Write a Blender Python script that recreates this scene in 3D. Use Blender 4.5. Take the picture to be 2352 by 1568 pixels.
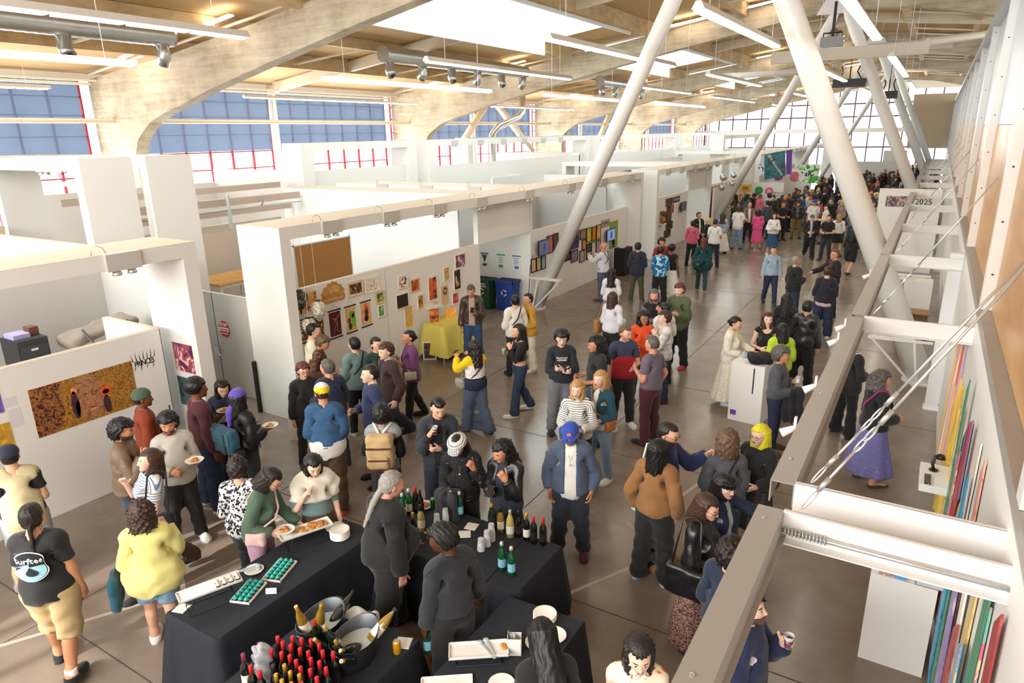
import bpy, bmesh, math, random
import numpy as np
from mathutils import Vector, Matrix
random.seed(7); np.random.seed(7)
SC = bpy.context.scene
for _o in list(bpy.data.objects): bpy.data.objects.remove(_o)
# ------------------------------------------------------------------ camera, sky, lights, exposure
CAMZ = 4.8; YAW, PIT, ROL, FPX = 0.55111, 0.29753, -0.01814, 1553.2
_c = bpy.data.cameras.new('camera'); CAM = bpy.data.objects.new('camera', _c); SC.collection.objects.link(CAM); SC.camera = CAM
_c.sensor_width = 36; _c.lens = FPX * 36 / 2352; _c.clip_end = 400; _c.clip_start = .05
_f = Vector((-math.sin(YAW) * math.cos(PIT), math.cos(YAW) * math.cos(PIT), -math.sin(PIT))); _r0 = Vector((math.cos(YAW), math.sin(YAW), 0)); _u0 = _r0.cross(_f)
_r = _r0 * math.cos(ROL) + _u0 * math.sin(ROL); _u = _u0 * math.cos(ROL) - _r0 * math.sin(ROL)
CAM.matrix_world = Matrix(((_r.x, _u.x, -_f.x, 0), (_r.y, _u.y, -_f.y, 0), (_r.z, _u.z, -_f.z, CAMZ), (0, 0, 0, 1)))
_w = bpy.data.worlds.new('sky'); SC.world = _w; _w.use_nodes = True; _n = _w.node_tree; _bg = _n.nodes['Background']
_bg.inputs[0].default_value = (.86, .93, 1.0, 1); _bg.inputs[1].default_value = 2.6
def area(name, loc, rot, sx, sy, power, col=(1, 1, 1)):
 l = bpy.data.lights.new(name, 'AREA'); l.shape = 'RECTANGLE'; l.size = sx; l.size_y = sy; l.energy = power; l.color = col
 o = bpy.data.objects.new(name, l); SC.collection.objects.link(o); o.location = loc; o.rotation_euler = rot; return o
for _k in range(5): area('skylight_daylight', (-14.45, 15.6 + 17.87 * (_k - 1) + 8.05, 10.3), (0, 0, 0), 4.0, 13.0, 520, (.95, .98, 1))
for _k in range(5): area('window_daylight', (-29.0, 15.6 + 17.87 * (_k - 1) + 9, 4.0), (0, math.radians(-90), 0), 5.5, 16, 1500, (.97, .99, 1))
area('end_window_daylight', (-9, 92.5, 5), (math.radians(-90), 0, 0), 30, 7, 2500, (.97, .99, 1))
area('near_fill_light', (-10, -7.9, 5.6), (math.radians(78), 0, 0), 26, 7, 5600, (1, .99, .97))  # added soft fill from behind the camera, set before the unseen near wall
_s = bpy.data.lights.new('sun', 'SUN'); _s.energy = 5.0; _s.angle = .012; _s.color = (1, .95, .88); SUN = bpy.data.objects.new('sun', _s); SC.collection.objects.link(SUN); SUN.rotation_euler = Vector((.2, 1, -.55)).to_track_quat('-Z', 'Y').to_euler()
SC.view_settings.view_transform = 'Standard'; SC.view_settings.look = 'None'; SC.view_settings.exposure = 0.42; SC.view_settings.gamma = 1; SC.view_settings.use_curve_mapping = False
SC.cycles.max_bounces = 8; SC.cycles.diffuse_bounces = 4; SC.cycles.glossy_bounces = 3; SC.cycles.transparent_max_bounces = 12; SC.cycles.caustics_reflective = False; SC.cycles.caustics_refractive = False; SC.cycles.sample_clamp_indirect = 6
# ------------------------------------------------------------------ materials (all procedural)
def lin(h):
 if isinstance(h, (tuple, list)): return tuple(h)
 h = h.lstrip('#'); c = [int(h[i:i + 2], 16) / 255 for i in (0, 2, 4)]
 return tuple(v / 12.92 if v <= .04045 else ((v + .055) / 1.055) ** 2.4 for v in c)
MATS = {}
class NT:
 def __init__(s, name):
  s.m = bpy.data.materials.new(name); s.m.use_nodes = True; s.t = s.m.node_tree; s.n = s.t.nodes
  s.b = s.n['Principled BSDF']; s.out = s.n['Material Output']
 def N(s, typ, **k):
  n = s.n.new('ShaderNode' + typ)
  for a, v in k.items():
   if a.startswith('i_'): n.inputs[a[2:].replace('_', ' ')].default_value = v
   elif a.startswith('n_'): n.inputs[int(a[2:])].default_value = v
   else: setattr(n, a, v)
  return n
 def L(s, a, b): s.t.links.new(a, b)
 def math(s, op, a, b=None, c=None):
  n = s.n.new('ShaderNodeMath'); n.operation = op
  for i, v in enumerate((a, b, c)):
   if v is None: continue
   if isinstance(v, (int, float)): n.inputs[i].default_value = v
   else: s.L(v, n.inputs[i])
  return n.outputs[0]
 def mix(s, f, a, b):
  n = s.n.new('ShaderNodeMix'); n.data_type = 'RGBA'
  for sock, v in ((n.inputs[0], f), (n.inputs[6], a), (n.inputs[7], b)):
   if isinstance(v, (int, float)): sock.default_value = v
   elif isinstance(v, (tuple, list)): sock.default_value = (*v[:3], 1)
   else: s.L(v, sock)
  return n.outputs[2]
 def coord(s, kind='Object'):
  if kind == 'rest': return s.N('Attribute', attribute_name='rest').outputs['Vector']
  return s.N('TexCoord').outputs[kind]
 def noise(s, v, scale, detail=4, rough=.5, out=0):
  n = s.N('TexNoise', i_Scale=scale, i_Detail=detail, i_Roughness=rough); s.L(v, n.inputs['Vector']); return n.outputs[out]
 def ramp(s, f, *st):
  n = s.N('ValToRGB'); e = n.color_ramp.elements
  while len(e) < len(st): e.new(.5)
  for k, (p, c) in enumerate(st): e[k].position = p; e[k].color = (*c, 1) if len(c) == 3 else c
  s.L(f, n.inputs[0]); return n.outputs[0]
 def bump(s, h, strength=.2, dist=.01):
  n = s.N('Bump', i_Strength=strength, i_Distance=dist); s.L(h, n.inputs['Height']); s.L(n.outputs[0], s.b.inputs['Normal'])
 def base(s, c):
  if isinstance(c, (tuple, list)): s.b.inputs['Base Color'].default_value = (*c[:3], 1)
  else: s.L(c, s.b.inputs['Base Color'])
 def set(s, **k):
  for a, v in k.items(): s.b.inputs[a.replace('_', ' ')].default_value = v
  return s
def plain(name, col, rough=.55, metal=0., vary=.06, scale=6, bump=0., spec=.5, coat=0., trans=0., emit=None, es=0., alpha=1):
 key = ('plain', name)
 if key in MATS: return MATS[key]
 m = NT(name); c = lin(col); v = m.coord()
 if vary:
  n = m.noise(v, scale, 4); m.base(m.mix(n, tuple(k * (1 - vary) for k in c), tuple(min(1, k * (1 + vary)) for k in c)))
 else: m.base(c)
 if bump: m.bump(m.noise(v, scale * 6, 3), bump, .004)
 m.set(Roughness=rough, Metallic=metal, Specular_IOR_Level=spec, Coat_Weight=coat, Transmission_Weight=trans, Alpha=alpha)
 if emit: m.b.inputs['Emission Color'].default_value = (*lin(emit), 1); m.b.inputs['Emission Strength'].default_value = es
 MATS[key] = m.m; return m.m
PAL = dict(black='#17181b', ink='#101114', charcoal='#2b2d31', grey='#6d7075', lgrey='#a9acae', dgrey='#46484c', white='#e9e8e4', cream='#e4ddc6', navy='#1c2540', blue='#2c4f86', denim='#33507c', ldenim='#7f9cb8', jean='#27364f', djean='#1f2836', brown='#4d3524', tan='#a37a4c', khaki='#b79f72', olive='#4d5137', green='#4a6350', sage='#7d9079', dgreen='#12352c', teal='#1e5468', red='#b32330', maroon='#4c1824', pink='#d9748a', rose='#c85b74', hotpink='#e0568f', orange='#e4541c', rust='#8d3a1a', yellow='#e8c51c', lemon='#e9e08f', mustard='#bf8f2f', purple='#5a4bb0', plum='#74406f', mauve='#6b6070', lilac='#c49bb6', sky='#9fb4c8', bluegrey='#4d5a72', tealgrey='#6f8788', neon='#b5d32a', taupe='#7a6552', cobalt='#2346a8', skin='#d9a98a')
def mat_of(spec):
 if spec in MATS: return MATS[spec]
 if isinstance(spec, str):
  kind, c, rest = 'cloth', spec, ()
  if ':' in spec: kind, c = spec.split(':')[:2]; rest = spec.split(':')[2:]
 col = lin(PAL.get(c, c)); m = NT('fabric_' + spec.replace(':', '_').replace('#', '')); v = m.coord('rest')
 def two(k): return lin(PAL.get(rest[k], rest[k]))
 n = m.noise(v, 7, 3); dark = tuple(k * .80 for k in col); lite = tuple(min(1, k * 1.16 + .004) for k in col); base = m.mix(n, dark, lite)
 sp = m.N('SeparateXYZ'); m.L(v, sp.inputs[0]); X, Y, Z = sp.outputs; rough = .85; bs = .25
 if kind == 'leather': rough = .34; base = m.mix(m.noise(v, 30, 3), dark, lite); m.set(Specular_IOR_Level=.6)
 elif kind == 'denim': base = m.mix(m.noise(v, 14, 4), tuple(k * .62 for k in col), tuple(min(1, k * 1.35) for k in col))
 elif kind == 'puff': rough = .55
 elif kind == 'rubber': rough = .5
 elif kind in ('stripe', 'vstripe'):
  per = float(rest[1]); duty = float(rest[2]); cc = X if kind == 'vstripe' else Z
  if kind == 'stripe':     # rings round the body, along x on the sleeves
   ax = m.math('ABSOLUTE', X); cc = m.math('ADD', m.math('MULTIPLY', Z, m.math('LESS_THAN', ax, .225)), m.math('MULTIPLY', ax, m.math('GREATER_THAN', ax, .225)))
  base = m.mix(m.math('LESS_THAN', m.math('FRACT', m.math('DIVIDE', cc, per)), duty), base, two(0))
 elif kind == 'plaid':
  per = float(rest[1]); a = m.math('LESS_THAN', m.math('FRACT', m.math('DIVIDE', X, per)), .35); b = m.math('LESS_THAN', m.math('FRACT', m.math('DIVIDE', Z, per)), .35)
  base = m.mix(m.math('MULTIPLY', m.math('ADD', a, b), .5), base, two(0))
 elif kind in ('floral', 'spots', 'leopard'):
  sc = float(rest[1]); vo = m.N('TexVoronoi', i_Scale=sc); w = m.N('TexNoise', i_Scale=sc * .8, i_Detail=3); m.L(v, w.inputs['Vector'])
  vm = m.N('VectorMath', operation='MULTIPLY_ADD'); m.L(w.outputs['Color'], vm.inputs[0]); vm.inputs[1].default_value = (.06, .06, .06); m.L(v, vm.inputs[2]); m.L(vm.outputs[0], vo.inputs['Vector'])
  th = float(rest[2]) if len(rest) > 2 else .35; f = m.math('LESS_THAN', vo.outputs['Distance'], th); col2 = two(0)
  if len(rest) > 3: col2 = m.mix(m.math('GREATER_THAN', m.noise(v, sc * .35, 2), .52), col2, two(3))
  base = m.mix(f, base, col2)
 elif kind in ('band', 'yoke'):      # band: colours change at heights; spec band:low:c2:z1:c3:z2
  base = m.mix(m.math('GREATER_THAN', Z, float(rest[1])), base, two(0))
  if len(rest) > 3: base = m.mix(m.math('GREATER_THAN', Z, float(rest[3])), base, two(2))
 elif kind == 'sleeve':              # body colour, other colour on the sleeves
  base = m.mix(m.math('GREATER_THAN', m.math('ABSOLUTE', X), .20), base, two(0)); rough = .5
 elif kind == 'tiedye':
  base = m.mix(m.math('GREATER_THAN', m.noise(v, 9, 3), .53), base, two(0))
 if kind != 'leather': m.bump(m.noise(v, 22, 3), bs, .012)
 else: m.bump(m.noise(v, 26, 3), .35, .010)
 m.base(base); m.set(Roughness=rough)
 if kind == 'cloth': m.set(Sheen_Weight=.15)
 MATS[spec] = m.m; return m.m
SKIN = dict(light='#e0ae92', pale='#ebc3ad', tan='#c98f6b', med='#b57d58', brown='#7c4d33', dark='#54331f', rosy='#dc9e86')
HAIR = dict(black='#0d0b0b', dark='#1c1411', brown='#3a241a', auburn='#54251a', ash='#5f4a38', blonde='#a98452', lblonde='#cfae72', grey='#8a8580', salt='#54504d', white='#c9c5bd', yellow='#f0d81e')
def hair_mat(c):
 key = ('hair', c)
 if key in MATS: return MATS[key]
 m = NT('hair_' + c); col = lin(HAIR.get(c, c)); v = m.coord('rest'); mp = m.N('Mapping'); mp.inputs['Scale'].default_value = (60, 60, 9); m.L(v, mp.inputs[0])
 n = m.noise(mp.outputs[0], 1.6, 4); m.base(m.mix(n, tuple(k * .45 for k in col), tuple(min(1, k * 1.9 + .005) for k in col))); m.set(Roughness=.42, Specular_IOR_Level=.45); m.bump(n, .6, .010)
 MATS[key] = m.m; return m.m
def skin_mat(tone, hc, beard):
 key = ('skin', tone, hc, beard)
 if key in MATS: return MATS[key]
 m = NT('skin_%s_%s_%d' % (tone, hc, beard)); c = lin(SKIN[tone]); v = m.coord('rest'); sp = m.N('SeparateXYZ'); m.L(v, sp.inputs[0]); X, Y, Z = sp.outputs; ax = m.math('ABSOLUTE', X)
 def ellm(cx, cz, rx, rz, ymax=-.04, soft=None):        # 1 inside an ellipse on the face
  a = m.math('DIVIDE', m.math('SUBTRACT', ax, cx), rx); b = m.math('DIVIDE', m.math('SUBTRACT', Z, cz), rz)
  d = m.math('ADD', m.math('MULTIPLY', a, a), m.math('MULTIPLY', b, b)); f = m.math('LESS_THAN', d, 1.0)
  return m.math('MULTIPLY', f, m.math('LESS_THAN', Y, ymax))
 n = m.noise(v, 9, 3); base = m.mix(n, tuple(k * .88 for k in c), tuple(min(1, k * 1.08) for k in c))
 red = (min(1, c[0] * 1.02), c[1] * .72, c[2] * .70)
 ch = m.math('MULTIPLY', m.math('SUBTRACT', 1.0, m.math('MINIMUM', m.math('ADD', m.math('POWER', m.math('DIVIDE', m.math('SUBTRACT', ax, .045), .028), 2.0), m.math('POWER', m.math('DIVIDE', m.math('SUBTRACT', Z, 1.612), .022), 2.0)), 1.0)), .45)
 base = m.mix(m.math('MULTIPLY', ch, m.math('LESS_THAN', Y, -.03)), base, red)
 hcol = tuple(k * .8 for k in lin(HAIR.get(hc, '#1c1411')))
 if beard: # beard and moustache shading
  bz = m.math('LESS_THAN', Z, 1.604); f = m.math('MULTIPLY', m.math('MULTIPLY', bz, m.math('LESS_THAN', Y, .0)), m.math('GREATER_THAN', Z, 1.535)); f = m.math('MAXIMUM', f, ellm(0, 1.600, .034, .009)); base = m.mix(m.math('MULTIPLY', f, .35 if beard == 1 else .88), base, hcol)
 lip = lin('#a9605a') if tone not in ('brown', 'dark') else lin('#6b3730')
 base = m.mix(m.math('MAXIMUM', ellm(0, 1.590, .0235, .0058, -.08), ellm(0, 1.5805, .019, .0062, -.08)), base, lip)
 base = m.mix(ellm(0, 1.5855, .021, .0013, -.08), base, lin('#5a2c28'))
 base = m.mix(ellm(.033, 1.669, .0185, .0042, -.05), base, hcol)           # brows
 base = m.mix(ellm(.031, 1.646, .0135, .0062, -.06), base, lin('#e8e2dc'))   # eye whites
 base = m.mix(ellm(.031, 1.6465, .0058, .0064, -.06), base, lin('#24160f'))
 base = m.mix(ellm(.031, 1.652, .0150, .0018, -.06), base, lin('#2a1a14'))   # lash line
 m.base(base); m.set(Roughness=.48, Subsurface_Weight=.0, Specular_IOR_Level=.4); MATS[key] = m.m; return m.m
# ------------------------------------------------------------------ mesh helpers
COL = bpy.context.scene.collection
def fast_mesh(name, V, F, smooth=True, rest=None):
 me = bpy.data.meshes.new(name); V = np.asarray(V, np.float32); F = np.asarray(F, np.int32); n, k = F.shape
 me.vertices.add(len(V)); me.vertices.foreach_set('co', V.ravel()); me.loops.add(n * k); me.loops.foreach_set('vertex_index', F.ravel())
 me.polygons.add(n); me.polygons.foreach_set('loop_start', np.arange(0, n * k, k, dtype=np.int32))
 if smooth: me.polygons.foreach_set('use_smooth', np.ones(n, bool))
 me.update(calc_edges=True)
 if rest is not None:
  at = me.attributes.new('rest', 'FLOAT_VECTOR', 'POINT'); at.data.foreach_set('vector', np.asarray(rest, np.float32).ravel())
 return me
def grow(name, V, F, m, parent, rest=None):
 me = fast_mesh(name, V, F, True, rest); me.materials.append(m); o = bpy.data.objects.new(name, me); COL.objects.link(o)
 if parent: o.parent = parent
 return o
# ------------------------------------------------------------------ generic mesh builder
class MB:
 def __init__(s): s.v = []; s.f = []
 def add(s, V, F):
  o = len(s.v); s.v += [tuple(map(float, p)) for p in V]; s.f += [tuple(int(i) + o for i in f) for f in F]; return s
 def box(s, x0, x1, y0, y1, z0, z1):
  return s.add([(x0, y0, z0), (x1, y0, z0), (x1, y1, z0), (x0, y1, z0), (x0, y0, z1), (x1, y0, z1), (x1, y1, z1), (x0, y1, z1)], [(0, 3, 2, 1), (4, 5, 6, 7), (0, 1, 5, 4), (1, 2, 6, 5), (2, 3, 7, 6), (3, 0, 4, 7)])
 def hexa(s, P): return s.add(P, [(0, 3, 2, 1), (4, 5, 6, 7), (0, 1, 5, 4), (1, 2, 6, 5), (2, 3, 7, 6), (3, 0, 4, 7)])
 def beam(s, a, b, w, h, up=(0, 0, 1)):
  a = np.array(a, float); b = np.array(b, float); d = (b - a) / np.linalg.norm(b - a); u = np.array(up, float); r = np.cross(d, u); n = np.linalg.norm(r)
  r = np.array([1., 0, 0]) if n < 1e-6 else r / n; u = np.cross(r, d); r = r * w / 2; u = u * h / 2
  return s.hexa([a - r - u, a + r - u, b + r - u, b - r - u, a - r + u, a + r + u, b + r + u, b - r + u])
 def tube(s, pts, r, n=10, cap=True):
  pts = [np.array(p, float) for p in pts]; rs = r if isinstance(r, (list, tuple)) else [r] * len(pts); V = []; F = []; pu = None
  for i, p in enumerate(pts):
   d = pts[min(i + 1, len(pts) - 1)] - pts[max(i - 1, 0)]; d = d / (np.linalg.norm(d) + 1e-12)
   if pu is None: pu = np.cross(d, [0, 0, 1.] if abs(d[2]) < .9 else [1., 0, 0])
   u = pu - d * (pu @ d); u /= np.linalg.norm(u) + 1e-12; w = np.cross(d, u); pu = u
   for k in range(n): t = 2 * math.pi * k / n; V.append(p + rs[i] * (math.cos(t) * u + math.sin(t) * w))
  for i in range(len(pts) - 1):
   for k in range(n): a = i * n + k; b = i * n + (k + 1) % n; F.append((a, b, b + n, a + n))
  if cap: F.append(tuple(range(n))[::-1]); F.append(tuple((len(pts) - 1) * n + k for k in range(n)))
  return s.add(V, F)
 def lathe(s, prof, c=(0, 0, 0), n=16, cap=True):
  V = []; F = []
  for r, z in prof:
   for k in range(n): t = 2 * math.pi * k / n; V.append((c[0] + r * math.cos(t), c[1] + r * math.sin(t), c[2] + z))
  for i in range(len(prof) - 1):
   for k in range(n): a = i * n + k; b = i * n + (k + 1) % n; F.append((a, b, b + n, a + n))
  if cap: F.append(tuple(range(n))[::-1]); F.append(tuple((len(prof) - 1) * n + k for k in range(n)))
  return s.add(V, F)
 def prism(s, poly, axis, a, b):      # poly: 2d outline; axis 'y': points are (x,z); 'z': (x,y); 'x': (y,z)
  n = len(poly); ar = sum(poly[i][0] * poly[(i + 1) % n][1] - poly[(i + 1) % n][0] * poly[i][1] for i in range(n))
  def P(p, t): return {'y': (p[0], t, p[1]), 'z': (p[0], p[1], t), 'x': (t, p[0], p[1])}[axis]
  V = [P(p, a) for p in poly] + [P(p, b) for p in poly]; F = [tuple(range(n))[::-1], tuple(range(n, 2 * n))] + [(i, (i + 1) % n, n + (i + 1) % n, n + i) for i in range(n)]
  if (ar < 0) != (axis == 'y'): F = [f[::-1] for f in F]
  return s.add(V, F)
 def build(s, name, m, parent=None, smooth=False, loc=None, off=(0, 0, 0), rot=None):
  me = bpy.data.meshes.new(name); V = s.v if off == (0, 0, 0) else [tuple(p[k] - off[k] for k in range(3)) for p in s.v]
  me.from_pydata(V, [], s.f); me.update()
  if smooth: me.polygons.foreach_set('use_smooth', [len(p.vertices) <= 4 for p in me.polygons])
  for q in (m if isinstance(m, (list, tuple)) else [m]): me.materials.append(q)
  o = bpy.data.objects.new(name, me); COL.objects.link(o)
  if parent: o.parent = parent
  if loc is not None: o.location = loc
  if rot is not None: o.rotation_euler = rot
  return o
def tag(o, label=None, cat=None, group=None, kind=None):
 for k, v in (('label', label), ('category', cat), ('group', group), ('kind', kind)):
  if v: o[k] = v
 return o
def thing(name, label, cat, loc=(0, 0, 0), rotz=0, group=None, rot=None):
 o = bpy.data.objects.new(name, None); COL.objects.link(o); o.location = loc; o.rotation_euler = rot or (0, 0, rotz); o.empty_display_size = .1
 return tag(o, label, cat, group)
def share(src, parent=None, loc=None, rot=None, m=None, scale=None):
 o = src.copy(); COL.objects.link(o); o.parent = parent
 if loc is not None: o.location = loc
 if rot is not None: o.rotation_euler = rot
 if scale is not None: o.scale = scale
 if m: o.material_slots[0].link = 'OBJECT'; o.material_slots[0].material = m
 return o
def dup(root, loc, rotz=None, label=None, group=None, mats=None, scale=None):
 r = root.copy(); COL.objects.link(r); r.location = loc
 if rotz is not None: r.rotation_euler = (0, 0, rotz) if not isinstance(rotz, tuple) else rotz
 if scale is not None: r.scale = scale
 if label: r['label'] = label
 if group: r['group'] = group
 def re(o):
  if mats and o.type == 'MESH':
   k = mats.get(o.name.split('.')[0])
   if k: o.material_slots[0].link = 'OBJECT'; o.material_slots[0].material = k
 re(r)
 for ch in list(root.children):
  c = ch.copy(); COL.objects.link(c); c.parent = r; re(c)
  for g in ch.children: d = g.copy(); COL.objects.link(d); d.parent = c; re(d)
 return r
def struct(name, mb, m, parent=None, smooth=False):
 o = mb.build(name, m, parent, smooth)
 if not parent: o['kind'] = 'structure'
 return o
# ------------------------------------------------------------------ surface materials
def m_floor():
 m = NT('polished_concrete'); v = m.coord(); n1 = m.noise(v, .35, 6, .6); n2 = m.noise(v, 2.2, 6, .62); n3 = m.noise(v, 14, 5, .6)
 f = m.math('ADD', m.math('MULTIPLY', n1, .6), m.math('MULTIPLY', n2, .4))
 base = m.ramp(f, (.32, lin('#74685d')), (.50, lin('#85786c')), (.68, lin('#958a7f')))
 m.base(base); r = m.ramp(n1, (.3, (.22,) * 3), (.75, (.30,) * 3)); m.L(r, m.b.inputs['Roughness']); m.set(Specular_IOR_Level=.5, Coat_Weight=.12, Coat_Roughness=.12); m.bump(n3, .04, .003); return m.m
def m_concrete(name='cast_concrete', c0='#8c8069', c1='#b5a78e', c2='#cfc4b0'):
 m = NT(name); v = m.coord(); n = m.noise(v, .8, 7, .65); mp = m.N('Mapping'); mp.inputs['Scale'].default_value = (.6, 2, 7); m.L(v, mp.inputs[0]); n2 = m.noise(mp.outputs[0], 1.0, 5, .6)
 f = m.math('ADD', m.math('MULTIPLY', n, .6), m.math('MULTIPLY', n2, .4)); m.base(m.ramp(f, (.32, lin(c0)), (.5, lin(c1)), (.68, lin(c2)))); m.set(Roughness=.8); m.bump(m.noise(v, 9, 6, .7), .25, .02); return m.m
def m_deck():
 m = NT('wood_wool_deck'); v = m.coord(); n = m.noise(v, 1.1, 5, .6); n2 = m.noise(v, 26, 4, .8); m.base(m.mix(n2, m.mix(n, lin('#a88452'), lin('#c79f68')), lin('#d6b684'))); m.set(Roughness=.9); m.bump(n2, .5, .02); return m.m
def m_wood(name, c0, c1, sc=(2, 14, 14), rough=.4):
 if ('w', name) in MATS: return MATS['w', name]
 m = NT(name); v = m.coord(); mp = m.N('Mapping'); mp.inputs['Scale'].default_value = sc; m.L(v, mp.inputs[0]); n = m.noise(mp.outputs[0], 1.2, 6, .6); m.base(m.ramp(n, (.3, lin(c0)), (.7, lin(c1)))); m.set(Roughness=rough); MATS['w', name] = m.m; return m.m
def m_screen():
 m = NT('mesh_roller_screen'); v = m.coord(); n = m.noise(v, .5, 3); sp = m.N('SeparateXYZ'); m.L(v, sp.inputs[0]); base = m.mix(n, lin('#6d7c99'), lin('#9aa8c2')); m.base(base); m.set(Roughness=.7)
 tr = m.N('BsdfTransparent'); tl = m.N('BsdfTranslucent'); tl.inputs[0].default_value = (*lin('#8e9cba'), 1); a = m.N('MixShader', n_0=.55); m.L(m.b.outputs[0], a.inputs[1]); m.L(tl.outputs[0], a.inputs[2]); b = m.N('MixShader', n_0=.26); m.L(a.outputs[0], b.inputs[1]); m.L(tr.outputs[0], b.inputs[2]); m.L(b.outputs[0], m.out.inputs[0]); return m.m
def m_glass(name='pane_glass', tint='#eaf3f4', f=.12):
 m = NT(name); tr = m.N('BsdfTransparent'); tr.inputs[0].default_value = (*lin(tint), 1); gl = m.N('BsdfGlossy'); gl.inputs['Roughness'].default_value = .05; mx = m.N('MixShader', n_0=f); m.L(tr.outputs[0], mx.inputs[1]); m.L(gl.outputs[0], mx.inputs[2]); m.L(mx.outputs[0], m.out.inputs[0]); return m.m
WHITE = plain('white_gallery_paint', '#ecebe8', .6, vary=.015, scale=1.5); STEEL = plain('white_painted_steel', '#e6e6e4', .38, vary=.02, scale=2); CREAM = plain('cream_painted_steel', '#d9cdb6', .55, vary=.05, scale=1.2)
GREYB = plain('grey_anodised_channel', '#a19d98', .42, .25, vary=.06, scale=3, bump=.03); GALV = plain('galvanised_duct', '#b9bab8', .30, .85, vary=.12, scale=5); PIPE = plain('cream_pipe_paint', '#d8c6ab', .5)
RED = plain('red_mullion_paint', '#b8323c', .5); DARKM = plain('dark_mullion', '#5c3338', .5); BLACKM = plain('black_metal', '#1c1c1e', .45); CHROME = plain('bright_steel', '#cfd1d3', .34, .8, vary=.03)
CONC = m_concrete(); CONCD = m_concrete('shaded_side_concrete', '#8a8078', '#a2988d', '#b8aea2'); DECK = m_deck(); FLOOR = m_floor(); GLASS = m_glass(); SCREEN = m_screen(); PLY = m_wood('tan_wall_panel', '#b98a55', '#d3a570', (.5, .5, 3), .35); TUBE = plain('white_tube_paint', '#efeeea', .30, vary=.015)
LAMP = plain('lit_tube_diffuser', '#ffffff', .5, vary=0, emit='#fff4e2', es=11.0)
# ------------------------------------------------------------------ floor
st = struct('floor', MB().box(-30, 16, -8, 96, -.2, 0), FLOOR)
JOINT = plain('saw_cut_joint', '#4c443d', .9); TAPE = plain('worn_floor_tape', '#b3aaa0', .7)
for k, x in enumerate((-7.35, -4.1, -1.0)): struct('trim_%d' % (1 + k), MB().box(x - .006, x + .006, -2, 92, .0005, .0015), JOINT)
for k, y in enumerate((2.55, 5.55, 9.0, 12.3, 16.5, 21, 26, 33, 42)): struct('trim_%d' % (4 + k), MB().box(-9.4, .58, y - .006, y + .006, .0005, .0016), JOINT)
tp = MB()
for a, b in (((-7.6, 1.6), (-6.0, 4.4)), ((-7.2, 3.9), (-5.4, 2.9)), ((-2.9, 5.4), (-2.1, 6.9)), ((-8.4, 4.6), (-6.2, 5.2)), ((-2.6, 7.2), (-2.25, 8.8))): tp.beam((*a, .0016), (*b, .0016), .05, .001)
struct('trim_13', tp, TAPE)
# ------------------------------------------------------------------ concrete frames and roof
FRY = [15.6 + 17.87 * k for k in range(-1, 5)]
inner = [(-26.45, -.2), (-26.45, 4.35), (-26.2, 4.8), (-25.8, 5.1), (-25.2, 5.45), (-24.2, 5.76), (-23.2, 5.98), (-21.5, 6.42), (-18.5, 7.05), (-14.5, 7.85), (-11.5, 8.40), (-8, 9.0), (-4.4, 9.55), (-1.5, 9.35), (1.2, 8.75), (4, 8.0)]
outer = [(4, 9.75), (1.2, 10.0), (-4.4, 10.35), (-8, 9.85), (-11.1, 9.42), (-13.5, 9.05), (-18.8, 8.25), (-24.2, 7.55), (-28.9, 7.12), (-28.9, 4.6), (-28.9, -.2)]
for k, y in enumerate(FRY):
 w = .50; cf = MB()
 n = len(inner)
 poly = inner + outer
 cf.prism(poly, 'y', y, y + w); o = struct('trim_%d' % (20 + k), cf, CONC); o.name = 'concrete_frame' + ('' if k == 0 else '.%03d' % k)
 for q in (MB().tube([(-28.6, y - .10, 7.28), (-18.8, y - .10, 8.38), (-4.4, y - .10, 10.42)], .05, 6),): q.build('conduit', PIPE, o, True)
def zr(x): return 7.45 + .128 * (x + 28.9) if x < -4.4 else 10.58 - .11 * (x + 4.4)
SKY = [(-16.6, -12.3, y0 + 1.3, y0 + 14.8) for y0 in FRY[1:5]] + [(-16.6, -12.3, FRY[0] + 1.3, FRY[0] + 14.8)]
xs = [-29.6, -23.6, -16.6, -12.3, -8.2, -4.4, 2.0, 9.0, 14.0]
def slab(mb, x0, x1, y0, y1, t=.12, dz=0):
 a, b = zr(x0) + dz, zr(x1) + dz; mb.hexa([(x0, y0, a), (x1, y0, b), (x1, y1, b), (x0, y1, a), (x0, y0, a + t), (x1, y0, b + t), (x1, y1, b + t), (x0, y1, a + t)])
rd = MB(); ysk = sorted({v for s_ in SKY for v in s_[2:]})
for x0, x1 in zip(xs, xs[1:]):
 if (x0, x1) == (-16.6, -12.3):
  ed = [-8] + ysk + [96]
  for i in range(0, len(ed), 2): slab(rd, x0, x1, ed[i], ed[i + 1])
 else: slab(rd, x0, x1, -8, 96)
struct('ceiling', rd, DECK)
wl = MB(); gz = MB(); bars = MB()
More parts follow.
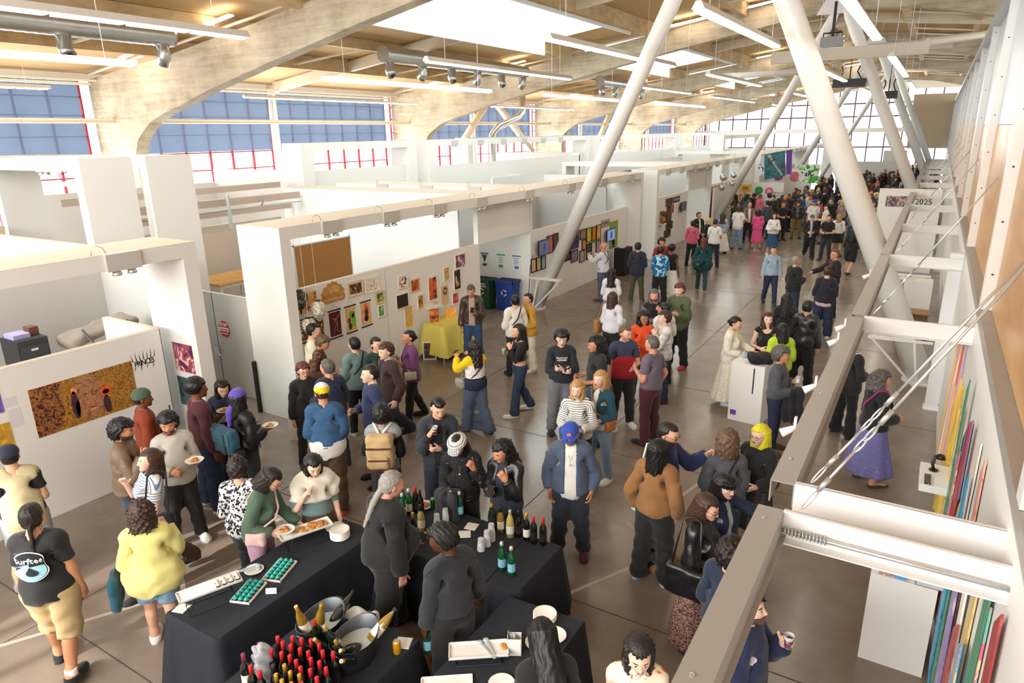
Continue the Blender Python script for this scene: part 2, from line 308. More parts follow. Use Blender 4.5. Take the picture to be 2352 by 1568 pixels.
for x0, x1, y0, y1 in SKY:
 for a, b in (((x0, y0), (x0, y1)), ((x1, y0), (x1, y1)), ((x0, y0), (x1, y0)), ((x0, y1), (x1, y1))):
  za, zb = zr(a[0]), zr(b[0]); top_ = 10.6
  wl.beam((a[0], a[1], (za + top_) / 2 - .25), (b[0], b[1], (zb + top_) / 2 - .25), .08, top_ - min(za, zb) + .9) if a[0] == b[0] else wl.hexa([(a[0], a[1] - .04, za - .1), (b[0], a[1] - .04, zb - .1), (b[0], a[1] + .04, zb - .1), (a[0], a[1] + .04, za - .1), (a[0], a[1] - .04, top_), (b[0], a[1] - .04, top_), (b[0], a[1] + .04, top_), (a[0], a[1] + .04, top_)])
 gz.box(x0, x1, y0, y1, 10.45, 10.46)
 for k in range(1, 14): bars.box(x0, x1, y0 + k * (y1 - y0) / 14 - .04, y0 + k * (y1 - y0) / 14 + .04, 10.36, 10.44)
 bars.box((x0 + x1) / 2 - .05, (x0 + x1) / 2 + .05, y0, y1, 10.30, 10.42)
_g = NT('frosted_skylight_glass'); _t = _g.N('BsdfTranslucent'); _t.inputs[0].default_value = (*lin('#cfe6e6'), 1); _g.L(_t.outputs[0], _g.out.inputs[0])
sw = struct('skylight_wells', wl, WHITE); gz.build('skylight_glazing', _g.m, sw); bars.build('skylight_bars', plain('skylight_bar', '#6f7a7d', .5), sw)
for k, (x, w, h) in enumerate(((-23.6, .30, .55), (-20.4, .22, .40), (-16.75, .28, .55), (-12.15, .28, .60), (-8.2, .25, .50), (-5.6, .22, .4), (-2.2, .25, .45), (.8, .22, .35))):
 z = zr(x); o = struct('trim_%d' % (30 + k), MB().box(x - w / 2, x + w / 2, -8, 96, z - h, z), m_concrete('purlin_concrete', '#a48b66', '#c4a97e', '#d6bf97') if k == 0 else bpy.data.materials['purlin_concrete']); o.name = 'roof_purlin' + ('' if k == 0 else '.%03d' % k)
kk = 0
for y0 in FRY:
 for dy in (8.9,):
  for xa, xb in ((-28.6, -16.8), (-12.2, -4.4), (-4.4, 8.5)):
   y = y0 + dy; o = struct('trim_%d' % (50 + kk), MB().beam((xa, y, zr(xa) - .30), (xb, y, zr(xb) - .30), .22, .42), CREAM); o.name = 'roof_beam' + ('' if kk == 0 else '.%03d' % kk); kk += 1
kk = 0
for y0 in FRY:      # flat diagonal struts between purlins
 for dy in (3.2, 5.6, 12.0, 14.6):
  for xa, xb in ((-23.5, -20.5), (-8.1, -5.7), (-2.1, .7)):
   o = struct('roof_strut', MB().beam((xa, y0 + dy, zr(xa) - .42), (xb, y0 + dy + .9, zr(xb) - .36), .07, .07), CREAM); kk += 1
# ------------------------------------------------------------------ left window wall
XW = -29.4
ww = struct('wall_left', MB().box(XW - .3, XW, -8, 96, 0, 1.1).box(XW - .3, XW, -8, 96, 7.15, 7.7), WHITE)
glz = MB(); wi = 0
for k, y0 in enumerate([-2.3] + FRY[1:]):
 ya, yb = (y0 + .5, y0 + 17.87)
 for half in (0, 1):
  a = ya + half * 8.75; b = a + 8.55; wi += 1
  wn = struct('window_%d' % wi, MB().box(XW - .16, XW - .15, a, b, 1.1, 7.15), GLASS)
  for j in range(8): MB().box(XW - .14, XW - .04, a + j * (b - a) / 7 - .035, a + j * (b - a) / 7 + .035, 1.1, 7.15).build('mullion', RED, wn)
  for zz in (1.6, 2.6, 3.4, 4.2, 5.0, 5.8, 6.5): MB().box(XW - .13, XW - .08, a, b, zz - .025, zz + .025).build('transom', RED if zz < 4.3 else BLACKM, wn)
  if k < 5: s_ = MB().box(XW + .10, XW + .105, a + .15, b - .15, 4.25, 7.1).build('roller_screen', SCREEN, wn)
 MB().box(XW - .3, XW + .35, ya + 8.55, ya + 8.75, 0, 7.2).build('pilaster', WHITE, ww)
MB().box(XW - .3, XW, -8, -1.8, 1.1, 7.15).build('end_infill', WHITE, ww)
for z, x, r in ((5.55, -27.6, .09), (6.95, -28.7, .05), (7.05, -28.3, .04)):
 o = struct('pipe_run', MB().tube([(x, -6, z), (x, 90, z)], r, 8), PIPE, smooth=True)
# ------------------------------------------------------------------ far glass wall
YF = 93.0
fw = struct('wall_back', MB().box(-30, 14, YF, YF + .3, 0, .6).box(-30, 14, YF - .1, YF + .3, 8.9, 11.2), WHITE)
fg = struct('window_30', MB().box(-29, 6, YF + .02, YF + .03, .6, 8.9), GLASS)
for j in range(22): MB().box(-28.4 + j * 1.75 - .06, -28.4 + j * 1.75 + .06, YF - .12, YF, .6, 8.9).build('mullion', DARKM, fg)
for zz in (2.6, 4.62, 6.05, 7.5): MB().box(-29, 6, YF - .14, YF, zz - .07, zz + .07).build('transom', DARKM if zz != 4.62 else plain('slate_transom', '#56606b', .5), fg)
MB().box(-29, -2, YF - 3, YF - 2.6, 4.3, 4.75).build('mezzanine_edge', WHITE, fw)
struct('wall_right_far', MB().box(-2.6, 3.0, 74.8, 75.1, 2.9, 7.6), plain('warm_wall_paint', '#cbb79c', .7)).name = 'wall_far_block'
# ------------------------------------------------------------------ right side wall
XR = .60
wr = struct('wall_right', MB().box(XR, XR + .25, -3, 12.95, 0, 2.80).box(XR, XR + .25, 13.65, 80, 0, 2.80), WHITE)
led = struct('trim_90', MB().box(XR + .004, 1.2, -3, 80, 2.80, 2.91), plain('ledge_grey', '#a29e99', .5, vary=.1)); led.name = 'wall_ledge'
pn = struct('wall_right_upper', MB().box(.735, .80, -3, 90, 2.91, 6.9), plain('panel_backing', '#b9bcbd', .6))
PLYB = [plain('polycarbonate_panel', '#c3ccd3', .35, vary=.04, scale=.8)]
finY = [8.6 + 4.65 * k for k in range(-2, 16)]
for k, y in enumerate(finY):
 y1 = y + 4.65
 for zz, z1, m in ((2.915, 4.80, PLY), (4.81, 6.75, PLYB[0])):
  if y > 40 and zz < 3: m = PLYB[0]
  for h in (0, 1): MB().box(.715, .735, y + .02 + h * 2.32, y + 2.32 + h * 2.32, zz, z1).build('wall_panel', m, pn)
 f = struct('trim_%d' % (100 + k), MB().box(.604, .735, y, y + .16, 2.915, 6.72), STEEL); f.name = 'wall_fin' + ('' if k == 0 else '.%03d' % k)
 for zz in np.arange(3.3, 6.7, .55): MB().tube([(.66, y - .012, zz), (.66, y + .01, zz)], .010, 6).build('bolt', BLACKM, f)
struct('trim_130', MB().box(.56, .80, -3, 90, 6.72, 6.86), GALV).name = 'wall_soffit'
cs = struct('steel_column', MB().box(.40, .60, 13.30, 13.50, 0, 2.78), STEEL); MB().box(.38, .62, 13.26, 13.54, 0, .02).build('base_plate', STEEL, cs)
for y in (27.2, 41.1): struct('steel_column', MB().box(.40, .60, y, y + .2, 0, 2.78), STEEL)
# ------------------------------------------------------------------ hung canopy frame: grey channels, cross beams, tie rods
BZ = 2.70; crossY = [3.74, 4.08, 8.62, 13.25, 17.75, 22.4, 26.9, 31.5, 36.1, 40.7, 45.3, 49.9, 54.5]
segs = [(-.8, 3.74), (4.08, 8.55), (8.70, 13.18), (13.33, 17.68), (17.8, 22.3), (22.45, 26.8), (26.95, 31.4), (31.6, 36), (36.2, 45), (45.2, 54.5)]
tg = thing('canopy_frame', 'long grey channel frame hung off the side wall with white cross beams and steel tie rods', 'frame', (0, 0, 0))
tg['kind'] = 'structure'; del tg['category']
for a, b in segs:
 c = MB(); c.box(-.62, -.475, a, b, BZ - .008, BZ); c.box(-.62, -.612, a, b, BZ - .15, BZ - .008); c.box(-.483, -.475, a, b, BZ - .15, BZ - .008); c.box(-.483, -.45, a, b, BZ - .158, BZ - .15)
 o = c.build('grey_channel', GREYB, tg)
 for yb in np.arange(a + .35, b - .1, 1.35): MB().lathe([(.012, 0), (.012, .006), (.004, .008)], (-.56, yb, BZ), 8).build('bolt_head', CHROME, o)
for i, y in enumerate(crossY):
 c = MB(); s_ = 1 if i != 1 else -1
 c.box(-.475, XR, y - .004, y + .004, BZ - .17, BZ + .01); c.box(-.475, XR, y - .07 if s_ > 0 else y - .0, y + (.0 if s_ > 0 else .07), BZ - .178, BZ - .17); c.box(-.475, XR, y - (.03 if s_ > 0 else 0), y + (.0 if s_ > 0 else .03), BZ + .002, BZ + .01)
 o = c.build('cross_beam', STEEL, tg)
 if i in (0, 1):
  MB().tube([(-.47, y - .05 * s_, BZ - .10), (XR, y - .05 * s_, BZ - .10)], .014, 8).build('tie_tube', CHROME, o, True)
  hx = []
  for k in range(0, 12 * 9): hx.append((-.46 + .0021 * k, y - .05 * s_ + .022 * math.cos(k * .7), BZ - .10 + .022 * math.sin(k * .7)))
  MB().tube(hx, .004, 5).build('coil_spring', CHROME, o, True)
for i, y in enumerate(crossY):
 a = np.array([-.40, y - .02, BZ + .02]); b = np.array([.606, y - .12 if i else 4.25, 4.36]); b = np.array([.606, (4.30 + .12 * (i == 1)) if i < 2 else y + .05, 4.36]); d = (b - a) / np.linalg.norm(b - a); L = np.linalg.norm(b - a)
 rod = MB().tube([a + d * .16, a + d * .50], .008, 8).tube([a + d * .60, b - d * .08], .008, 8); ro = rod.build('tie_rod', CHROME, tg, True)
 if i < 6:
  n = np.cross(d, [0, 0, 1.]); n /= np.linalg.norm(n)
  for t0, t1 in ((.03, .17), (.46, .56), (.54, .64)):
   lp = [a + d * (t0 + (t1 - t0) * (.5 - .5 * math.cos(q))) + n * .020 * math.sin(q) for q in np.linspace(0, 2 * math.pi, 15)]
   MB().tube(lp, .0055, 6, False).build('shackle', CHROME, ro, True)
  MB().tube([a + d * .17, a + d * .26], .014, 8).build('sleeve', CHROME, ro, True); MB().tube([a + d * .66, a + d * .76], .014, 8).build('sleeve', CHROME, ro, True)
def spot(loc, aim, nm, label, grp):
 t = thing('clip_spotlight', label, 'spotlight', loc, 0, grp); d = np.array(aim, float); d /= np.linalg.norm(d)
 MB().tube([np.zeros(3), d * .03, d * .11], [.018, .026, .036], 14).build('lamp_head', WHITE, t, True); MB().box(-.010, .010, -.02, .02, -.005, .09).build('clamp', WHITE, t); return t
for i, (y, lb) in enumerate(((5.25, 'nearest white clip spotlight hanging off the grey channel'), (6.3, 'white clip spotlight on the grey channel beside the man in the grey sweatshirt'), (7.9, 'lower white clip spotlight of the pair behind the woman with the bun'), (8.55, 'upper white clip spotlight of the pair under the channel joint'), (11.9, 'small white clip spotlight farthest along the grey channel'))):
 spot((-.66, y, BZ - .12), (-.75, -.2, -.45), '', lb, 'clip spotlights on the grey channel')
# ------------------------------------------------------------------ the great raking tubes
def rake(base, apex, r, label):
 t = thing('raking_tube', label, 'column', tuple(base)); t['kind'] = 'structure'; del t['category']; b = np.array(base, float); a = np.array(apex, float) - b
 MB().tube([np.zeros(3) - a / np.linalg.norm(a) * .1, a * .94, a], [r, r, r * .55], 28).build('tube', TUBE, t, True); MB().lathe([(r * 1.5, 0), (r * 1.5, .03)], (0, 0, 0), 20).build('base_plate', TUBE, t); return t
for k in range(4):
 d = 17.87 * k; ap = (-4.30, 15.65 + d, 9.75)
 rake((-9.30, 16.5 + d, 0), ap, .185, 'white raking tube column rising from the booth side'); rake((.33, 14.85 + d, 0), (-4.15, 15.55 + d, 9.8), .235, 'white raking tube column rising from the wall side')
 struct('roof_node_plate', MB().prism([(-5.2, 9.35), (-3.4, 9.35), (-3.9, 10.2), (-4.7, 10.2)], 'y', 15.50 + d, 15.56 + d), STEEL)
def bumper(x, y, sx, sy):
 t = tag(thing('bumper_rail', 'white triangular steel rail round the foot of a raking tube', 'rail', (x, y, 0)), kind='structure'); del t['category']
 p = [(sx * .15, -.25 * sy, .95), (sx * .15 + sx * .75, -.30 * sy, .95), (sx * .15 + sx * .75, -.42 * sy, .95), (-sx * .15, -.35 * sy, .95)]
 MB().beam(p[0], p[1], .05, .04).beam(p[1], p[2], .05, .04).beam(p[2], p[3], .05, .04).build('rail', STEEL, t); MB().beam(p[1], (sx * .05, -.3 * sy, .06), .04, .04).beam(p[0], (0, -.3 * sy, .06), .04, .04).build('brace', STEEL, t)
bumper(-9.25, 16.5, 1, 1); bumper(.25, 14.6, -1, 1)
struct('roof_brace', MB().tube([(-9.0, 33.3, 7.15), (-5.4, 33.3, 7.15)], .13, 14), TUBE, smooth=True); struct('roof_brace', MB().tube([(-5.4, 33.3, 7.15), (-4.5, 36.0, 8.9)], .12, 14), TUBE, smooth=True)
struct('roof_brace', MB().tube([(-1.0, 34, 8.05), (2.6, 40, 8.9)], .16, 14), CREAM, smooth=True)
hb = struct('hung_beam', MB().box(-5.75, -.75, 27.9, 28.1, 7.10, 7.50), plain('hung_beam_paint', '#cfc6b8', .6))
struct('roof_beam_box', MB().box(-3.7, -.1, 36.6, 37.0, 8.0, 8.4), plain('hung_box_paint', '#cbbab0', .6))
nw = MB().box(-30, -10.9, -8.3, -8, 0, 11).box(-8.3, 4, -8.3, -8, 0, 11).box(-10.9, -8.3, -8.3, -8, 0, 4.6).box(-10.9, -8.3, -8.3, -8, 7.4, 11)  # unseen wall added to block the sun, opening placed for a floor patch
wf = struct('wall_sun_block', nw, WHITE)
for x in (-10.3, -9.6, -8.9): MB().box(x - .05, x + .05, -8.25, -8.05, 4.6, 7.4).build('mullion', RED, wf)  # unseen bars added to split the sun patch
MB().box(-10.9, -8.3, -8.25, -8.05, 5.95, 6.05).build('transom', RED, wf)
# ------------------------------------------------------------------ people: rest-pose body and clothes grown from distance fields, then posed
def sstep(x, a, b):
 t = np.clip((x - a) / (b - a), 0, 1); return t * t * (3 - 2 * t)
def smin(a, b, k):
 h = np.clip(0.5 + 0.5 * (b - a) / k, 0, 1); return b + (a - b) * h - k * h * (1 - h)
def smax(a, b, k): return -smin(-a, -b, k)
def ell(p, c, r):
 q = (p - np.array(c)) / np.array(r); k0 = np.sqrt((q * q).sum(-1)) + 1e-9
 q2 = q / np.array(r); k1 = np.sqrt((q2 * q2).sum(-1)) + 1e-9
 return k0 * (k0 - 1) / k1
def cone(p, a, b, ra, rb):
 a = np.array(a, float); b = np.array(b, float); ab = b - a
 t = np.clip(((p - a) @ ab) / (ab @ ab), 0, 1)
 return np.linalg.norm(p - a - t[..., None] * ab, axis=-1) - (ra + (rb - ra) * t)
def rbox(p, c, h, r):
 q = np.abs(p - np.array(c)) - (np.array(h) - r)
 return np.linalg.norm(np.maximum(q, 0), axis=-1) + np.minimum(q.max(-1), 0) - r
def surface_net(fn, xs, ys, zs, newton=2):
 X, Y, Z = np.meshgrid(xs, ys, zs, indexing='ij'); P = np.stack([X, Y, Z], -1)
 F = fn(P.reshape(-1, 3)).reshape(X.shape); ins = F < 0
 nx, ny, nz = X.shape
 acc = np.zeros((nx - 1, ny - 1, nz - 1, 3)); cnt = np.zeros((nx - 1, ny - 1, nz - 1))
 edges = []
 for ax in range(3):
  s0 = [slice(None)] * 3; s1 = [slice(None)] * 3; s0[ax] = slice(0, -1); s1[ax] = slice(1, None)
  f0, f1 = F[tuple(s0)], F[tuple(s1)]; m = (f0 < 0) != (f1 < 0)
  idx = np.argwhere(m)
  if not len(idx): continue
  t = (f0[m] / (f0[m] - f1[m]))[:, None]
  pt = P[tuple(s0)][m] * (1 - t) + P[tuple(s1)][m] * t
  o1, o2 = [(1, 2), (2, 0), (0, 1)][ax]
  quad = []
  for d1, d2 in ((0, 0), (-1, 0), (-1, -1), (0, -1)):
   c = idx.copy(); c[:, o1] += d1; c[:, o2] += d2; quad.append(c)
  quad = np.stack(quad, 1)
  ok = ((quad >= 0) & (quad < np.array(acc.shape[:3]))).all((1, 2))
  for k in range(4):
   c = quad[ok, k]; np.add.at(acc, (c[:, 0], c[:, 1], c[:, 2]), pt[ok]); np.add.at(cnt, (c[:, 0], c[:, 1], c[:, 2]), 1)
  edges.append((quad[ok], f0[m][ok] < 0))
 used = cnt > 0; ids = -np.ones(cnt.shape, int); ids[used] = np.arange(used.sum())
 V = acc[used] / cnt[used][:, None]; Fs = []
 for q, pos in edges:
  f = ids[q[..., 0], q[..., 1], q[..., 2]]
  f[~pos] = f[~pos][:, ::-1]; Fs.append(f)
 Fs = np.concatenate(Fs)
 for _ in range(newton):
  e = 1e-3; d = fn(V); g = np.stack([fn(V + e * np.eye(3)[k]) - d for k in range(3)], -1) / e
  n2 = (g * g).sum(-1) + 1e-6; step = (d / n2)[:, None] * g
  l = np.linalg.norm(step, axis=1, keepdims=True); V = V - step * np.minimum(1, .012 / (l + 1e-9))
 return V, Fs
def seg(*parts):                      # seg((a,b,step),...) -> nonuniform axis
 out = []
 for a, b, h in parts:
  n = max(1, round((b - a) / h)); out += list(a + (b - a) * np.arange(n) / n)
 return np.array(out + [parts[-1][1]])
SH, EL, WR, AZ = .160, .440, .695, 1.42      # shoulder, elbow, wrist x and arm height in the rest pose
FING = ((-.030, .080, .0088), (-.010, .095, .0092), (.011, .088, .0090), (.031, .068, .0080))   # y, length, radius
def sdf_head(p, fem):
 c = ell(p, (0, .012, 1.668), (.075, .096, .090))
 j = ell(p, (0, -.034, 1.602), (.056 - .004 * fem, .062, .070)); d = smin(c, j, .05)
 d = smin(d, ell(p, (0, -.060, 1.642), (.056, .036, .058)), .03)
 d = smin(d, ell(p, (0, -.082, 1.556), (.024, .020, .020)), .03)                       # chin
 q = np.abs(p * [1, 0, 0]) + p * [0, 1, 1]
 d = smax(d, -ell(q, (.031, -.112, 1.647), (.022, .018, .013)), .012)                   # eye sockets
 d = smin(d, ell(q, (.031, -.083, 1.646), (.0145, .012, .0105)), .004)                  # eyeballs
 d = smin(d, cone(p, (0, -.090, 1.660), (0, -.112, 1.618), .007, .012), .012)           # nose
 d = smin(d, ell(q, (.012, -.100, 1.612), (.009, .010, .008)), .006)
 d = smin(d, ell(p, (0, -.094, 1.590), (.024, .010, .0065)), .008)                      # lips
 d = smin(d, ell(p, (0, -.091, 1.580), (.020, .010, .0065)), .008)
 d = smin(d, ell(q, (.079, .018, 1.635), (.010, .020, .032)), .008)                     # ears
 return d
def sdf_hand(p):
 q = p.copy(); q[:, 0] = np.abs(q[:, 0]); x0 = WR
 d = rbox(q, (x0 + .050, 0, AZ), (.052, .042, .014), .013)
 d = smin(d, cone(q, (x0 - .02, 0, AZ), (x0 + .02, 0, AZ), .027, .026), .02)
 for y, L, r in FING:
  b = (x0 + .092, y, AZ); m = (x0 + .092 + L * .52, y * 1.08, AZ - .008); e = (x0 + .092 + L * .96, y * 1.12, AZ - .026)
  d = smin(d, np.minimum(cone(q, b, m, r * 1.05, r), cone(q, m, e, r, r * .85)), .004)
 t0, t1, t2 = (x0 + .022, -.034, AZ - .004), (x0 + .062, -.068, AZ - .016), (x0 + .094, -.084, AZ - .026)
 return smin(d, np.minimum(cone(q, t0, t1, .0145, .0115), cone(q, t1, t2, .0115, .009)), .012)
def sdf_torso(p, fem, f=0.0, k=.07):
 w = 1 - .07 * fem
 d = ell(p, (0, .008, 1.29), (.168 * w + f, .112 + f, .21 + f))
 d = smin(d, ell(p, (0, .0, 1.11), (.146 - .018 * fem + f, .108 - .008 * fem + f, .17 + f)), k)
 d = smin(d, ell(p, (0, .012, .955), (.166 + .012 * fem + f, .122 + f, .14 + f)), k)
 q = np.abs(p * [1, 0, 0]) + p * [0, 1, 1]
 d = smin(d, cone(q, (.02, .022, 1.47), (SH * w, .012, 1.42), .046 + f * .5, .046 + f * .5), .05)
 if fem: d = smin(d, ell(q, (.072, -.085, 1.275), (.062 + f, .050 + f, .060 + f)), .04)
 return d
def sdf_arm(p, f=0.0, f2=None, fem=0):
 f2 = f if f2 is None else f2; q = p.copy(); q[:, 0] = np.abs(q[:, 0]); w = 1 - .1 * fem
 return np.minimum(cone(q, (SH - .01, .012, AZ), (EL, .014, AZ), .050 * w + f * .7, .042 * w + (f + f2) / 2), cone(q, (EL, .014, AZ), (WR + .01, .004, AZ), .042 * w + (f + f2) / 2, .027 * w + f2))
HIP, KNE, ANK = (.092, .006, .90), (.104, -.004, .49), (.112, .022, .085)
def sdf_leg(p, f=0.0, fk=None, fa=None):
 fk = f if fk is None else fk; fa = fk if fa is None else fa; q = p.copy(); q[:, 0] = np.abs(q[:, 0])
 d = np.minimum(cone(q, HIP, KNE, .090 + f, .056 + fk), cone(q, KNE, ANK, .055 + fk, .039 + fa))
 return smin(d, cone(q, (.105, .03, .40), (.108, .03, .28), .048 + fk * .7, .036 + fk * .7), .03)
def sdf_foot(p, f=0.0):
 q = p.copy(); q[:, 0] = np.abs(q[:, 0])
 d = cone(q, (.112, .040, .045), (.118, -.110, .035), .040 + f, .040 + f)
 d = smin(d, cone(q, (.112, .022, .14), (.112, .030, .06), .042 + f, .042 + f), .04)
 d = smin(d, ell(q, (.119, -.140, .030), (.046 + f, .070 + f, .034 + f)), .03)
 return smax(d, .004 - q[:, 2], .01)
def body_fn(fem):
 def fn(p):
  d = sdf_torso(p, fem); d = smin(d, sdf_arm(p, fem=fem), .045); d = smin(d, sdf_leg(p), .05)
  d = smin(d, cone(p, (0, .030, 1.43), (0, .014, 1.57), .058 - .008 * fem, .053 - .007 * fem), .035)
  d = smin(d, sdf_head(p, fem), .022); d = smin(d, sdf_hand(p), .012)
  return smin(d, sdf_foot(p), .03)
 return fn
def body_mesh(fem, lod):
 h = (.0085, .0125, .018)[lod]; hb = (.034, .045, .055)[lod]; hy = (.0080, .0105, .015)[lod]
 xa = [(-.92, -.69, h * 1.5), (-.69, -.11, hb), (-.11, .11, h), (.11, .69, hb), (.69, .92, h * 1.5)]
 ya = [(-.24, -.125, .018), (-.125, -.055, hy), (-.055, .055, hy), (.055, .16, .018)]
 za = [(-.01, .10, .018), (.10, 1.37, hb), (1.37, 1.45, hy), (1.45, 1.53, .014), (1.53, 1.78, h)]
 return surface_net(body_fn(fem), seg(*xa), seg(*ya), seg(*za), 2)
# ---- clothes (all in the rest pose)
def top_fn(fem, sleeve, hem, fit, neck, collar, puff, openw, flare, drop):
 cuff = {'long': WR - .015, 'short': .335, 'elbow': .44, 'none': .185, 'three': .60}[sleeve]
 def fn(p):
  f = .008 + fit * .62
  d = sdf_torso(p, fem, f + .004, .09)
  if hem < .93: d = smin(d, ell(p, (0, .012, .93), (.172 + .012 * fem + f + flare, .128 + f + flare * .8, .24 + f)), .06)
  if drop: d = smin(d, ell(p, (0, -.03, 1.05), (.150 + f + drop, .120 + f + drop, .20)), .06)
  a = sdf_arm(p, f + .003, f + .004 + fit * .25, fem)
  if sleeve == 'none': d = smin(d, smax(a, np.abs(p[:, 0]) - .17, .01), .03)
  else: d = smin(d, a, .05)
  if puff: d = d - puff * np.abs(np.sin(p[:, 2] * 42)) * (np.abs(p[:, 0]) < .24) - puff * np.abs(np.sin(p[:, 0] * 40)) * (np.abs(p[:, 0]) >= .24)
  x, y, z = p.T
  w = (.004 + fit * .16)
  d = d + w * (np.sin(z * 31 + x * 17 + np.sin(y * 23)) * .5 + np.sin(x * 29 - z * 19 + 2 * np.sin(z * 11 + y * 7)) * .5) * np.where(np.abs(x) > .2, 1.0, .7)
  if collar: d = smin(d, smax(cone(p, (0, .028, 1.44), (0, .022, 1.515), .068, .066), z - 1.515, .004), .02)
  zt = {'crew': 1.478, 'v': 1.478, 'wide': 1.452, 'tank': 1.40}[neck]
  cut = cone(p, (0, .024, zt), (0, .0, 1.75), .060, .075) if neck != 'wide' else ell(p, (0, .01, 1.49), (.125, .09, .06))
  if neck == 'tank': cut = np.minimum(ell(p, (0, -.03, 1.47), (.085, .11, .11)), ell(p, (0, .05, 1.49), (.085, .09, .08)))
  if neck == 'v': cut = np.minimum(cut, cone(p, (0, -.13, 1.44), (0, -.16, 1.29), .050, .006))
  if not collar or neck == 'v': d = smax(d, -cut, .008)
  else: d = smax(d, -cone(p, (0, .02, 1.47), (0, .0, 1.8), .056, .06), .006)
  if openw:
   wz = openw * (1 + .25 * (1.30 - z)); d = smax(d, -np.maximum(np.abs(x) - wz, y + .03), .012)
  d = np.maximum(d, hem - z + .010 * np.sin(x * 9) * np.sin(y * 7)); d = np.maximum(d, np.abs(x) - cuff)
  return d
 return fn
CACHE = {}
def garment_top(fem=0, sleeve='long', hem=.90, fit=.012, neck='crew', collar=False, puff=0, openw=0, flare=0, drop=0, h=.022):
 k = ('top', fem, sleeve, hem, fit, neck, collar, puff, openw, flare, drop, h)
 if k not in CACHE:
  CACHE[k] = surface_net(top_fn(fem, sleeve, hem, fit, neck, collar, puff, openw, flare, drop), seg((-.75, -.24, h * 1.25), (-.24, .24, h * .9), (.24, .75, h * 1.25)), seg((-.28, .26, h * .9)), seg((hem - .03, 1.28, h * 1.25), (1.28, 1.56, h * .8)), 1)
 return CACHE[k]
def garment_pants(fem=0, hem=.05, fit=.012, flare=0.0, knee=None, waist=1.02, h=.024):
 k = ('pants', fem, hem, fit, flare, knee, waist, h)
 if k in CACHE: return CACHE[k]
 def fn(p):
  x, y, z = p.T; f = .008 + fit
  d = smin(ell(p, (0, .012, .955), (.168 + .012 * fem + f * .6, .126 + f * .6, .15)), ell(p, (0, .003, 1.06), (.150 + f * .5, .112 + f * .5, .12)), .06)
  d = smin(d, sdf_leg(p, f, f if knee is None else knee, (f + .010 + flare)), .05)
  d = d + (.003 + fit * .12) * np.sin(z * 34 + 3 * np.sin(x * 12 + y * 9)) * sstep(z, .85, .6)
  d = np.maximum(d, z - waist); return np.maximum(d, hem - z)
 CACHE[k] = surface_net(fn, seg((-.30, .30, h * .9)), seg((-.20, .22, h)), seg((hem - .03, .75, h * 1.35), (.75, waist + .03, h)), 1)
 return CACHE[k]
def garment_skirt(fem=1, hem=.30, waist=1.04, flare=.14, pleats=0, h=.024):
 k = ('skirt', fem, hem, waist, flare, pleats, h)
 if k in CACHE: return CACHE[k]
 def fn(p):
  x, y, z = p.T; t = np.clip((.95 - z) / .6, 0, 1.4); a = np.arctan2(y, x)
  rx = .185 + flare * t; ry = .145 + flare * .85 * t
  g = np.where(z > .95, 1 - (z - .95) * 1.2, 1)
  if pleats: g = g * (1 + .05 * np.sin(a * pleats) * np.clip(t * 1.6, 0, 1))
  r = np.sqrt((x / (rx * g)) ** 2 + ((y - .01) / (ry * g)) ** 2); d = (r - 1) * .14
  return np.maximum(np.maximum(d, z - waist), hem - z)
 CACHE[k] = surface_net(fn, seg((-.46, .46, h)), seg((-.42, .44, h)), seg((hem - .03, waist + .03, h * 1.4)), 1)
 return CACHE[k]
def garment_shoes(kind='shoe', h=.016):
 k = ('shoes', kind, h)
 if k in CACHE: return CACHE[k]
 ht = {'shoe': .095, 'boot': .19, 'low': .075, 'sandal': .05}[kind]
 def fn(p):
  q = p.copy(); q[:, 0] = np.abs(q[:, 0])
  d = sdf_foot(p, .012); sole = rbox(q, (.116, -.058, .017), (.053, .158, .020), .019)
  d = np.minimum(d, smax(sole, ell(q, (.116, -.055, .0), (.060, .168, .3)), .01))
  return np.maximum(np.maximum(d, q[:, 2] - ht - .10 * np.clip(q[:, 1] + .05, -.1, .03)), -q[:, 2] - .003)
 CACHE[k] = surface_net(fn, seg((-.19, -.05, h), (-.05, .05, .05), (.05, .19, h)), seg((-.24, .12, h)), seg((-.02, ht + .03, h)), 1)
 return CACHE[k]
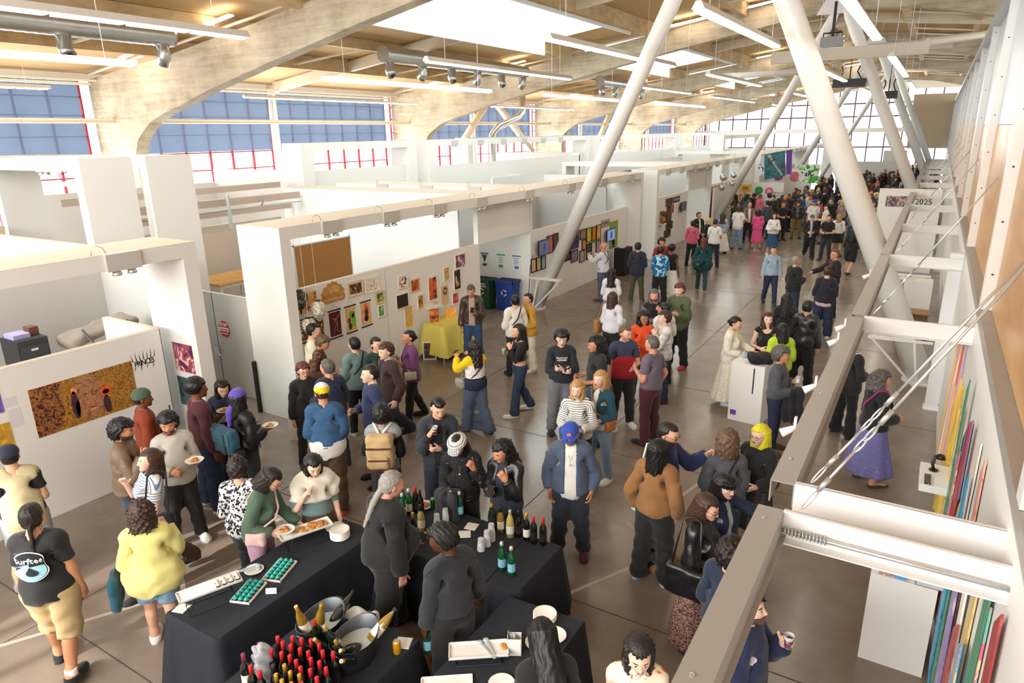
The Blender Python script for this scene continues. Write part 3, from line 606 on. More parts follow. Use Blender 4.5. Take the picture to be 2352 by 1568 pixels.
def hair_mesh(kind, h=.015):
 k = ('hair', kind, h)
 if k in CACHE: return CACHE[k]
 def cap_(p, o=.012): return smin(ell(p, (0, .016, 1.672), (.078 + o, .098 + o, .090 + o)), ell(p, (0, .045, 1.62), (.062 + o, .056 + o, .07 + o)), .03)
 def line(p, low=1.575, side=-.012, front=1.716):          # >0 on the face and below the nape
  x, y, z = p.T; side = side + .034 * sstep(z, 1.685, 1.64)
  return np.minimum(np.maximum(np.maximum(side - y, low - z), -1), front - z - np.clip(-.05 - y, 0, .08) * .10 + np.clip(np.abs(x) - .03, 0, 1) * .22)
 def strands(p, a=.0035, f=95): return a * np.sin(np.arctan2(p[:, 0], p[:, 1] + .0) * 17 + p[:, 2] * f * .25 + 2 * np.sin(p[:, 2] * 35))
 def curls(p, a, f): return a * (np.sin(p[:, 0] * f) * np.sin(p[:, 1] * f * 1.1 + 1) * np.sin(p[:, 2] * f * .93 + 2) + .6 * np.sin(p[:, 0] * f * 1.9 + p[:, 1] * f) * np.sin(p[:, 2] * f * 2.1 + 1))
 def tube(p, ry, thick, lo, hi, front):
  x, y, z = p.T; t = np.clip((hi - z) / .5, 0, 1)
  r = np.sqrt((x / (.086 + .012 * t)) ** 2 + ((y - .018 - .035 * t) / (ry + .004 * t)) ** 2)
  d = np.abs(r - 1) * .09 - thick
  return np.maximum(np.maximum(np.maximum(d, front - y + .02 * np.sin(z * 20)), lo - z + .012 * np.sin(np.arctan2(x, y) * 9)), z - hi)
 def fn(p):
  x, y, z = p.T
  if kind == 'short': return smax(cap_(p, .013), line(p), .008) + strands(p, .003)
  if kind == 'buzz': return smax(cap_(p, .005), line(p, 1.59, -.004, 1.722), .006)
  if kind == 'fade': return smax(smin(cap_(p, .006), ell(p, (0, -.005, 1.725), (.068, .090, .062)), .02), line(p, 1.60, -.004, 1.718), .006) + strands(p, .003)
  if kind == 'balding': return smax(smax(cap_(p, .007), line(p), .006), -ell(p, (0, -.01, 1.78), (.066, .10, .06)), .006)
  if kind == 'messy': return smax(cap_(p, .024), line(p, 1.57, -.02, 1.708), .012) + curls(p, .010, 75)
  if kind == 'curly': return smax(cap_(p, .038), line(p, 1.56, -.022, 1.706), .014) + curls(p, .013, 95)
  if kind == 'afro': return smax(ell(p, (0, .022, 1.695), (.118, .122, .112)), line(p, 1.60, -.03, 1.70), .015) + curls(p, .007, 130)
  if kind == 'twists': return smax(cap_(p, .026), line(p, 1.59, -.02, 1.704), .012) + .010 * np.sin(x * 120) * np.sin(y * 120 + z * 60)
  base = smax(cap_(p, .014), line(p, 1.56, -.028, 1.710), .01)
  if kind == 'pony': return smin(base, cone(p, (0, .115, 1.665), (0, .150, 1.46), .026, .016), .02) + strands(p, .002)
  if kind == 'lowpony': return smin(smax(cap_(p, .008), line(p, 1.575, -.01, 1.716), .008), cone(p, (0, .095, 1.60), (0, .135, 1.38), .024, .012), .015) + strands(p, .003)
  if kind == 'braid': return smin(smax(cap_(p, .010), line(p, 1.575, -.01, 1.72), .008), np.minimum(cone(p, (0, .09, 1.60), (0, .120, 1.48), .026, .030), cone(p, (0, .12, 1.48), (0, .135, 1.26), .030, .014)), .015) + curls(p, .005, 110)
  if kind == 'bun': return np.minimum(smax(cap_(p, .010), line(p, 1.57, -.016, 1.714), .008), ell(p, (0, .122, 1.70), (.042, .038, .040))) + strands(p, .002)
  if kind == 'lowbun': return np.minimum(smax(cap_(p, .010), line(p, 1.57, -.016, 1.714), .008), ell(p, (0, .120, 1.625), (.040, .034, .036))) + strands(p, .002)
  if kind == 'bob': return smin(base, tube(p, .100, .020, 1.50, 1.70, -.045), .02) + strands(p)
  if kind == 'bobcurly': return smin(smax(cap_(p, .030), line(p, 1.56, -.03, 1.708), .012), tube(p, .112, .030, 1.50, 1.70, -.03), .02) + curls(p, .014, 85)
  if kind == 'mid': return smin(base, tube(p, .100, .016, 1.43, 1.70, -.042), .02) + strands(p)
  if kind == 'long': return smin(base, tube(p, .102, .017, 1.30, 1.70, -.035), .02) + strands(p)
  if kind == 'wavy': return smin(smax(cap_(p, .020), line(p, 1.56, -.03, 1.708), .012), tube(p, .106, .020, 1.32, 1.70, -.035), .02) + strands(p, .006, 140) + curls(p, .006, 60)
  if kind == 'bigcurly': return smin(smax(cap_(p, .045), line(p, 1.56, -.02, 1.70), .014), smax(ell(p, (0, .04, 1.56), (.122, .105, .15)), -.02 - y, .02), .03) + curls(p, .014, 80)
  if kind == 'fringe': return smin(smin(base, tube(p, .100, .020, 1.50, 1.70, -.05), .02), np.maximum(np.abs(np.sqrt((x / .084) ** 2 + ((y - .01) / .115) ** 2) - 1) * .09 - .010, np.maximum(np.maximum(1.668 - z, z - 1.73), y + .02)), .006) + strands(p)
  if kind == 'beanie': return smax(ell(p, (0, .014, 1.69), (.097, .114, .102)), 1.665 + .25 * y * 0 - z - y * .35, .01) + .002 * np.sin(np.arctan2(x, y) * 40)
  if kind == 'scarf': return np.minimum(smax(ell(p, (0, .016, 1.682), (.100, .118, .104)), 1.655 - z - y * .45, .008), np.minimum(cone(p, (0, .115, 1.60), (.02, .15, 1.50), .030, .045), cone(p, (.02, .15, 1.5), (.03, .16, 1.32), .045, .020))) + .003 * np.sin(z * 60 + y * 40)
  if kind in ('cap', 'capback'):
   crown = smax(ell(p, (0, .014, 1.685), (.096, .114, .096)), 1.682 - z - y * .05, .004); yb = -y if kind == 'cap' else y
   brim = np.maximum(np.sqrt((x / .080) ** 2 + ((yb - .095) / .085) ** 2) * .08 - .08, np.abs(z - 1.692 + .30 * np.clip(yb - .08, 0, 1) + 4 * x * x) - .006)
   return np.minimum(crown, np.maximum(brim, .05 - yb))
  if kind == 'newsboy': return np.minimum(smax(ell(p, (0, .01, 1.705), (.112, .130, .060)), 1.675 - z, .01), np.maximum(np.sqrt((x / .075) ** 2 + ((y + .105) / .055) ** 2) * .055 - .055 + np.abs(z - 1.680 - .3 * (y + .1)) * 1.0 - .004, y + .08))
  raise KeyError(kind)
 lo = {'long': 1.23, 'wavy': 1.25, 'mid': 1.38, 'bob': 1.46, 'fringe': 1.46, 'bobcurly': 1.44, 'braid': 1.22, 'lowpony': 1.34, 'pony': 1.42, 'bigcurly': 1.36, 'scarf': 1.28}.get(kind, 1.52)
 CACHE[k] = surface_net(fn, seg((-.19, .19, h)), seg((-.22, .22, h)), seg((lo, 1.86, h * 1.1)), 1)
 return CACHE[k]
BODY = {}
def get_body(fem, lod):
 if (fem, lod) not in BODY:
  V, F = body_mesh(fem, lod); n = np.zeros_like(V); fn = np.cross(V[F[:, 2]] - V[F[:, 0]], V[F[:, 3]] - V[F[:, 1]])
  for k in range(4): np.add.at(n, F[:, k], fn)
  BODY[fem, lod] = V, F, n / (np.linalg.norm(n, axis=1, keepdims=True) + 1e-12)
 return BODY[fem, lod]
CUFF = {'long': WR - .015, 'short': .335, 'elbow': .44, 'none': .185, 'three': .60}
GH = (.023, .029, .038); HH = (.0125, .0155, .021)
# ---- posing
def rodr(v, axis, ang):
 axis = axis / (np.linalg.norm(axis) + 1e-12); c = np.cos(ang)[:, None]; s = np.sin(ang)[:, None]
 return v * c + np.cross(axis, v) * s + axis * ((v @ axis)[:, None]) * (1 - c)
def rot_to(a, b):
 a = np.array(a, float); b = np.array(b, float); a /= np.linalg.norm(a); b /= np.linalg.norm(b)
 ax = np.cross(a, b); s = np.linalg.norm(ax); c = a @ b
 if s < 1e-8: return np.array([0, 1., 0]), (0. if c > 0 else np.pi)
 return ax / s, np.arctan2(s, c)
def mat(ax, ang):
 return np.stack([rodr(np.eye(3)[k][None], ax, np.array([ang]))[0] for k in range(3)], 1)
ARMS = {   # (upper-arm direction, forearm direction, forearm twist, finger curl) for the left arm: +x is outward, -y forward
 'down': ((.20, -.02, -1), (.10, -.16, -1), 0, .35), 'hang': ((.14, .05, -1), (.02, -.22, -1), 0, .3), 'bent': ((.22, .02, -1), (-.25, -1, -.12), .4, .7),
 'plate': ((.25, .05, -1), (-.30, -1, .10), 1.3, .35), 'cup': ((.20, .0, -1), (-.40, -.85, .35), .2, 1.15), 'mouth': ((.30, -.42, -.9), (-.50, -.55, .95), .3, 1.0),
 'chin': ((.22, -.45, -.9), (-.55, -.35, 1.0), .3, .9), 'pocket': ((.42, .22, -1), (-.10, -.38, -1), -.4, .3), 'cross': ((.22, -.30, -1), (-1, -.50, .18), .2, .6),
 'crossb': ((.20, -.32, -1), (-1, -.42, .02), .2, .6), 'phone': ((.18, -.15, -1), (-.55, -.85, .30), .6, .8), 'photo': ((.25, -.65, -.55), (-.35, -.8, .62), .3, .9),
 'reach': ((.12, -.80, -.55), (-.05, -1, -.25), .2, .7), 'reachlow': ((.14, -.55, -.85), (-.1, -1, -.45), .2, .8), 'point': ((.50, -.75, -.25), (.10, -1, .10), .1, .9),
 'raise': ((.55, -.50, -.70), (.20, -.75, .75), .2, .9), 'hip': ((.75, .25, -.9), (-.75, -.30, -.85), 0, .6), 'back': ((.25, .45, -1), (-.35, .35, -1), 0, .5),
 'hold': ((.30, -.10, -1), (-.60, -.80, -.10), .5, .9), 'side': ((.40, -.05, -1), (.25, -.25, -1), 0, .5), 'strap': ((.35, -.15, -1), (-.45, -.35, .95), .3, 1.2)}
LEGS = {'stand': ((.06, 0, .02, 0), (.06, 0, -.02, 0)), 'wide': ((.11, 0, .03, 0), (.11, 0, 0, 0)), 'relax': ((.03, .03, -.10, .16), (.05, 0, .04, 0)), 'walk': ((.02, 0, -.36, .10), (.02, 0, .30, .42)),
  'step': ((.03, 0, -.22, .06), (.03, 0, .18, .22)), 'cross': ((-.07, 0, -.06, .05), (.0, 0, .05, 0)), 'close': ((-.01, 0, 0, 0), (-.01, 0, 0, 0))}
def pose_points(V, P):
 V = np.array(V, float); x, y, z = V.T.copy(); ax = np.abs(x)
 g = P.get('girth', 1.0); bw = P.get('belly', 0)
 if g != 1 or bw:      # girth about the bone axes
  arm = sstep(ax, .17, .26) * (z > 1.2); leg = sstep(z, .86, .70); gg = 1 + (g - 1) * sstep(z, 1.56, 1.46) * sstep(z, .06, .14) * sstep(ax, .74, .68)
  cx = np.where(leg > 0, np.sign(x) * (.094 + .018 * sstep(z, .9, .1)) * leg, 0); nx = np.where(arm > .01, x, cx + (x - cx) * gg)
  b = 1 + bw * np.exp(-((z - 1.10) / .16) ** 2) * (ax < .3) * (y < .04)
  V = np.stack([nx, y * gg * b, np.where(arm > .5, AZ + (z - AZ) * gg, z)], 1)
 x0, y0, z0 = x, y, z
 def jrot(c, axis, ang, w):
  nonlocal V
  m = w > 1e-4
  if abs(ang) < 1e-5 or not m.any(): return
  V[m] = rodr(V[m] - c, np.array(axis, float), ang * w[m]) + c
 armg = np.where(z0 < 1.15, 0, np.maximum(sstep(ax, .215, .30), sstep(z0, 1.22, 1.33) * sstep(z0, 1.545, 1.49)))
 if P.get('rigid_head'): armg = armg * 0
 for sgn, key in ((1, 'L'), (-1, 'R')):
  side = (x0 * sgn > 0)
  a = P.get(key, 'down'); u, f, tw, cu = ARMS[a] if isinstance(a, str) else a
  S3 = np.array([sgn, 1, 1.]); u = np.array(u, float) * S3; f = np.array(f, float) * S3
  fan = (y0 > -.047) | (ax > WR + .13)
  for xk, xw in ((WR + .092, .014), (WR + .138, .012)):
   jrot(np.array([sgn * xk, 0, AZ]), (0, sgn, 0), cu, np.where(side & fan & (armg > 0), sstep(ax, xk - xw, xk + xw), 0))
  jrot(np.array([sgn * WR, 0, AZ]), (sgn, 0, 0), -tw * 1.0, np.where(side, sstep(ax, EL + .08, WR + .01), 0) * armg)
  if 'w' + key in P: jrot(np.array([sgn * WR, 0, AZ]), (0, sgn, 0), P['w' + key], np.where(side, sstep(ax, WR - .02, WR + .03), 0))
  a1, g1 = rot_to((sgn, 0, 0), u); R1 = mat(a1, g1); f1 = R1.T @ (f / np.linalg.norm(f))
  a2, g2 = rot_to((sgn, 0, 0), f1)
  jrot(np.array([sgn * EL, .014, AZ]), a2, g2, np.where(side, sstep(ax, EL - .055, EL + .055), 0) * armg)
  jrot(np.array([sgn * (SH - .020), .012, AZ - .018]), a1, g1, np.where(side, sstep(ax, .065, .235), 0) * armg)
 core = ax < .16
 hy, hp, hr = P.get('head', (0, 0, 0))[:3] if len(P.get('head', (0, 0, 0))) == 3 else (*P['head'], 0)
 wn = np.where(z0 > 1.7, 1, sstep(z0, 1.46, 1.58)) * np.where((ax < .2) & ((z0 > 1.5) | core), 1, 0)
 if P.get('rigid_head'): wn = np.ones(len(V))
 nc = np.array([0, .025, 1.52])
 hs = P.get('hs', 1.06); V = nc + (V - nc) * (1 + (hs - 1) * wn)[:, None]
 jrot(nc, (1, 0, 0), hp, wn); jrot(nc, (0, 1, 0), hr, wn); jrot(nc, (0, 0, 1), hy, wn)
 ws = sstep(z0, .95, 1.22); ws = np.where((ax > .3) & (z0 > 1.15), 1, ws)
 jrot(np.array([0, .02, 1.02]), (0, 0, 1), P.get('twist', 0), ws); jrot(np.array([0, .02, 1.02]), (1, 0, 0), P.get('lean', 0), ws); jrot(np.array([0, .02, 1.02]), (0, 1, 0), P.get('tilt', 0), ws)
 sl = sstep(x0, -.035, .035) if not P.get('skirt') else sstep(x0, -.14, .14)
 L = LEGS[P.get('legs', 'stand')] if isinstance(P.get('legs', 'stand'), str) else P['legs']
 low = (z0 < 1.15) * 1.0
 for sgn, q, sw in ((1, L[0], sl), (-1, L[1], 1 - sl)):
  ab, rz, fl, kn = q
  if not P.get('skirt'):
   jrot(np.array([sgn * .112, .022, .085]), (1, 0, 0), -(fl + kn) if P.get('flat', True) else 0, sstep(z0, .14, .07) * sw * low)
   jrot(np.array([sgn * .104, -.004, .49]), (1, 0, 0), kn, sstep(z0, .57, .42) * sw * low)
  jrot(np.array([sgn * .092, .006, .91]), (1, 0, 0), fl, sstep(z0, .99, .82) * sw * low)
  jrot(np.array([sgn * .092, .006, .91]), (0, 1, 0), -sgn * ab, sstep(z0, .99, .82) * sw * low)
 return V
MARK = np.array([[WR + .075, -.005, AZ - .03], [-WR - .075, -.005, AZ - .03], [0, 0, 1.66], [0, -.15, 1.30], [0, .15, 1.30], [.19, 0, .95], [-.19, 0, .95], [.112, -.05, 0], [-.112, -.05, 0], [.10, .02, 1.48], [-.10, .02, 1.48], [0, -.11, 1.588], [0, 0, 1.755], [WR + .02, 0, AZ], [-WR - .02, 0, AZ]])
def person(label, x, y, face, h=1.7, fem=0, skin='light', hair=('short', 'black'), top=None, over=None, low=None, shoes=('shoe', 'black'), pose=None, lod=1, group=None, extra=None, beard=0, name='person', z=0.0):
 """face: heading in degrees, 0 looks along -Y, 90 along +X"""
 P = dict(pose or {}); s = h / 1.765; a = math.radians(face); R = np.array([[math.cos(a), -math.sin(a), 0], [math.sin(a), math.cos(a), 0], [0, 0, 1]])
 V0, F0, N0 = get_body(fem, lod); ax0 = np.abs(V0[:, 0]); z0 = V0[:, 2]; cov = np.zeros(len(V0))
 for gm in (top, over):
  if gm:
   cf = CUFF[gm.get('sleeve', 'long')]; hm = gm.get('hem', .90); nk = {'wide': 1.40, 'tank': 1.34, 'v': 1.36}.get(gm.get('neck', 'crew'), 1.42)
   c1 = (z0 > hm + .03) * (ax0 < cf - .03) * (z0 < nk + (ax0 > .12) * .08) * ((ax0 < cf - .03) | (z0 < 1.3))
   if gm.get('openw'): c1 = c1 * ((V0[:, 1] > -.02) | (ax0 > .16))
   cov = np.maximum(cov, c1)
 if low:
  hm = low.get('hem', .05 if low['t'] == 'pants' else .46 if low['t'] == 'shorts' else .30); cov = np.maximum(cov, (z0 > hm + .04) * (z0 < 1.0) * (ax0 < .3))
 if shoes: cov = np.maximum(cov, .5 * (z0 < .08) * (ax0 < .3))
 pit = sstep(ax0, .06, .12) * sstep(ax0, .30, .24) * (z0 > 1.15) * (z0 < 1.46) * (cov > 0); Vs = V0 - N0 * (cov * .020 + pit * .034)[:, None]
 Vb = pose_points(Vs, P); dz = -Vb[:, 2].min(); off = np.array([x, y, z])
 def W(V): return ((V + [0, 0, dz]) * s) @ R.T + off
 b0 = np.array([x, y, z])
 hc = hair[1] if hair and hair[0] not in ('beanie', 'cap', 'capback', 'scarf', 'newsboy') else (hair[2] if hair and len(hair) > 2 else 'black')
 body = grow(name, W(Vb) - b0, F0, skin_mat(skin, hc, beard), None, rest=V0); body.location = b0
 body['label'] = label; body['category'] = 'person'
 if group: body['group'] = group
 def child(nm, VF, m, **k):
  V, F = VF; Pk = dict(P); Pk.update(k)
  return grow(nm, W(pose_points(V, Pk)) - b0, F, m, body, rest=V)
 if hair:
  kk = hair[0]
  if kk in ('cap', 'capback', 'beanie', 'newsboy', 'scarf'):
   child('cap' if kk != 'scarf' else 'headscarf', hair_mesh(kk, HH[lod]), mat_of(hair[1]), rigid_head=True, girth=1, belly=0)
   child('hair', hair_mesh(hair[3] if len(hair) > 3 else 'buzz', HH[lod]), hair_mat(hc), rigid_head=True, girth=1, belly=0)
  elif kk != 'none': child('hair', hair_mesh(kk, HH[lod]), hair_mat(hc), rigid_head=True, girth=1, belly=0)
 if low:
  k = dict(low); t = k.pop('t'); m = mat_of(k.pop('m'))
  if t == 'pants': child('trousers', garment_pants(fem, h=GH[lod], **k), m)
  elif t == 'shorts': child('shorts', garment_pants(fem, h=GH[lod], **{**dict(hem=.46, fit=.03, flare=.02), **k}), m)
  else: child('skirt', garment_skirt(fem, h=GH[lod], **k), m, skirt=True)
 if top:
  k = dict(top); m = mat_of(k.pop('m')); nm = k.pop('n', 'shirt'); child(nm, garment_top(fem, h=GH[lod], **k), m)
 if over:
  k = dict(over); m = mat_of(k.pop('m')); nm = k.pop('n', 'jacket'); k.setdefault('fit', .024); child(nm, garment_top(fem, h=GH[lod], **k), m)
 if shoes:
  V, F = garment_shoes(shoes[0], (.016, .020, .026)[lod])
  for sg in (1, -1):
   k = V[:, 0] * sg > 0; ix = np.cumsum(k) - 1; Fk = F[k[F].all(1)]; child('shoe', (V[k], ix[Fk]), mat_of(shoes[1]))
 M = W(pose_points(MARK, P)); mk = dict(zip(('handL', 'handR', 'head', 'chest', 'back', 'hipL', 'hipR', 'footL', 'footR', 'shL', 'shR', 'mouth', 'crown', 'wrL', 'wrR'), M))
 Hd = W(pose_points(np.array([[0, 0, 1.66], [.1, 0, 1.66], [0, -.1, 1.66], [0, 0, 1.76]]), {**P, 'rigid_head': True})); mk['hf'] = (Hd[0], (Hd[1] - Hd[0]) * 10, (Hd[2] - Hd[0]) * 10, (Hd[3] - Hd[0]) * 10)
 fwd = R @ np.array([0, -1, 0]); mk['fwd'] = fwd; mk['left'] = R @ np.array([1, 0, 0]); mk['obj'] = body; mk['base'] = b0; mk['W'] = W; mk['P'] = P; mk['s'] = s
 return mk
# ------------------------------------------------------------------ gallery portals (deep white frames) and partition walls
GW = WHITE; LAMPW = plain('warm_spot_lens', '#ffe2b8', .4, vary=0, emit='#ffd9a6', es=9.0); BOXG = plain('spot_box_grey', '#c9c5bf', .5, vary=.03)
TOPB = plain('raw_top_board', '#cdbba6', .75, vary=.05)
def portal(name, y0, y1, z0=3.2, z1=3.405, xa=-10.01, xb=-8.957, leg=.22, legs=(1, 1)):
 o = struct(name, MB().box(xa, xb, y0, y1, z0, z1), GW); MB().box(xa, xb, y0, y1, z1, z1 + .004).build('top_board', TOPB, o)
 if legs[0]: MB().box(xa, xb, y0, y0 + leg, 0, z0).build('portal_leg', GW, o)
 if legs[1]: MB().box(xa, xb, y1 - leg, y1, 0, z0).build('portal_leg', GW, o)
 return o
portal('gallery_portal', -8, 5.92, legs=(0, 1)); portal('gallery_portal', 7.42, 23.84); portal('gallery_portal', 25.29, 41.71); portal('gallery_portal', 43.16, 59.58); portal('gallery_portal', 61.0, 77.4)
def xportal(y0, y1, x0, x1, z0, z1, leg=.22, legs=(1, 1)):
 o = struct('gallery_portal', MB().box(x0, x1, y0, y1, z0, z1), GW); MB().box(x0, x1, y0, y1, z1, z1 + .004).build('top_board', TOPB, o)
 if legs[0]: MB().box(x0, x0 + leg, y0, y1, 0, z0).build('portal_leg', GW, o)
 if legs[1]: MB().box(x1 - leg, x1, y0, y1, 0, z0).build('portal_leg', GW, o)
xportal(13.85, 14.9, -16.3, -10.012, 3.2, 3.405, legs=(1, 0)); xportal(16.0, 17.05, -16.3, -10.012, 3.2, 3.405, legs=(1, 0))
xportal(7.1, 8.13, -21, -14.0, 4.25, 4.49, .26); xportal(8.42, 9.46, -21, -14.0, 4.25, 4.49, .26)
xportal(31.7, 32.7, -16.3, -10.012, 3.2, 3.405, legs=(1, 0)); xportal(49.6, 50.6, -16.3, -10.012, 3.2, 3.405, legs=(1, 0))
for y0, y1 in ((16.2, 22.2), (23.0, 38.6), (39.6, 55), (56, 71)): portal('gallery_portal', y0, y1, 4.38, 4.63, -18.9, -18.0, .5)
portal('gallery_portal', 33, 48, 4.38, 4.63, -23.9, -23.0, .5); portal('gallery_portal', 50, 64, 4.2, 4.45, -13.9, -13.0, .4)
def wall(name, x0, x1, y0, y1, z1, m=GW): o = struct(name, MB().box(x0, x1, y0, y1, 0, z1), m); MB().box(x0, x1, y0, y1, z1, z1 + .003).build('top_board', TOPB, o); return o
W1 = wall('wall_booth_1', -9.57, -9.45, -4, 5.46, 2.15); wall('wall_booth_2', -10.9, -9.57, 5.42, 5.50, 2.15)
MB().box(-9.4495, -9.447, 5.455, 5.462, 0, 2.15).build('panel_joint', BLACKM, W1)
for k, (a, b) in enumerate(((7.65, 10.39), (10.41, 13.85))): wall('wall_booth_%d' % (3 + k), -9.57, -9.45, a, b, 2.20)
for k, (a, b) in enumerate(((16.6, 19.55), (19.57, 23.6))): wall('wall_booth_%d' % (5 + k), -9.57, -9.45, a, b, 2.18)
wall('wall_booth_7', -9.57, -9.45, 25.6, 30.85, 2.2); wall('wall_booth_8', -9.57, -9.45, 34, 41.5, 2.2); wall('wall_booth_9', -9.57, -9.45, 43.4, 58, 2.2)
struct('wall_fascia_1', MB().box(-9.58, -9.45, 13.86, 16.45, 2.19, 3.2), GW); wall('wall_alcove_1', -11.9, -9.45, 16.46, 16.58, 3.2); struct('wall_alcove_3', MB().box(-9.58, -9.45, 13.86, 13.9, 0, 2.19), GW)
struct('wall_fascia_2', MB().box(-9.58, -9.45, 30.86, 33.6, 2.19, 3.2), GW); wall('wall_alcove_2', -11.9, -9.2, 33.62, 33.72, 3.2)
GREYW = plain('studio_wall_grey', '#c8c6c3', .7, vary=.02); TANW = plain('studio_wall_tan', '#c4b1a0', .7, vary=.03)
wall('wall_studio_1', -13.4, -13.3, -4, 6.9, 2.75, GREYW); wall('wall_studio_2', -13.3, -10.9, 6.75, 6.87, 2.75, GREYW); wall('wall_studio_3', -21, -13.4, 6.75, 6.87, 2.9, GREYW)
wall('wall_studio_4', -18.7, -18.6, 9.6, 15.9, 2.15, TANW); wall('wall_studio_5', -16.3, -10.0, 13.80, 13.86, 3.2, GW); wall('wall_studio_6', -16.3, -10.0, 22.9, 23.0, 2.9, GREYW)
wall('wall_studio_8', -12.9, -12.8, 16.6, 23, 3.0, GREYW); wall('wall_studio_9', -13, -12.9, 25, 42, 3.0, GREYW)
for k, (y, x0, x1, zt) in enumerate(((17.1, -24, -18.9, 3.7), (29.6, -18.9, -12.5, 2.9), (37.6, -24, -18.2, 3.7), (52, -24, -13, 3.4), (66, -24, -12, 3.2))): wall('wall_studio_%d' % (10 + k), x0, x1, y, y + .12, zt)
for k, (x, a, b, zt) in enumerate(((-18.2, 16.4, 22, 3.7), (-18.2, 23.4, 38, 3.55), (-16.2, 25, 31, 3.0), (-24, 10, 30, 3.2), (-15.6, 34, 49, 3.1), (-18.2, 40, 70, 3.5))): wall('wall_studio_%d' % (20 + k), x - .1, x, a, b, zt)
dr = struct('door_1', MB().box(-11.75, -10.02, 7.75, 7.80, .01, 2.02), plain('door_warm_grey', '#b9b3ad', .6)); struct('trim_140', MB().box(-12.1, -11.75, 7.74, 7.82, 0, 2.02), plain('door_frame_grey', '#c4bfb9', .6))
MB().box(-11.475, -11.465, 7.745, 7.752, 0, 2.02).build('leaf_joint', BLACKM, dr)
MB().box(-11.58, -11.44, 7.71, 7.75, .78, .92).build('lock_body', CHROME, dr); MB().tube([(-11.5, 7.70, .80), (-11.34, 7.69, .79)], .012, 8).build('lever', CHROME, dr, True)
struct('trim_141', MB().box(-10.02, -9.965, 7.36, 7.43, 0, .98), BLACKM).name = 'corner_guard'
def text(parent, s, loc, size, m, rot, sp=1.0, ext=.0012, bold=False, name='lettering', align='CENTER', sx=1.0):
 c = bpy.data.curves.new(name, 'FONT'); c.body = s; c.size = size; c.align_x = align; c.align_y = 'CENTER'; c.extrude = ext; c.space_character = sp; c.resolution_u = 2
 if bold: c.offset = size * .02
 t = bpy.data.objects.new(name, c); COL.objects.link(t); dg = bpy.context.evaluated_depsgraph_get(); me = bpy.data.meshes.new_from_object(t.evaluated_get(dg)); bpy.data.objects.remove(t)
 o = bpy.data.objects.new(name, me); COL.objects.link(o); me.materials.clear(); me.materials.append(m); o.location = loc; o.rotation_euler = rot; o.scale = (sx, 1, 1)
 if parent: o.parent = parent
 return o
RX = (math.radians(90), 0, math.radians(90)); RYN = (math.radians(90), 0, 0); RL = (math.radians(90), 0, math.radians(-90))     # facing +X, facing -Y, facing -X
INKB = plain('black_print_ink', '#141414', .7, vary=0); PAPER = plain('white_print_paper', '#efece6', .7, vary=.01); REDS = plain('sign_red', '#c32a2c', .5, vary=.02); WINK = plain('white_print_ink', '#f4f2ee', .6, vary=0)
sg = thing('stop_sign', 'red octagonal stop sign on the grey studio door', 'sign', (-11.21, 7.74, 1.33)); oc = [(.15 * math.cos(math.pi / 8 + k * math.pi / 4), .17 * math.sin(math.pi / 8 + k * math.pi / 4)) for k in range(8)]
MB().prism(oc, 'y', -.006, .004).build('sign_plate', REDS, sg); MB().box(-.135, .135, -.009, -.006, -.035, .03).build('white_band', WINK, sg); text(sg, 'STOP', (0, -.009, .085), .085, WINK, RYN, bold=True); text(sg, 'Private Studios', (0, -.011, -.003), .038, INKB, RYN, bold=True); text(sg, 'NO VISITORS', (0, -.009, -.085), .036, WINK, RYN)
# ---------------------------------------------------------------- art prints
def artmat(key, cols, sc=5, warp=1.2, seed=0, cell=False, stretch=(1, 1, 1)):
 k = ('art', key)
 if k in MATS: return MATS[k]
 m = NT('print_' + key); v = m.coord(); mp = m.N('Mapping'); mp.inputs['Location'].default_value = (seed * 3.7, seed * 1.3, seed * 2.1); mp.inputs['Scale'].default_value = stretch; m.L(v, mp.inputs[0])
 n = m.N('TexNoise', i_Scale=sc, i_Detail=5, i_Roughness=.6, i_Distortion=warp); m.L(mp.outputs[0], n.inputs['Vector']); f = n.outputs[0]
 if cell:
  vo = m.N('TexVoronoi', i_Scale=sc * 3); m.L(mp.outputs[0], vo.inputs['Vector']); f = m.math('ADD', m.math('MULTIPLY', f, .6), m.math('MULTIPLY', vo.outputs['Distance'], .5))
 N = len(cols); r = m.N('ValToRGB'); r.color_ramp.interpolation = 'CONSTANT' if N > 3 else 'EASE'; e = r.color_ramp.elements
 while len(e) < N: e.new(.5)
 for i, c in enumerate(cols): e[i].position = .30 + .40 * i / max(1, N - 1) if i else 0; e[i].color = (*lin(c), 1)
 m.L(f, r.inputs[0]); m.base(r.outputs[0]); m.set(Roughness=.4); MATS[k] = m.m; return m.m
FRW = plain('white_wood_frame', '#efe6d6', .5, vary=.03); FRB = plain('black_picture_frame', '#1d1a1a', .45); FRN = plain('natural_wood_frame', '#dcbf8e', .5)
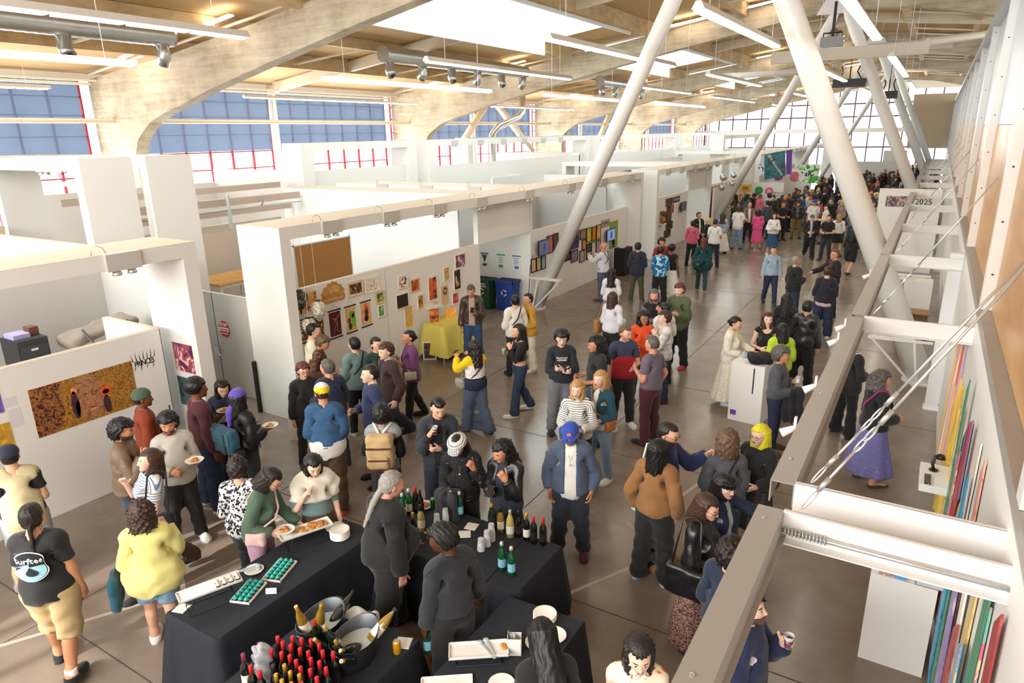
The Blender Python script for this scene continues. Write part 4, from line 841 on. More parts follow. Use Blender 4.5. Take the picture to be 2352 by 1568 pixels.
def art(label, r, cols, frame='w', sc=9, cell=False, seed=0, motif=None, cat='picture', grp=None, x=-9.45, t=.028, mat=.0, xneg=False):
 y0, y1, z0, z1 = r; cy, cz = (y0 + y1) / 2, (z0 + z1) / 2; hw, hh = (y1 - y0) / 2, (z1 - z0) / 2; s = -1 if xneg else 1
 t0 = thing('framed_picture' if frame else 'print_poster', label, cat, (x + s * .002, cy, cz), 0, grp)
 fm = {'w': FRW, 'b': FRB, 'n': FRN, None: None}[frame]; b = .022 if frame else 0; bx = lambda m, a, c, d, e, f, g: m.box(min(s * a, s * c), max(s * a, s * c), d, e, f, g)
 if fm:
  fr = MB(); bx(fr, 0, t, -hw, hw, hh - b, hh); bx(fr, 0, t, -hw, hw, -hh, -hh + b); bx(fr, 0, t, -hw, -hw + b, -hh + b, hh - b); bx(fr, 0, t, hw - b, hw, -hh + b, hh - b); fr.build('frame', fm, t0)
 pb = MB(); bx(pb, 0, t * .5 if frame else .004, -hw + b, hw - b, -hh + b, hh - b)
 if mat: pb.build('mount', PAPER, t0); pb = MB(); bx(pb, t * .5, t * .5 + .002, -hw + b + mat, hw - b - mat, -hh + b + mat, hh - b - mat)
 pb.build('print', artmat(label[:40], cols, sc, 1.2, seed or hash_(label), cell), t0)
 if motif:
  for (my, mz, ry, rz, c, kind) in motif:
   M_ = MB(); xx = s * (t * .5 + .003 if frame else .0045)
   n = 20 if kind == 'o' else 4 if kind == 'd' else 3 if kind == 't' else 4
   if kind == 'r': P = [(my - ry, mz - rz), (my + ry, mz - rz), (my + ry, mz + rz), (my - ry, mz + rz)]
   else: P = [(my + ry * math.cos(2 * math.pi * k / n + math.pi / 2), mz + rz * math.sin(2 * math.pi * k / n + math.pi / 2)) for k in range(n)]
   M_.prism([(p[0] * hw, p[1] * hh) for p in P], 'x', xx - s * .0015, xx + s * .0006).build('printed_shape', plain('ink' + c, c, .5, vary=.12, scale=30), t0)
 return t0
def hash_(s): return sum(ord(c) * (i + 1) for i, c in enumerate(s)) % 97 + 1
big = art('large mosaic-like print of a face among gold and rust leaves on the near booth wall', (3.63, 4.97, 1.14, 1.80), ('#2b1a16', '#6d3320', '#a8742a', '#d0a648', '#7b3a2c'), None, 26, True, 3)
def poly_on(parent, pts, m, x0, x1, nm): MB().prism(pts, 'x', x0, x1).build(nm, m, parent)
fm_ = artmat('mosaic_face', ('#7d5038', '#a3714f', '#b98a66', '#8d5a42', '#c9a07a'), 7, 2.5, 5)
poly_on(big, [(r_ * math.cos(a) * 1.1 + .02, (.31 if math.sin(a) > 0 else .30) * math.sin(a)) for a, r_ in zip(np.linspace(0, 2 * math.pi, 30)[:-1], [.20 + .015 * math.sin(k * 2.1) for k in range(29)])], fm_, .0042, .0050, 'printed_face')
poly_on(big, [(-.67, -.33), (-.40, -.33), (-.30, -.1), (-.33, .2), (-.28, .33), (-.5, .33), (-.67, .33)], artmat('mosaic_left', ('#3a2030', '#5c2a30', '#a8742a', '#6d3a4a', '#c79a48'), 13, 2, 8), .0042, .0047, 'printed_swirl')
for yy, zz, w, h, c in ((-.16, -.05, .05, .20, '#33202c'), (-.15, .15, .04, .045, '#b5764a'), (-.13, -.12, .035, .12, '#7a4a28'), (.25, .02, .07, .085, '#b8401f'), (.22, .13, .045, .045, '#8a5a38'), (.25, .01, .045, .035, '#d9a88a'), (.24, -.17, .05, .13, '#2f1f24'), (.05, -.15, .055, .010, '#5c2a22'), (.05, -.175, .05, .012, '#a8705a'), (.04, -.06, .035, .03, '#a05038'), (-.02, .06, .03, .008, '#3a221a'), (.12, .06, .03, .008, '#3a221a')):
 poly_on(big, [(yy + w * math.cos(a), zz + h * math.sin(a)) for a in np.linspace(0, 2 * math.pi, 18)[:-1]], artmat('mos' + c, (c, '#' + ''.join('%02x' % min(255, int(int(c[i:i + 2], 16) * 1.35 + 8)) for i in (1, 3, 5)), c), 16, 2, 3), .0050, .0056, 'printed_figure')
gr = thing('wall_lettering', 'spiky black graffiti lettering above the column of small papers', 'lettering', (-9.449, 5.16, 1.72)); text(gr, 'PRINCES', (0, 0, 0), .115, INKB, RX, .82, .001, True, sx=.8)
for k in range(7): MB().prism([(-.17 + k * .053, .05), (-.155 + k * .053, .05), (-.185 + k * .06, .15 + .04 * (k % 2))], 'x', 0, .0015).build('spike', INKB, gr)
for k in range(4): MB().prism([(-.15 + k * .09, -.045), (-.135 + k * .09, -.045), (-.16 + k * .09, -.10 - .02 * (k % 2))], 'x', 0, .0015).build('spike', INKB, gr)
for k, z in enumerate((1.52, 1.40, 1.26, 1.14, .97)): tag(MB().box(0, .0015, -.045, .045, -.05, .05).build('paper_slip', PAPER, None, loc=(-9.4495, 5.17, z)), ('topmost', 'second', 'middle', 'fourth', 'lowest')[k] + ' small paper slip in the column under the graffiti lettering', 'paper', 'paper slips under the lettering')
for k, (y, z, h) in enumerate(((3.42, 1.72, .06), (3.44, 1.50, .12))): tag(MB().box(0, .0012, -.07, .07, -h, h).build('wall_text', plain('faint_wall_text', '#dcdae0', .7, vary=.1, scale=80), None, loc=(-9.4495, y, z)), ('short upper block of pale wall text beside the mosaic print', 'long lower block of pale wall text beside the mosaic print')[k], 'text')
art('yellow print of a figure at the near edge of the booth wall', (2.85, 3.36, 1.10, 1.48), ('#e8c51c', '#c99a3a', '#8d6a4a', '#f0d95a'), None, 5, seed=8); art('purple print above the yellow figure print', (2.9, 3.335, 1.62, 1.92), ('#5b35a8', '#7d5cc4', '#8a6bd0'), None, 4, seed=4)
def posterY(label, x0, x1, z0, z1, y, cols, sc=9, seed=0, cat='poster', cell=False):
 t0 = thing('wall_poster', label, cat, ((x0 + x1) / 2, y, (z0 + z1) / 2)); w, h = (x1 - x0) / 2, (z1 - z0) / 2; MB().box(-w, w, -.004, 0, -h, h).build('print', artmat(label[:40], cols, sc, 1.3, seed or hash_(label), cell), t0); return t0
posterY('maroon and cream portrait poster on the inside of the near portal leg', -9.58, -9.10, 1.42, 1.87, 5.70, ('#4a2440', '#a4455a', '#e9c9c0', '#f3e7df'), 5, 3); posterY('dark teal and plum poster below the maroon portrait', -9.60, -9.13, .85, 1.32, 5.70, ('#2b2233', '#2f5a5c', '#8a4a3a', '#4a6f6a'), 4, 6)
art('framed black bull picture at the top of the second booth wall', (9.31, 9.72, 1.80, 2.09), ('#2a1914', '#5a3320', '#e7c37a', '#efd79c'), 'n', 8, seed=2, mat=.02); art('framed picture of a crowd of dark figures beside the bull picture', (9.78, 10.19, 1.78, 2.09), ('#6a4338', '#efe3d4', '#f3ebe0', '#3a2320'), 'w', 16, seed=5, mat=.02)
art('small framed dark green picture below the crowd picture', (10.06, 10.33, 1.50, 1.75), ('#2c3a1c', '#8a8f3a', '#e3d98f', '#20200f'), 'n', 9, seed=7, mat=.015); art('small framed bright green figure picture near the panel joint', (10.09, 10.30, 1.20, 1.48), ('#2f6d2c', '#59a24a', '#bcd98f', '#e9eccb'), 'w', 9, seed=9, mat=.015)
def scroll(label, r, cols, seed):
 t0 = art(label, r, cols, None, 7, seed=seed, cat='scroll', grp='hanging scrolls on the second booth wall'); y0, y1, z0, z1 = r; w = (y1 - y0) / 2 + .02; h = (z1 - z0) / 2
 t0.name = 'hanging_scroll'
 for z in (h + .035, -h - .035): MB().box(0, .014, -w, w, z - .012, z + .012).build('scroll_bar', FRB, t0)
 MB().tube([(.006, -w * .6, h + .045), (.006, 0, h + .15), (.006, w * .6, h + .045)], .002, 5).build('hanging_cord', plain('cord_grey', '#8d877f', .7), t0); return t0
a_ = scroll('dark red hanging scroll with a dancing skeleton line figure', (8.76, 9.05, 1.14, 1.61), ('#3a1216', '#4d181b', '#5c2022'), 2); mt = plain('scroll_line', '#d99a7a', .6)
for P in ([(0, .1, .16), (0, -.02, .05)], [(0, .0, .12), (0, .06, .02), (0, -.03, -.08), (0, -.06, -.2)], [(0, -.02, .06), (0, .05, -.02), (0, .03, -.14), (0, .08, -.18)], [(0, -.08, .14), (0, -.03, .09), (0, .03, .09), (0, .09, .15)]): MB().tube([(.006, p[1], p[2]) for p in P], .005, 5).build('line_figure', mt, a_)
a_ = scroll('hanging scroll with a big green round figure on orange', (9.19, 9.46, 1.14, 1.60), ('#efd7ab', '#e8b878', '#d98f4a'), 4)
for yy, zz, ry, rz, c in ((.03, .09, .07, .07, '#4fae2f'), (.07, -.03, .05, .14, '#5fc02e'), (-.05, -.02, .05, .06, '#6a4a2c'), (-.03, -.14, .05, .07, '#23351d'), (.05, .06, .02, .02, '#8c3a20')): poly_on(a_, [(yy + ry * math.cos(q), zz + rz * math.sin(q)) for q in np.linspace(0, 2 * math.pi, 16)[:-1]], plain('sc' + c, c, .5, vary=.15, scale=30), .0042, .005, 'printed_shape')
a_ = scroll('hanging scroll with a red-haired figure on orange ground', (9.62, 9.89, 1.16, 1.60), ('#e9a45c', '#eeb877', '#d97a3a'), 6)
for yy, zz, ry, rz, c in ((.0, .13, .03, .05, '#c8321f'), (.05, .05, .02, .10, '#b82a1c'), (.0, .03, .04, .07, '#3a2723'), (.0, -.09, .06, .07, '#2a1d1c'), (-.03, -.16, .016, .05, '#efe3d0'), (.03, -.16, .016, .05, '#efe3d0')): poly_on(a_, [(yy + ry * math.cos(q), zz + rz * math.sin(q)) for q in np.linspace(0, 2 * math.pi, 16)[:-1]], plain('sc' + c, c, .5, vary=.15, scale=30), .0042, .005, 'printed_shape')
scroll('yellow and black hanging scroll behind the man in the cream shirt', (8.34, 8.61, 1.16, 1.60), ('#e9c45c', '#2b211b', '#e7ad3a', '#efd79c'), 8); scroll('hanging scroll half hidden by the white portal leg', (8.05, 8.20, 1.25, 1.61), ('#efd7b0', '#2f5a4a', '#c03a2a', '#e9c45c'), 10)
art('framed orange landscape picture behind the paper lanterns', (8.05, 8.51, 1.76, 2.12), ('#b0402a', '#e9a25c', '#f0c68a', '#7a2018'), 'n', 5, seed=6)
cr = thing('wooden_crest', 'carved pale wood crest with a fan of petals and cut-out name', 'sign', (-9.445, 8.91, 1.98)); WD = m_wood('carved_wood', '#a8732f', '#cf9b52', (8, 8, 8), .5)
out = [(-.27, -.17), (.27, -.17), (.30, -.08), (.26, -.02), (.30, .03), (.24, .07), (.22, .13), (.15, .14), (.10, .20), (.04, .19), (0, .235), (-.04, .19), (-.10, .20), (-.15, .14), (-.22, .13), (-.24, .07), (-.30, .03), (-.26, -.02), (-.30, -.08)]
MB().prism(out, 'x', 0, .018).build('crest_board', WD, cr); W2 = m_wood('carved_wood_light', '#d9ac68', '#e8c48a', (8, 8, 8), .5)
for k in range(9): a = math.pi * (.1 + .8 * k / 8); MB().beam((.02, .05 * math.cos(a), .0 + .04 * math.sin(a)), (.02, .17 * math.cos(a), .0 + .17 * math.sin(a)), .014, .02, (1, 0, 0)).build('petal', W2, cr)
MB().box(.018, .026, -.25, .25, -.15, -.07).build('name_bar', WD, cr); text(cr, 'ANDREW LUU', (.027, 0, -.11), .075, W2, RX, 1.0, .002, True)
def lantern(label, loc, r, h, m):
 t0 = thing('paper_lantern', label, 'lantern', loc, 0, 'hanging paper lanterns'); MB().lathe([(r * .35, h * .5), (r * .8, h * .38), (r, h * .15), (r * .85, -h * .1), (r * .45, -h * .38), (r * .12, -h * .5)], (0, 0, 0), 18).build('shade', m, t0, True); MB().lathe([(r * .38, h * .47), (r * .38, h * .54)], (0, 0, 0), 14).build('top_ring', FRB, t0); MB().lathe([(.02, -h * .5), (.012, -h * .62), (.002, -h * .75)], (0, 0, 0), 8).build('tassel', FRB, t0); MB().tube([(0, 0, h * .5), (0, 0, 3.2 - loc[2])], .003, 5).build('cord', plain('cord_white', '#e4e0d8', .7), t0)
LW = artmat('lantern_floral', ('#efe6d6', '#e4dac8', '#8a8d7a', '#f3ece0', '#5c5a52'), 14, 1, 4); LB = artmat('lantern_dark', ('#151515', '#2c2c2a', '#8a8a80', '#1c1c1c'), 14, 1, 9)
lantern('dark patterned paper lantern beside the portal leg', (-9.2, 7.90, 2.08), .15, .36, LB); lantern('upper white floral paper lantern with dark point', (-9.0, 8.12, 1.86), .14, .38, LW); lantern('lower white floral paper lantern nearest the portal leg', (-8.95, 7.82, 1.66), .13, .30, LW)
ck = thing('pin_board', 'tan cork board in a thin frame standing behind the second booth wall', 'board', (-11.9, 11.05, 1.95)); MB().box(0, .03, -.85, .85, -.45, .55).build('cork', plain('cork_tan', '#a5753f', .9, vary=.12, scale=60, bump=.2), ck); fr = MB().box(-.005, .035, -.88, .88, .55, .575).box(-.005, .035, -.88, -.85, -.9, .6).box(-.005, .035, .85, .88, -.9, .6); fr.build('frame', CHROME, ck); MB().box(-.1, .1, -.86, -.83, -1.95, -.45).box(-.1, .1, .83, .86, -1.95, -.45).build('stand_leg', CHROME, ck)
for lb, r, cols, fm, sc in (('small framed black white and red picture at the left of the gold group', (10.77, 11.08, 1.67, 1.95), ('#1a1212', '#efe3da', '#c03a30', '#241818'), 'w', 7), ('small framed orange picture of faces', (11.17, 11.48, 1.52, 1.80), ('#6a2a14', '#c2571f', '#e08a3a', '#f0b46a'), 'n', 9), ('wide framed black picture with fine lettering', (10.66, 11.08, 1.24, 1.57), ('#1c1416', '#261c1e', '#35282a'), 'w', 20), ('tall framed gold sheet of small drawings', (10.90, 11.20, .76, 1.25), ('#d9a850', '#e3b964', '#c48f3a'), 'w', 14), ('small upright framed gold and brown picture', (11.37, 11.59, 1.08, 1.42), ('#5a3a1c', '#c79a3a', '#e0b95a', '#3a2612'), 'w', 9), ('large framed purple and orange picture of two eyes', (11.77, 12.11, 1.19, 1.74), ('#33204a', '#c2501f', '#e07a3a', '#5a2a5a'), 'w', 4), ('small framed sheet of black moths on tan', (12.36, 12.61, 1.53, 1.87), ('#c9a468', '#d9b67c', '#2c241c'), 'w', 16), ('framed purple and white portrait at the top of the booth end', (12.83, 13.27, 1.75, 2.09), ('#4a3358', '#8a5a7a', '#efd9cc', '#d9b0a0'), 'w', 4), ('framed dark portrait with two pale faces', (12.75, 13.05, 1.24, 1.75), ('#1c1412', '#33221c', '#e0b48c', '#efd0aa'), 'w', 4), ('small framed red picture behind the man in the brown jacket', (12.66, 12.93, .91, 1.20), ('#8c1f24', '#c2484a', '#e9c0b4'), 'w', 6)): art(lb, r, cols, fm, sc)
mw = art('wooden panel with a burnt flower mandala', (12.27, 12.54, .98, 1.45), ('#d9b884', '#e3c595', '#cfa86e'), None, 5)
for k in range(12): a = k * math.pi / 6; MB().beam((.006, .04 * math.cos(a), .10 + .04 * math.sin(a)), (.006, .09 * math.cos(a), .10 + .10 * math.sin(a)), .012, .02, (1, 0, 0)).build('burnt_petal', plain('burnt_brown', '#5a3a22', .8), mw)
sh = thing('wall_shelf', 'small white wall shelf with a pale flower on it', 'shelf', (-9.45, 11.96, 1.02)); MB().box(0, .12, -.24, .24, -.012, .012).build('board', WHITE, sh)
fl = thing('paper_flower', 'pale peach paper flower standing on the small wall shelf', 'flower', (-9.39, 11.98, 1.032)); MB().lathe([(.03, 0), (.035, .03), (.01, .05)], (0, 0, 0), 10).build('pot', PAPER, fl, True); MB().lathe([(.01, .05), (.055, .09), (.06, .11), (.02, .10)], (0, 0, 0), 9).build('petals', plain('peach_petal', '#eec8a2', .7), fl, True)
def cloth_table(name, label, corners, zt, m, mskirt=None, drop=0., seed=0, amp=.03, nfold=14, cat='table'):
 """corners: four (x,y) of the top, counter-clockwise; a fitted or draped cloth with folds down to z=drop"""
 c = np.mean(corners, 0); t0 = thing(name, label, cat, (c[0], c[1], 0)); rnd = random.Random(seed); C = [np.array(p, float) - c for p in corners]; ring = []
 for i in range(4):
  a, b = C[i], C[(i + 1) % 4]; L = np.linalg.norm(b - a); n = max(8, int(L / .07)); ring += [(a + (b - a) * k / n, np.array([(b - a)[1], -(b - a)[0]]) / L, k / n) for k in range(n)]
 V = []; F = []; N = len(ring); rows = [(zt, 0), (zt - .02, .012), (zt - .12, .02), (zt * .5 + drop * .5, .05), (drop, .08)]
 ph = [rnd.uniform(0, 6.28) for _ in range(4)]
 for z, o in rows:
  for k, (p, nn, u) in enumerate(ring):
   f = (math.sin(k * 2 * math.pi / 9 + ph[0]) * .6 + math.sin(k * 2 * math.pi / 5.3 + ph[1]) * .4) * amp * (zt - z) / zt
   cor = max(0, 1 - min(u, 1 - u) * 6) * .06 * (zt - z) / zt; q = p + nn * (o + f + cor) + (p / np.linalg.norm(p)) * cor; V.append((q[0], q[1], z))
 for r in range(len(rows) - 1):
  for k in range(N): a = r * N + k; b = r * N + (k + 1) % N; F.append((a, a + N, b + N, b))
 mb = MB(); mb.add(V, F); mb.build('cloth_skirt', mskirt or m, t0, True); tp_ = MB(); tp_.add([(p[0], p[1], zt + .001) for p, _, _ in ring], [tuple(range(N))[::-1] if False else tuple(range(N))]); tp_.build('cloth_top', m, t0)
 for p in C: q = p * .93; MB().tube([(q[0], q[1], 0), (q[0], q[1], zt - .03)], .018, 8).build('table_leg', GALV, t0)
 MB().prism([tuple(p * .97) for p in C], 'z', zt - .03, zt - .004).build('table_board', plain('table_board', '#8d8a86', .6), t0)
 return t0
YC = plain('sheer_yellow_cloth', '#e6d66a', .8, vary=.06, scale=4, trans=.0); cloth_table('cloth_table', 'small table draped with pale yellow cloth by the second booth wall', [(-9.30, 11.38), (-8.72, 11.30), (-8.52, 12.15), (-9.30, 12.35)], .80, YC, YC, .12, 3, .035)
def bookstand(label, loc, rz, w, h, cols):
 t0 = thing('display_print', label, 'print', loc, rz); MB().hexa([(-w / 2, 0, 0), (w / 2, 0, 0), (w / 2, .02, 0), (-w / 2, .02, 0), (-w / 2, .07, h), (w / 2, .07, h), (w / 2, .085, h), (-w / 2, .085, h)]).build('board', artmat(label[:40], cols, 6, 1.2, hash_(label)), t0); MB().beam((0, .08, h * .7), (0, .16, 0), .03, .006).build('easel', FRB, t0)
bookstand('dark plum print with an orange face leaning on the yellow table', (-9.12, 11.55, .802), .9, .20, .29, ('#3a1f3a', '#c2601f', '#e0953a', '#4a2648')); bookstand('bright orange print with two white ovals on the yellow table', (-9.05, 12.08, .802), .9, .26, .20, ('#e8932a', '#f0a83a', '#f7e3b8'))
tag(MB().box(-.012, .012, -.05, .05, 0, .006).build('brush', FRN, None, loc=(-8.85, 11.8, .803), rot=(0, 0, .6)), 'small wooden brush lying on the yellow table', 'brush')
for k, (x, y) in enumerate(((-8.80, 12.0), (-8.72, 12.12))): tag(MB().lathe([(.02, 0), (.02, .004)], (0, 0, 0), 10).build('badge', PAPER, None, loc=(x, y, .803)), ('round pale badge nearer the brush', 'round pale badge farther from the brush')[k] + ' on the yellow table', 'badge')
pr = thing('floor_print', 'framed brown print leaning under the yellow table', 'picture', (-9.1, 11.28, 0), .5); MB().box(-.15, .15, 0, .02, 0, .42).build('frame', WHITE, pr); MB().box(-.12, .12, -.004, 0, .03, .39).build('print', artmat('floorprint', ('#cdb48c', '#3a2a20', '#8a6a48'), 8, 1, 3), pr)
def bin_(label, loc, m, txt):
 t0 = thing('recycling_bin', label, 'bin', loc, 0, 'recycling bins in the alcove'); MB().hexa([(-.24, -.17, 0), (.24, -.17, 0), (.24, .17, 0), (-.24, .17, 0), (-.29, -.20, .84), (.29, -.20, .84), (.29, .20, .84), (-.29, .20, .84)]).build('bin_body', m, t0); rim = MB().box(-.31, .31, -.22, -.19, .80, .87).box(-.31, .31, .19, .22, .80, .87).box(-.31, -.28, -.22, .22, .80, .87).box(.28, .31, -.22, .22, .80, .87); rim.build('rim', m, t0); MB().box(-.28, .28, -.19, .19, .835, .842).build('painted_shade_sheet', INKB, t0)  # flat black sheet under the rim paints in the shaded bin interior
 for k in range(3): a = k * 2.094 + .5; MB().beam((.09 * math.cos(a), -.196, .52 + .09 * math.sin(a)), (.09 * math.cos(a + 1.3), -.196, .52 + .09 * math.sin(a + 1.3)), .03, .004, (0, 1, 0)).build('recycling_arrow', WINK, t0)
 if txt:
  text(t0, txt, (0, -.197, .70), .07, WINK, (math.radians(93), 0, 0), 1, .001, True)
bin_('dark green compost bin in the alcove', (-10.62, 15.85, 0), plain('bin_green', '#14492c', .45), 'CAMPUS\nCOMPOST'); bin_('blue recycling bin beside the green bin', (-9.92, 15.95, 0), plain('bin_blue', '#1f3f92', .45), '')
tag(MB().hexa([(-.2, -.16, 0), (.2, -.16, 0), (.2, .16, 0), (-.2, .16, 0), (-.24, -.19, .82), (.24, -.19, .82), (.24, .19, .82), (-.24, .19, .82)]).build('waste_bin', plain('bin_grey', '#4a4d50', .5), None, loc=(-11.25, 15.9, 0)), 'grey waste bin half hidden behind the portal wall', 'bin')
for k, (x0, x1, c, lb) in enumerate(((-11.14, -10.88, '#3a3c3e', 'grey triangle notice above the grey bin'), (-10.59, -10.30, '#2f9a4c', 'green headed compost notice above the green bin'), (-10.06, -9.76, '#2a7fc0', 'blue headed recycling notice above the blue bin'))):
 t0 = thing('wall_notice', lb, 'notice', ((x0 + x1) / 2, 16.455, 1.27)); MB().box(-.14, .14, -.004, 0, -.21, .21).build('sheet', PAPER, t0); cm = plain('notice' + c, c, .6); MB().box(-.14, .14, -.006, -.004, .17, .21).build('heading', cm, t0); MB().box(-.07, .07, -.006, -.004, -.18, -.10).build('pictogram', cm, t0)
 if k == 0: MB().prism([(-.10, .15), (.10, .15), (0, -.08)], 'y', -.006, -.004).build('triangle', cm, t0)
 else:
  for j in range(4): MB().box(-.09, .09 - .03 * (j % 2), -.006, -.004, .11 - j * .05, .125 - j * .05).build('text_line', cm, t0)
for lb, r, cols, sc in (('red framed print beside the first wall monitor', (17.40, 17.77, 1.41, 1.93), ('#c2504a', '#d97a6a', '#5a2422'), 3), ('dark framed print half hidden by the raking tube', (17.79, 18.11, 1.46, 1.95), ('#3a3338', '#5a4a50', '#7a6a60'), 4), ('large framed purple print of flowers at dusk', (18.97, 19.51, 1.30, 1.94), ('#2a1f3c', '#4a3a78', '#a8502a', '#6a5aa0'), 4), ('framed dark print of orange blossoms', (18.43, 18.94, .99, 1.34), ('#241c1a', '#3a2c26', '#b0642f', '#e0a85a'), 7), ('framed grey violet landscape print below the purple flowers', (18.98, 19.47, .88, 1.26), ('#4a4258', '#7a7088', '#9a92a2', '#a0785a'), 4), ('framed brown print lowest beside the raking tube', (18.07, 18.40, 1.02, 1.33), ('#3a2a20', '#6a4a30', '#8a6a48'), 6), ('framed teal grey print behind the raking tube', (18.54, 18.93, 1.38, 1.71), ('#3a4446', '#5a6668', '#7a8684'), 5), ('first framed tan drawing of the lower trio', (16.45, 16.74, 1.01, 1.40), ('#cfae86', '#e0c49c', '#6a4a3a'), 9), ('second framed cream drawing of the lower trio', (16.76, 17.03, 1.01, 1.40), ('#dcc98a', '#cdb878', '#efe0a8'), 9), ('third framed blue drawing of the lower trio', (17.05, 17.32, 1.0, 1.40), ('#5a86b8', '#8aaed0', '#d9c0a0'), 7), ('framed sepia print of two standing figures', (19.61, 20.10, 1.51, 1.84), ('#4a3a3a', '#8a7468', '#c0a898'), 5), ('framed yellow parrot print', (20.12, 20.49, 1.36, 1.83), ('#3a3524', '#e0c818', '#f0de3a', '#5a5230'), 4), ('framed orange print between the yellow prints', (20.52, 20.84, 1.35, 1.82), ('#8a4a1c', '#e08a2a', '#f0b050'), 5), ('framed amber print at the end of the upper row', (20.87, 21.23, 1.35, 1.84), ('#b88a3a', '#e0b45a', '#f0d28a', '#8a6a5a'), 5), ('small framed orange flower print', (19.77, 20.08, 1.17, 1.49), ('#e8dccb', '#d97a2a', '#f0e6d6'), 5), ('framed charcoal print in the lower row', (20.10, 20.48, .79, 1.32), ('#2c2c2e', '#4a4a4c', '#5c5c5a'), 3), ('framed pale botanical print in the lower row', (20.50, 20.85, .79, 1.32), ('#cfcabb', '#e4dfd0', '#6a6a5a'), 7), ('framed grey and pink print behind the bald man', (20.87, 21.23, .81, 1.32), ('#8a8488', '#b0a4a8', '#d0b4b0'), 4), ('smallest framed dark print at the bottom of the third booth', (19.61, 19.97, .78, 1.16), ('#2a2422', '#c0b4a0', '#4a3e36'), 6)): art(lb, r, cols, 'b', sc)
art('tall green canvas with a dark figure at the booth end', (22.02, 22.76, .85, 1.81), ('#6d8a2a', '#8aa83a', '#7d9c32'), None, 3, seed=3, motif=[(-.2, -.25, .35, .5, '#3a4a5a', 'o'), (-.2, .25, .18, .2, '#3a4a5a', 'o'), (.1, -.7, .3, .25, '#33414e', 'r')]); tl = art('grey title panel with dark lettering above the second monitor', (21.26, 22.01, 1.68, 1.94), ('#a89c94', '#b0a49c', '#a0948c'), None, 2); text(tl, 'Kate Sonata', (.006, 0, .02), .10, INKB, RX, 1, .001)
def monitor(label, r, x, col, glow):
 y0, y1, z0, z1 = r; t0 = thing('wall_monitor', label, 'monitor', (x, (y0 + y1) / 2, (z0 + z1) / 2)); w, h = (y1 - y0) / 2, (z1 - z0) / 2; MB().box(.10, .14, -w, w, -h, h).build('casing', FRB, t0); MB().box(.14, .142, -w + .02, w - .02, -h + .02, h - .02).build('screen', plain('scr' + label[:12], col, .3, vary=.25, scale=7, emit=col, es=glow), t0); MB().box(0, .10, -.08, .08, -.08, .08).build('bracket', FRB, t0); MB().box(.142, .143, -w * .18, w * .25, -h * .6, h * .5).build('screen_image', plain('scr2' + label[:12], '#4a4a9a', .3, vary=.4, scale=12, emit='#3a3a8a', es=.3), t0)
monitor('first wall monitor showing a blue violet picture', (16.70, 17.33, 1.46, 1.89), -9.45, '#5a6078', .35); monitor('second wall monitor with a light blue screen', (21.5, 22.2, 1.2, 1.60), -9.45, '#6f8fc0', .5)
tag(MB().tube([(-9.44, 16.6, 1.5), (-9.40, 16.45, 1.45), (-9.44, 16.42, 1.2), (-9.50, 16.40, .3)], .008, 6).build('power_cable', FRB, None, True), 'thin black cable dropping from the first wall monitor', 'cable')
bg = thing('speaker_case', 'black speaker case standing at the end of the third booth', 'case', (-8.95, 22.1, 0)); MB().box(-.2, .2, -.35, .35, 0, .95).build('case_body', plain('case_black', '#17171a', .8, bump=.2), bg); MB().box(-.12, .05, -.15, .15, .95, 1.0).build('paper_stack', PAPER, bg)
tag(MB().lathe([(.13, 0), (.13, .02)], (0, 0, 0), 24).build('wall_clock', WHITE, None, loc=(-12.79, 19.5, 2.55), rot=(0, math.radians(90), 0)), 'round pale clock on the studio wall behind the third booth', 'clock')
for k, (lb, r) in enumerate((('topmost pair of dark photographs on the fourth booth wall', (27.8, 28.69, 1.76, 2.10)), ('second pair of photographs with a red scene', (27.99, 28.91, 1.44, 1.78)), ('third pair of grey photographs', (27.76, 28.66, 1.10, 1.44)), ('fourth pair of brown photographs', (27.95, 28.88, .77, 1.10)), ('lowest block of small photographs', (27.75, 28.65, .44, .78)))):
 t0 = thing('photo_pair', lb, 'photograph', (-9.449, (r[0] + r[1]) / 2, (r[2] + r[3]) / 2)); w = (r[1] - r[0]) / 2; h = (r[3] - r[2]) / 2
 for j in (0, 1): MB().box(0, .006, -w + j * (w + .01), -.01 + j * (w + .01), -h, h).build('photograph', artmat('photo%d%d' % (k, j), ('#1e1a18', '#4a3c34', '#8a6a54', '#c2a890') if not (k == 1 and j) else ('#5a1c18', '#a8402f', '#c8a08c', '#2a1a18'), 4, 1, k * 3 + j + 2), t0)
sg4 = art('black lettered panel at the top of the fourth booth', (28.73, 29.68, 1.84, 2.09), ('#2a2826', '#35322f', '#3c3936'), None, 3); text(sg4, 'SOMEWHERE', (.006, 0, 0), .13, PAPER, RX, 1, .001)
monitor('small dark wall monitor in the fourth booth', (29.5, 30.25, 1.42, 1.80), -9.45, '#4a5458', .2)
vs = thing('gold_vase', 'golden vase with brown leaves on a wall bracket', 'vase', (-9.33, 27.25, 1.15)); MB().lathe([(.06, 0), (.12, .12), (.10, .22), (.05, .28), (.07, .32)], (0, 0, 0), 14).build('vase', plain('vase_gold', '#a8782a', .35, .3), vs, True); MB().lathe([(.03, .32), (.16, .40), (.12, .50), (.02, .52)], (0, 0, 0), 7).build('leaves', plain('leaf_brown', '#7a4a2a', .8), vs); MB().box(-.12, .1, -.2, .2, -.03, 0).build('bracket', WHITE, vs)
posterY('blue headed notice in the far alcove', -9.47, -9.18, 1.35, 1.73, 33.6, ('#dfe6ea', '#eef2f4', '#7fb0d0'), 6, 4)
kw = wall('wall_kiosk', -9.1, -6.62, 38.0, 38.12, 2.14);
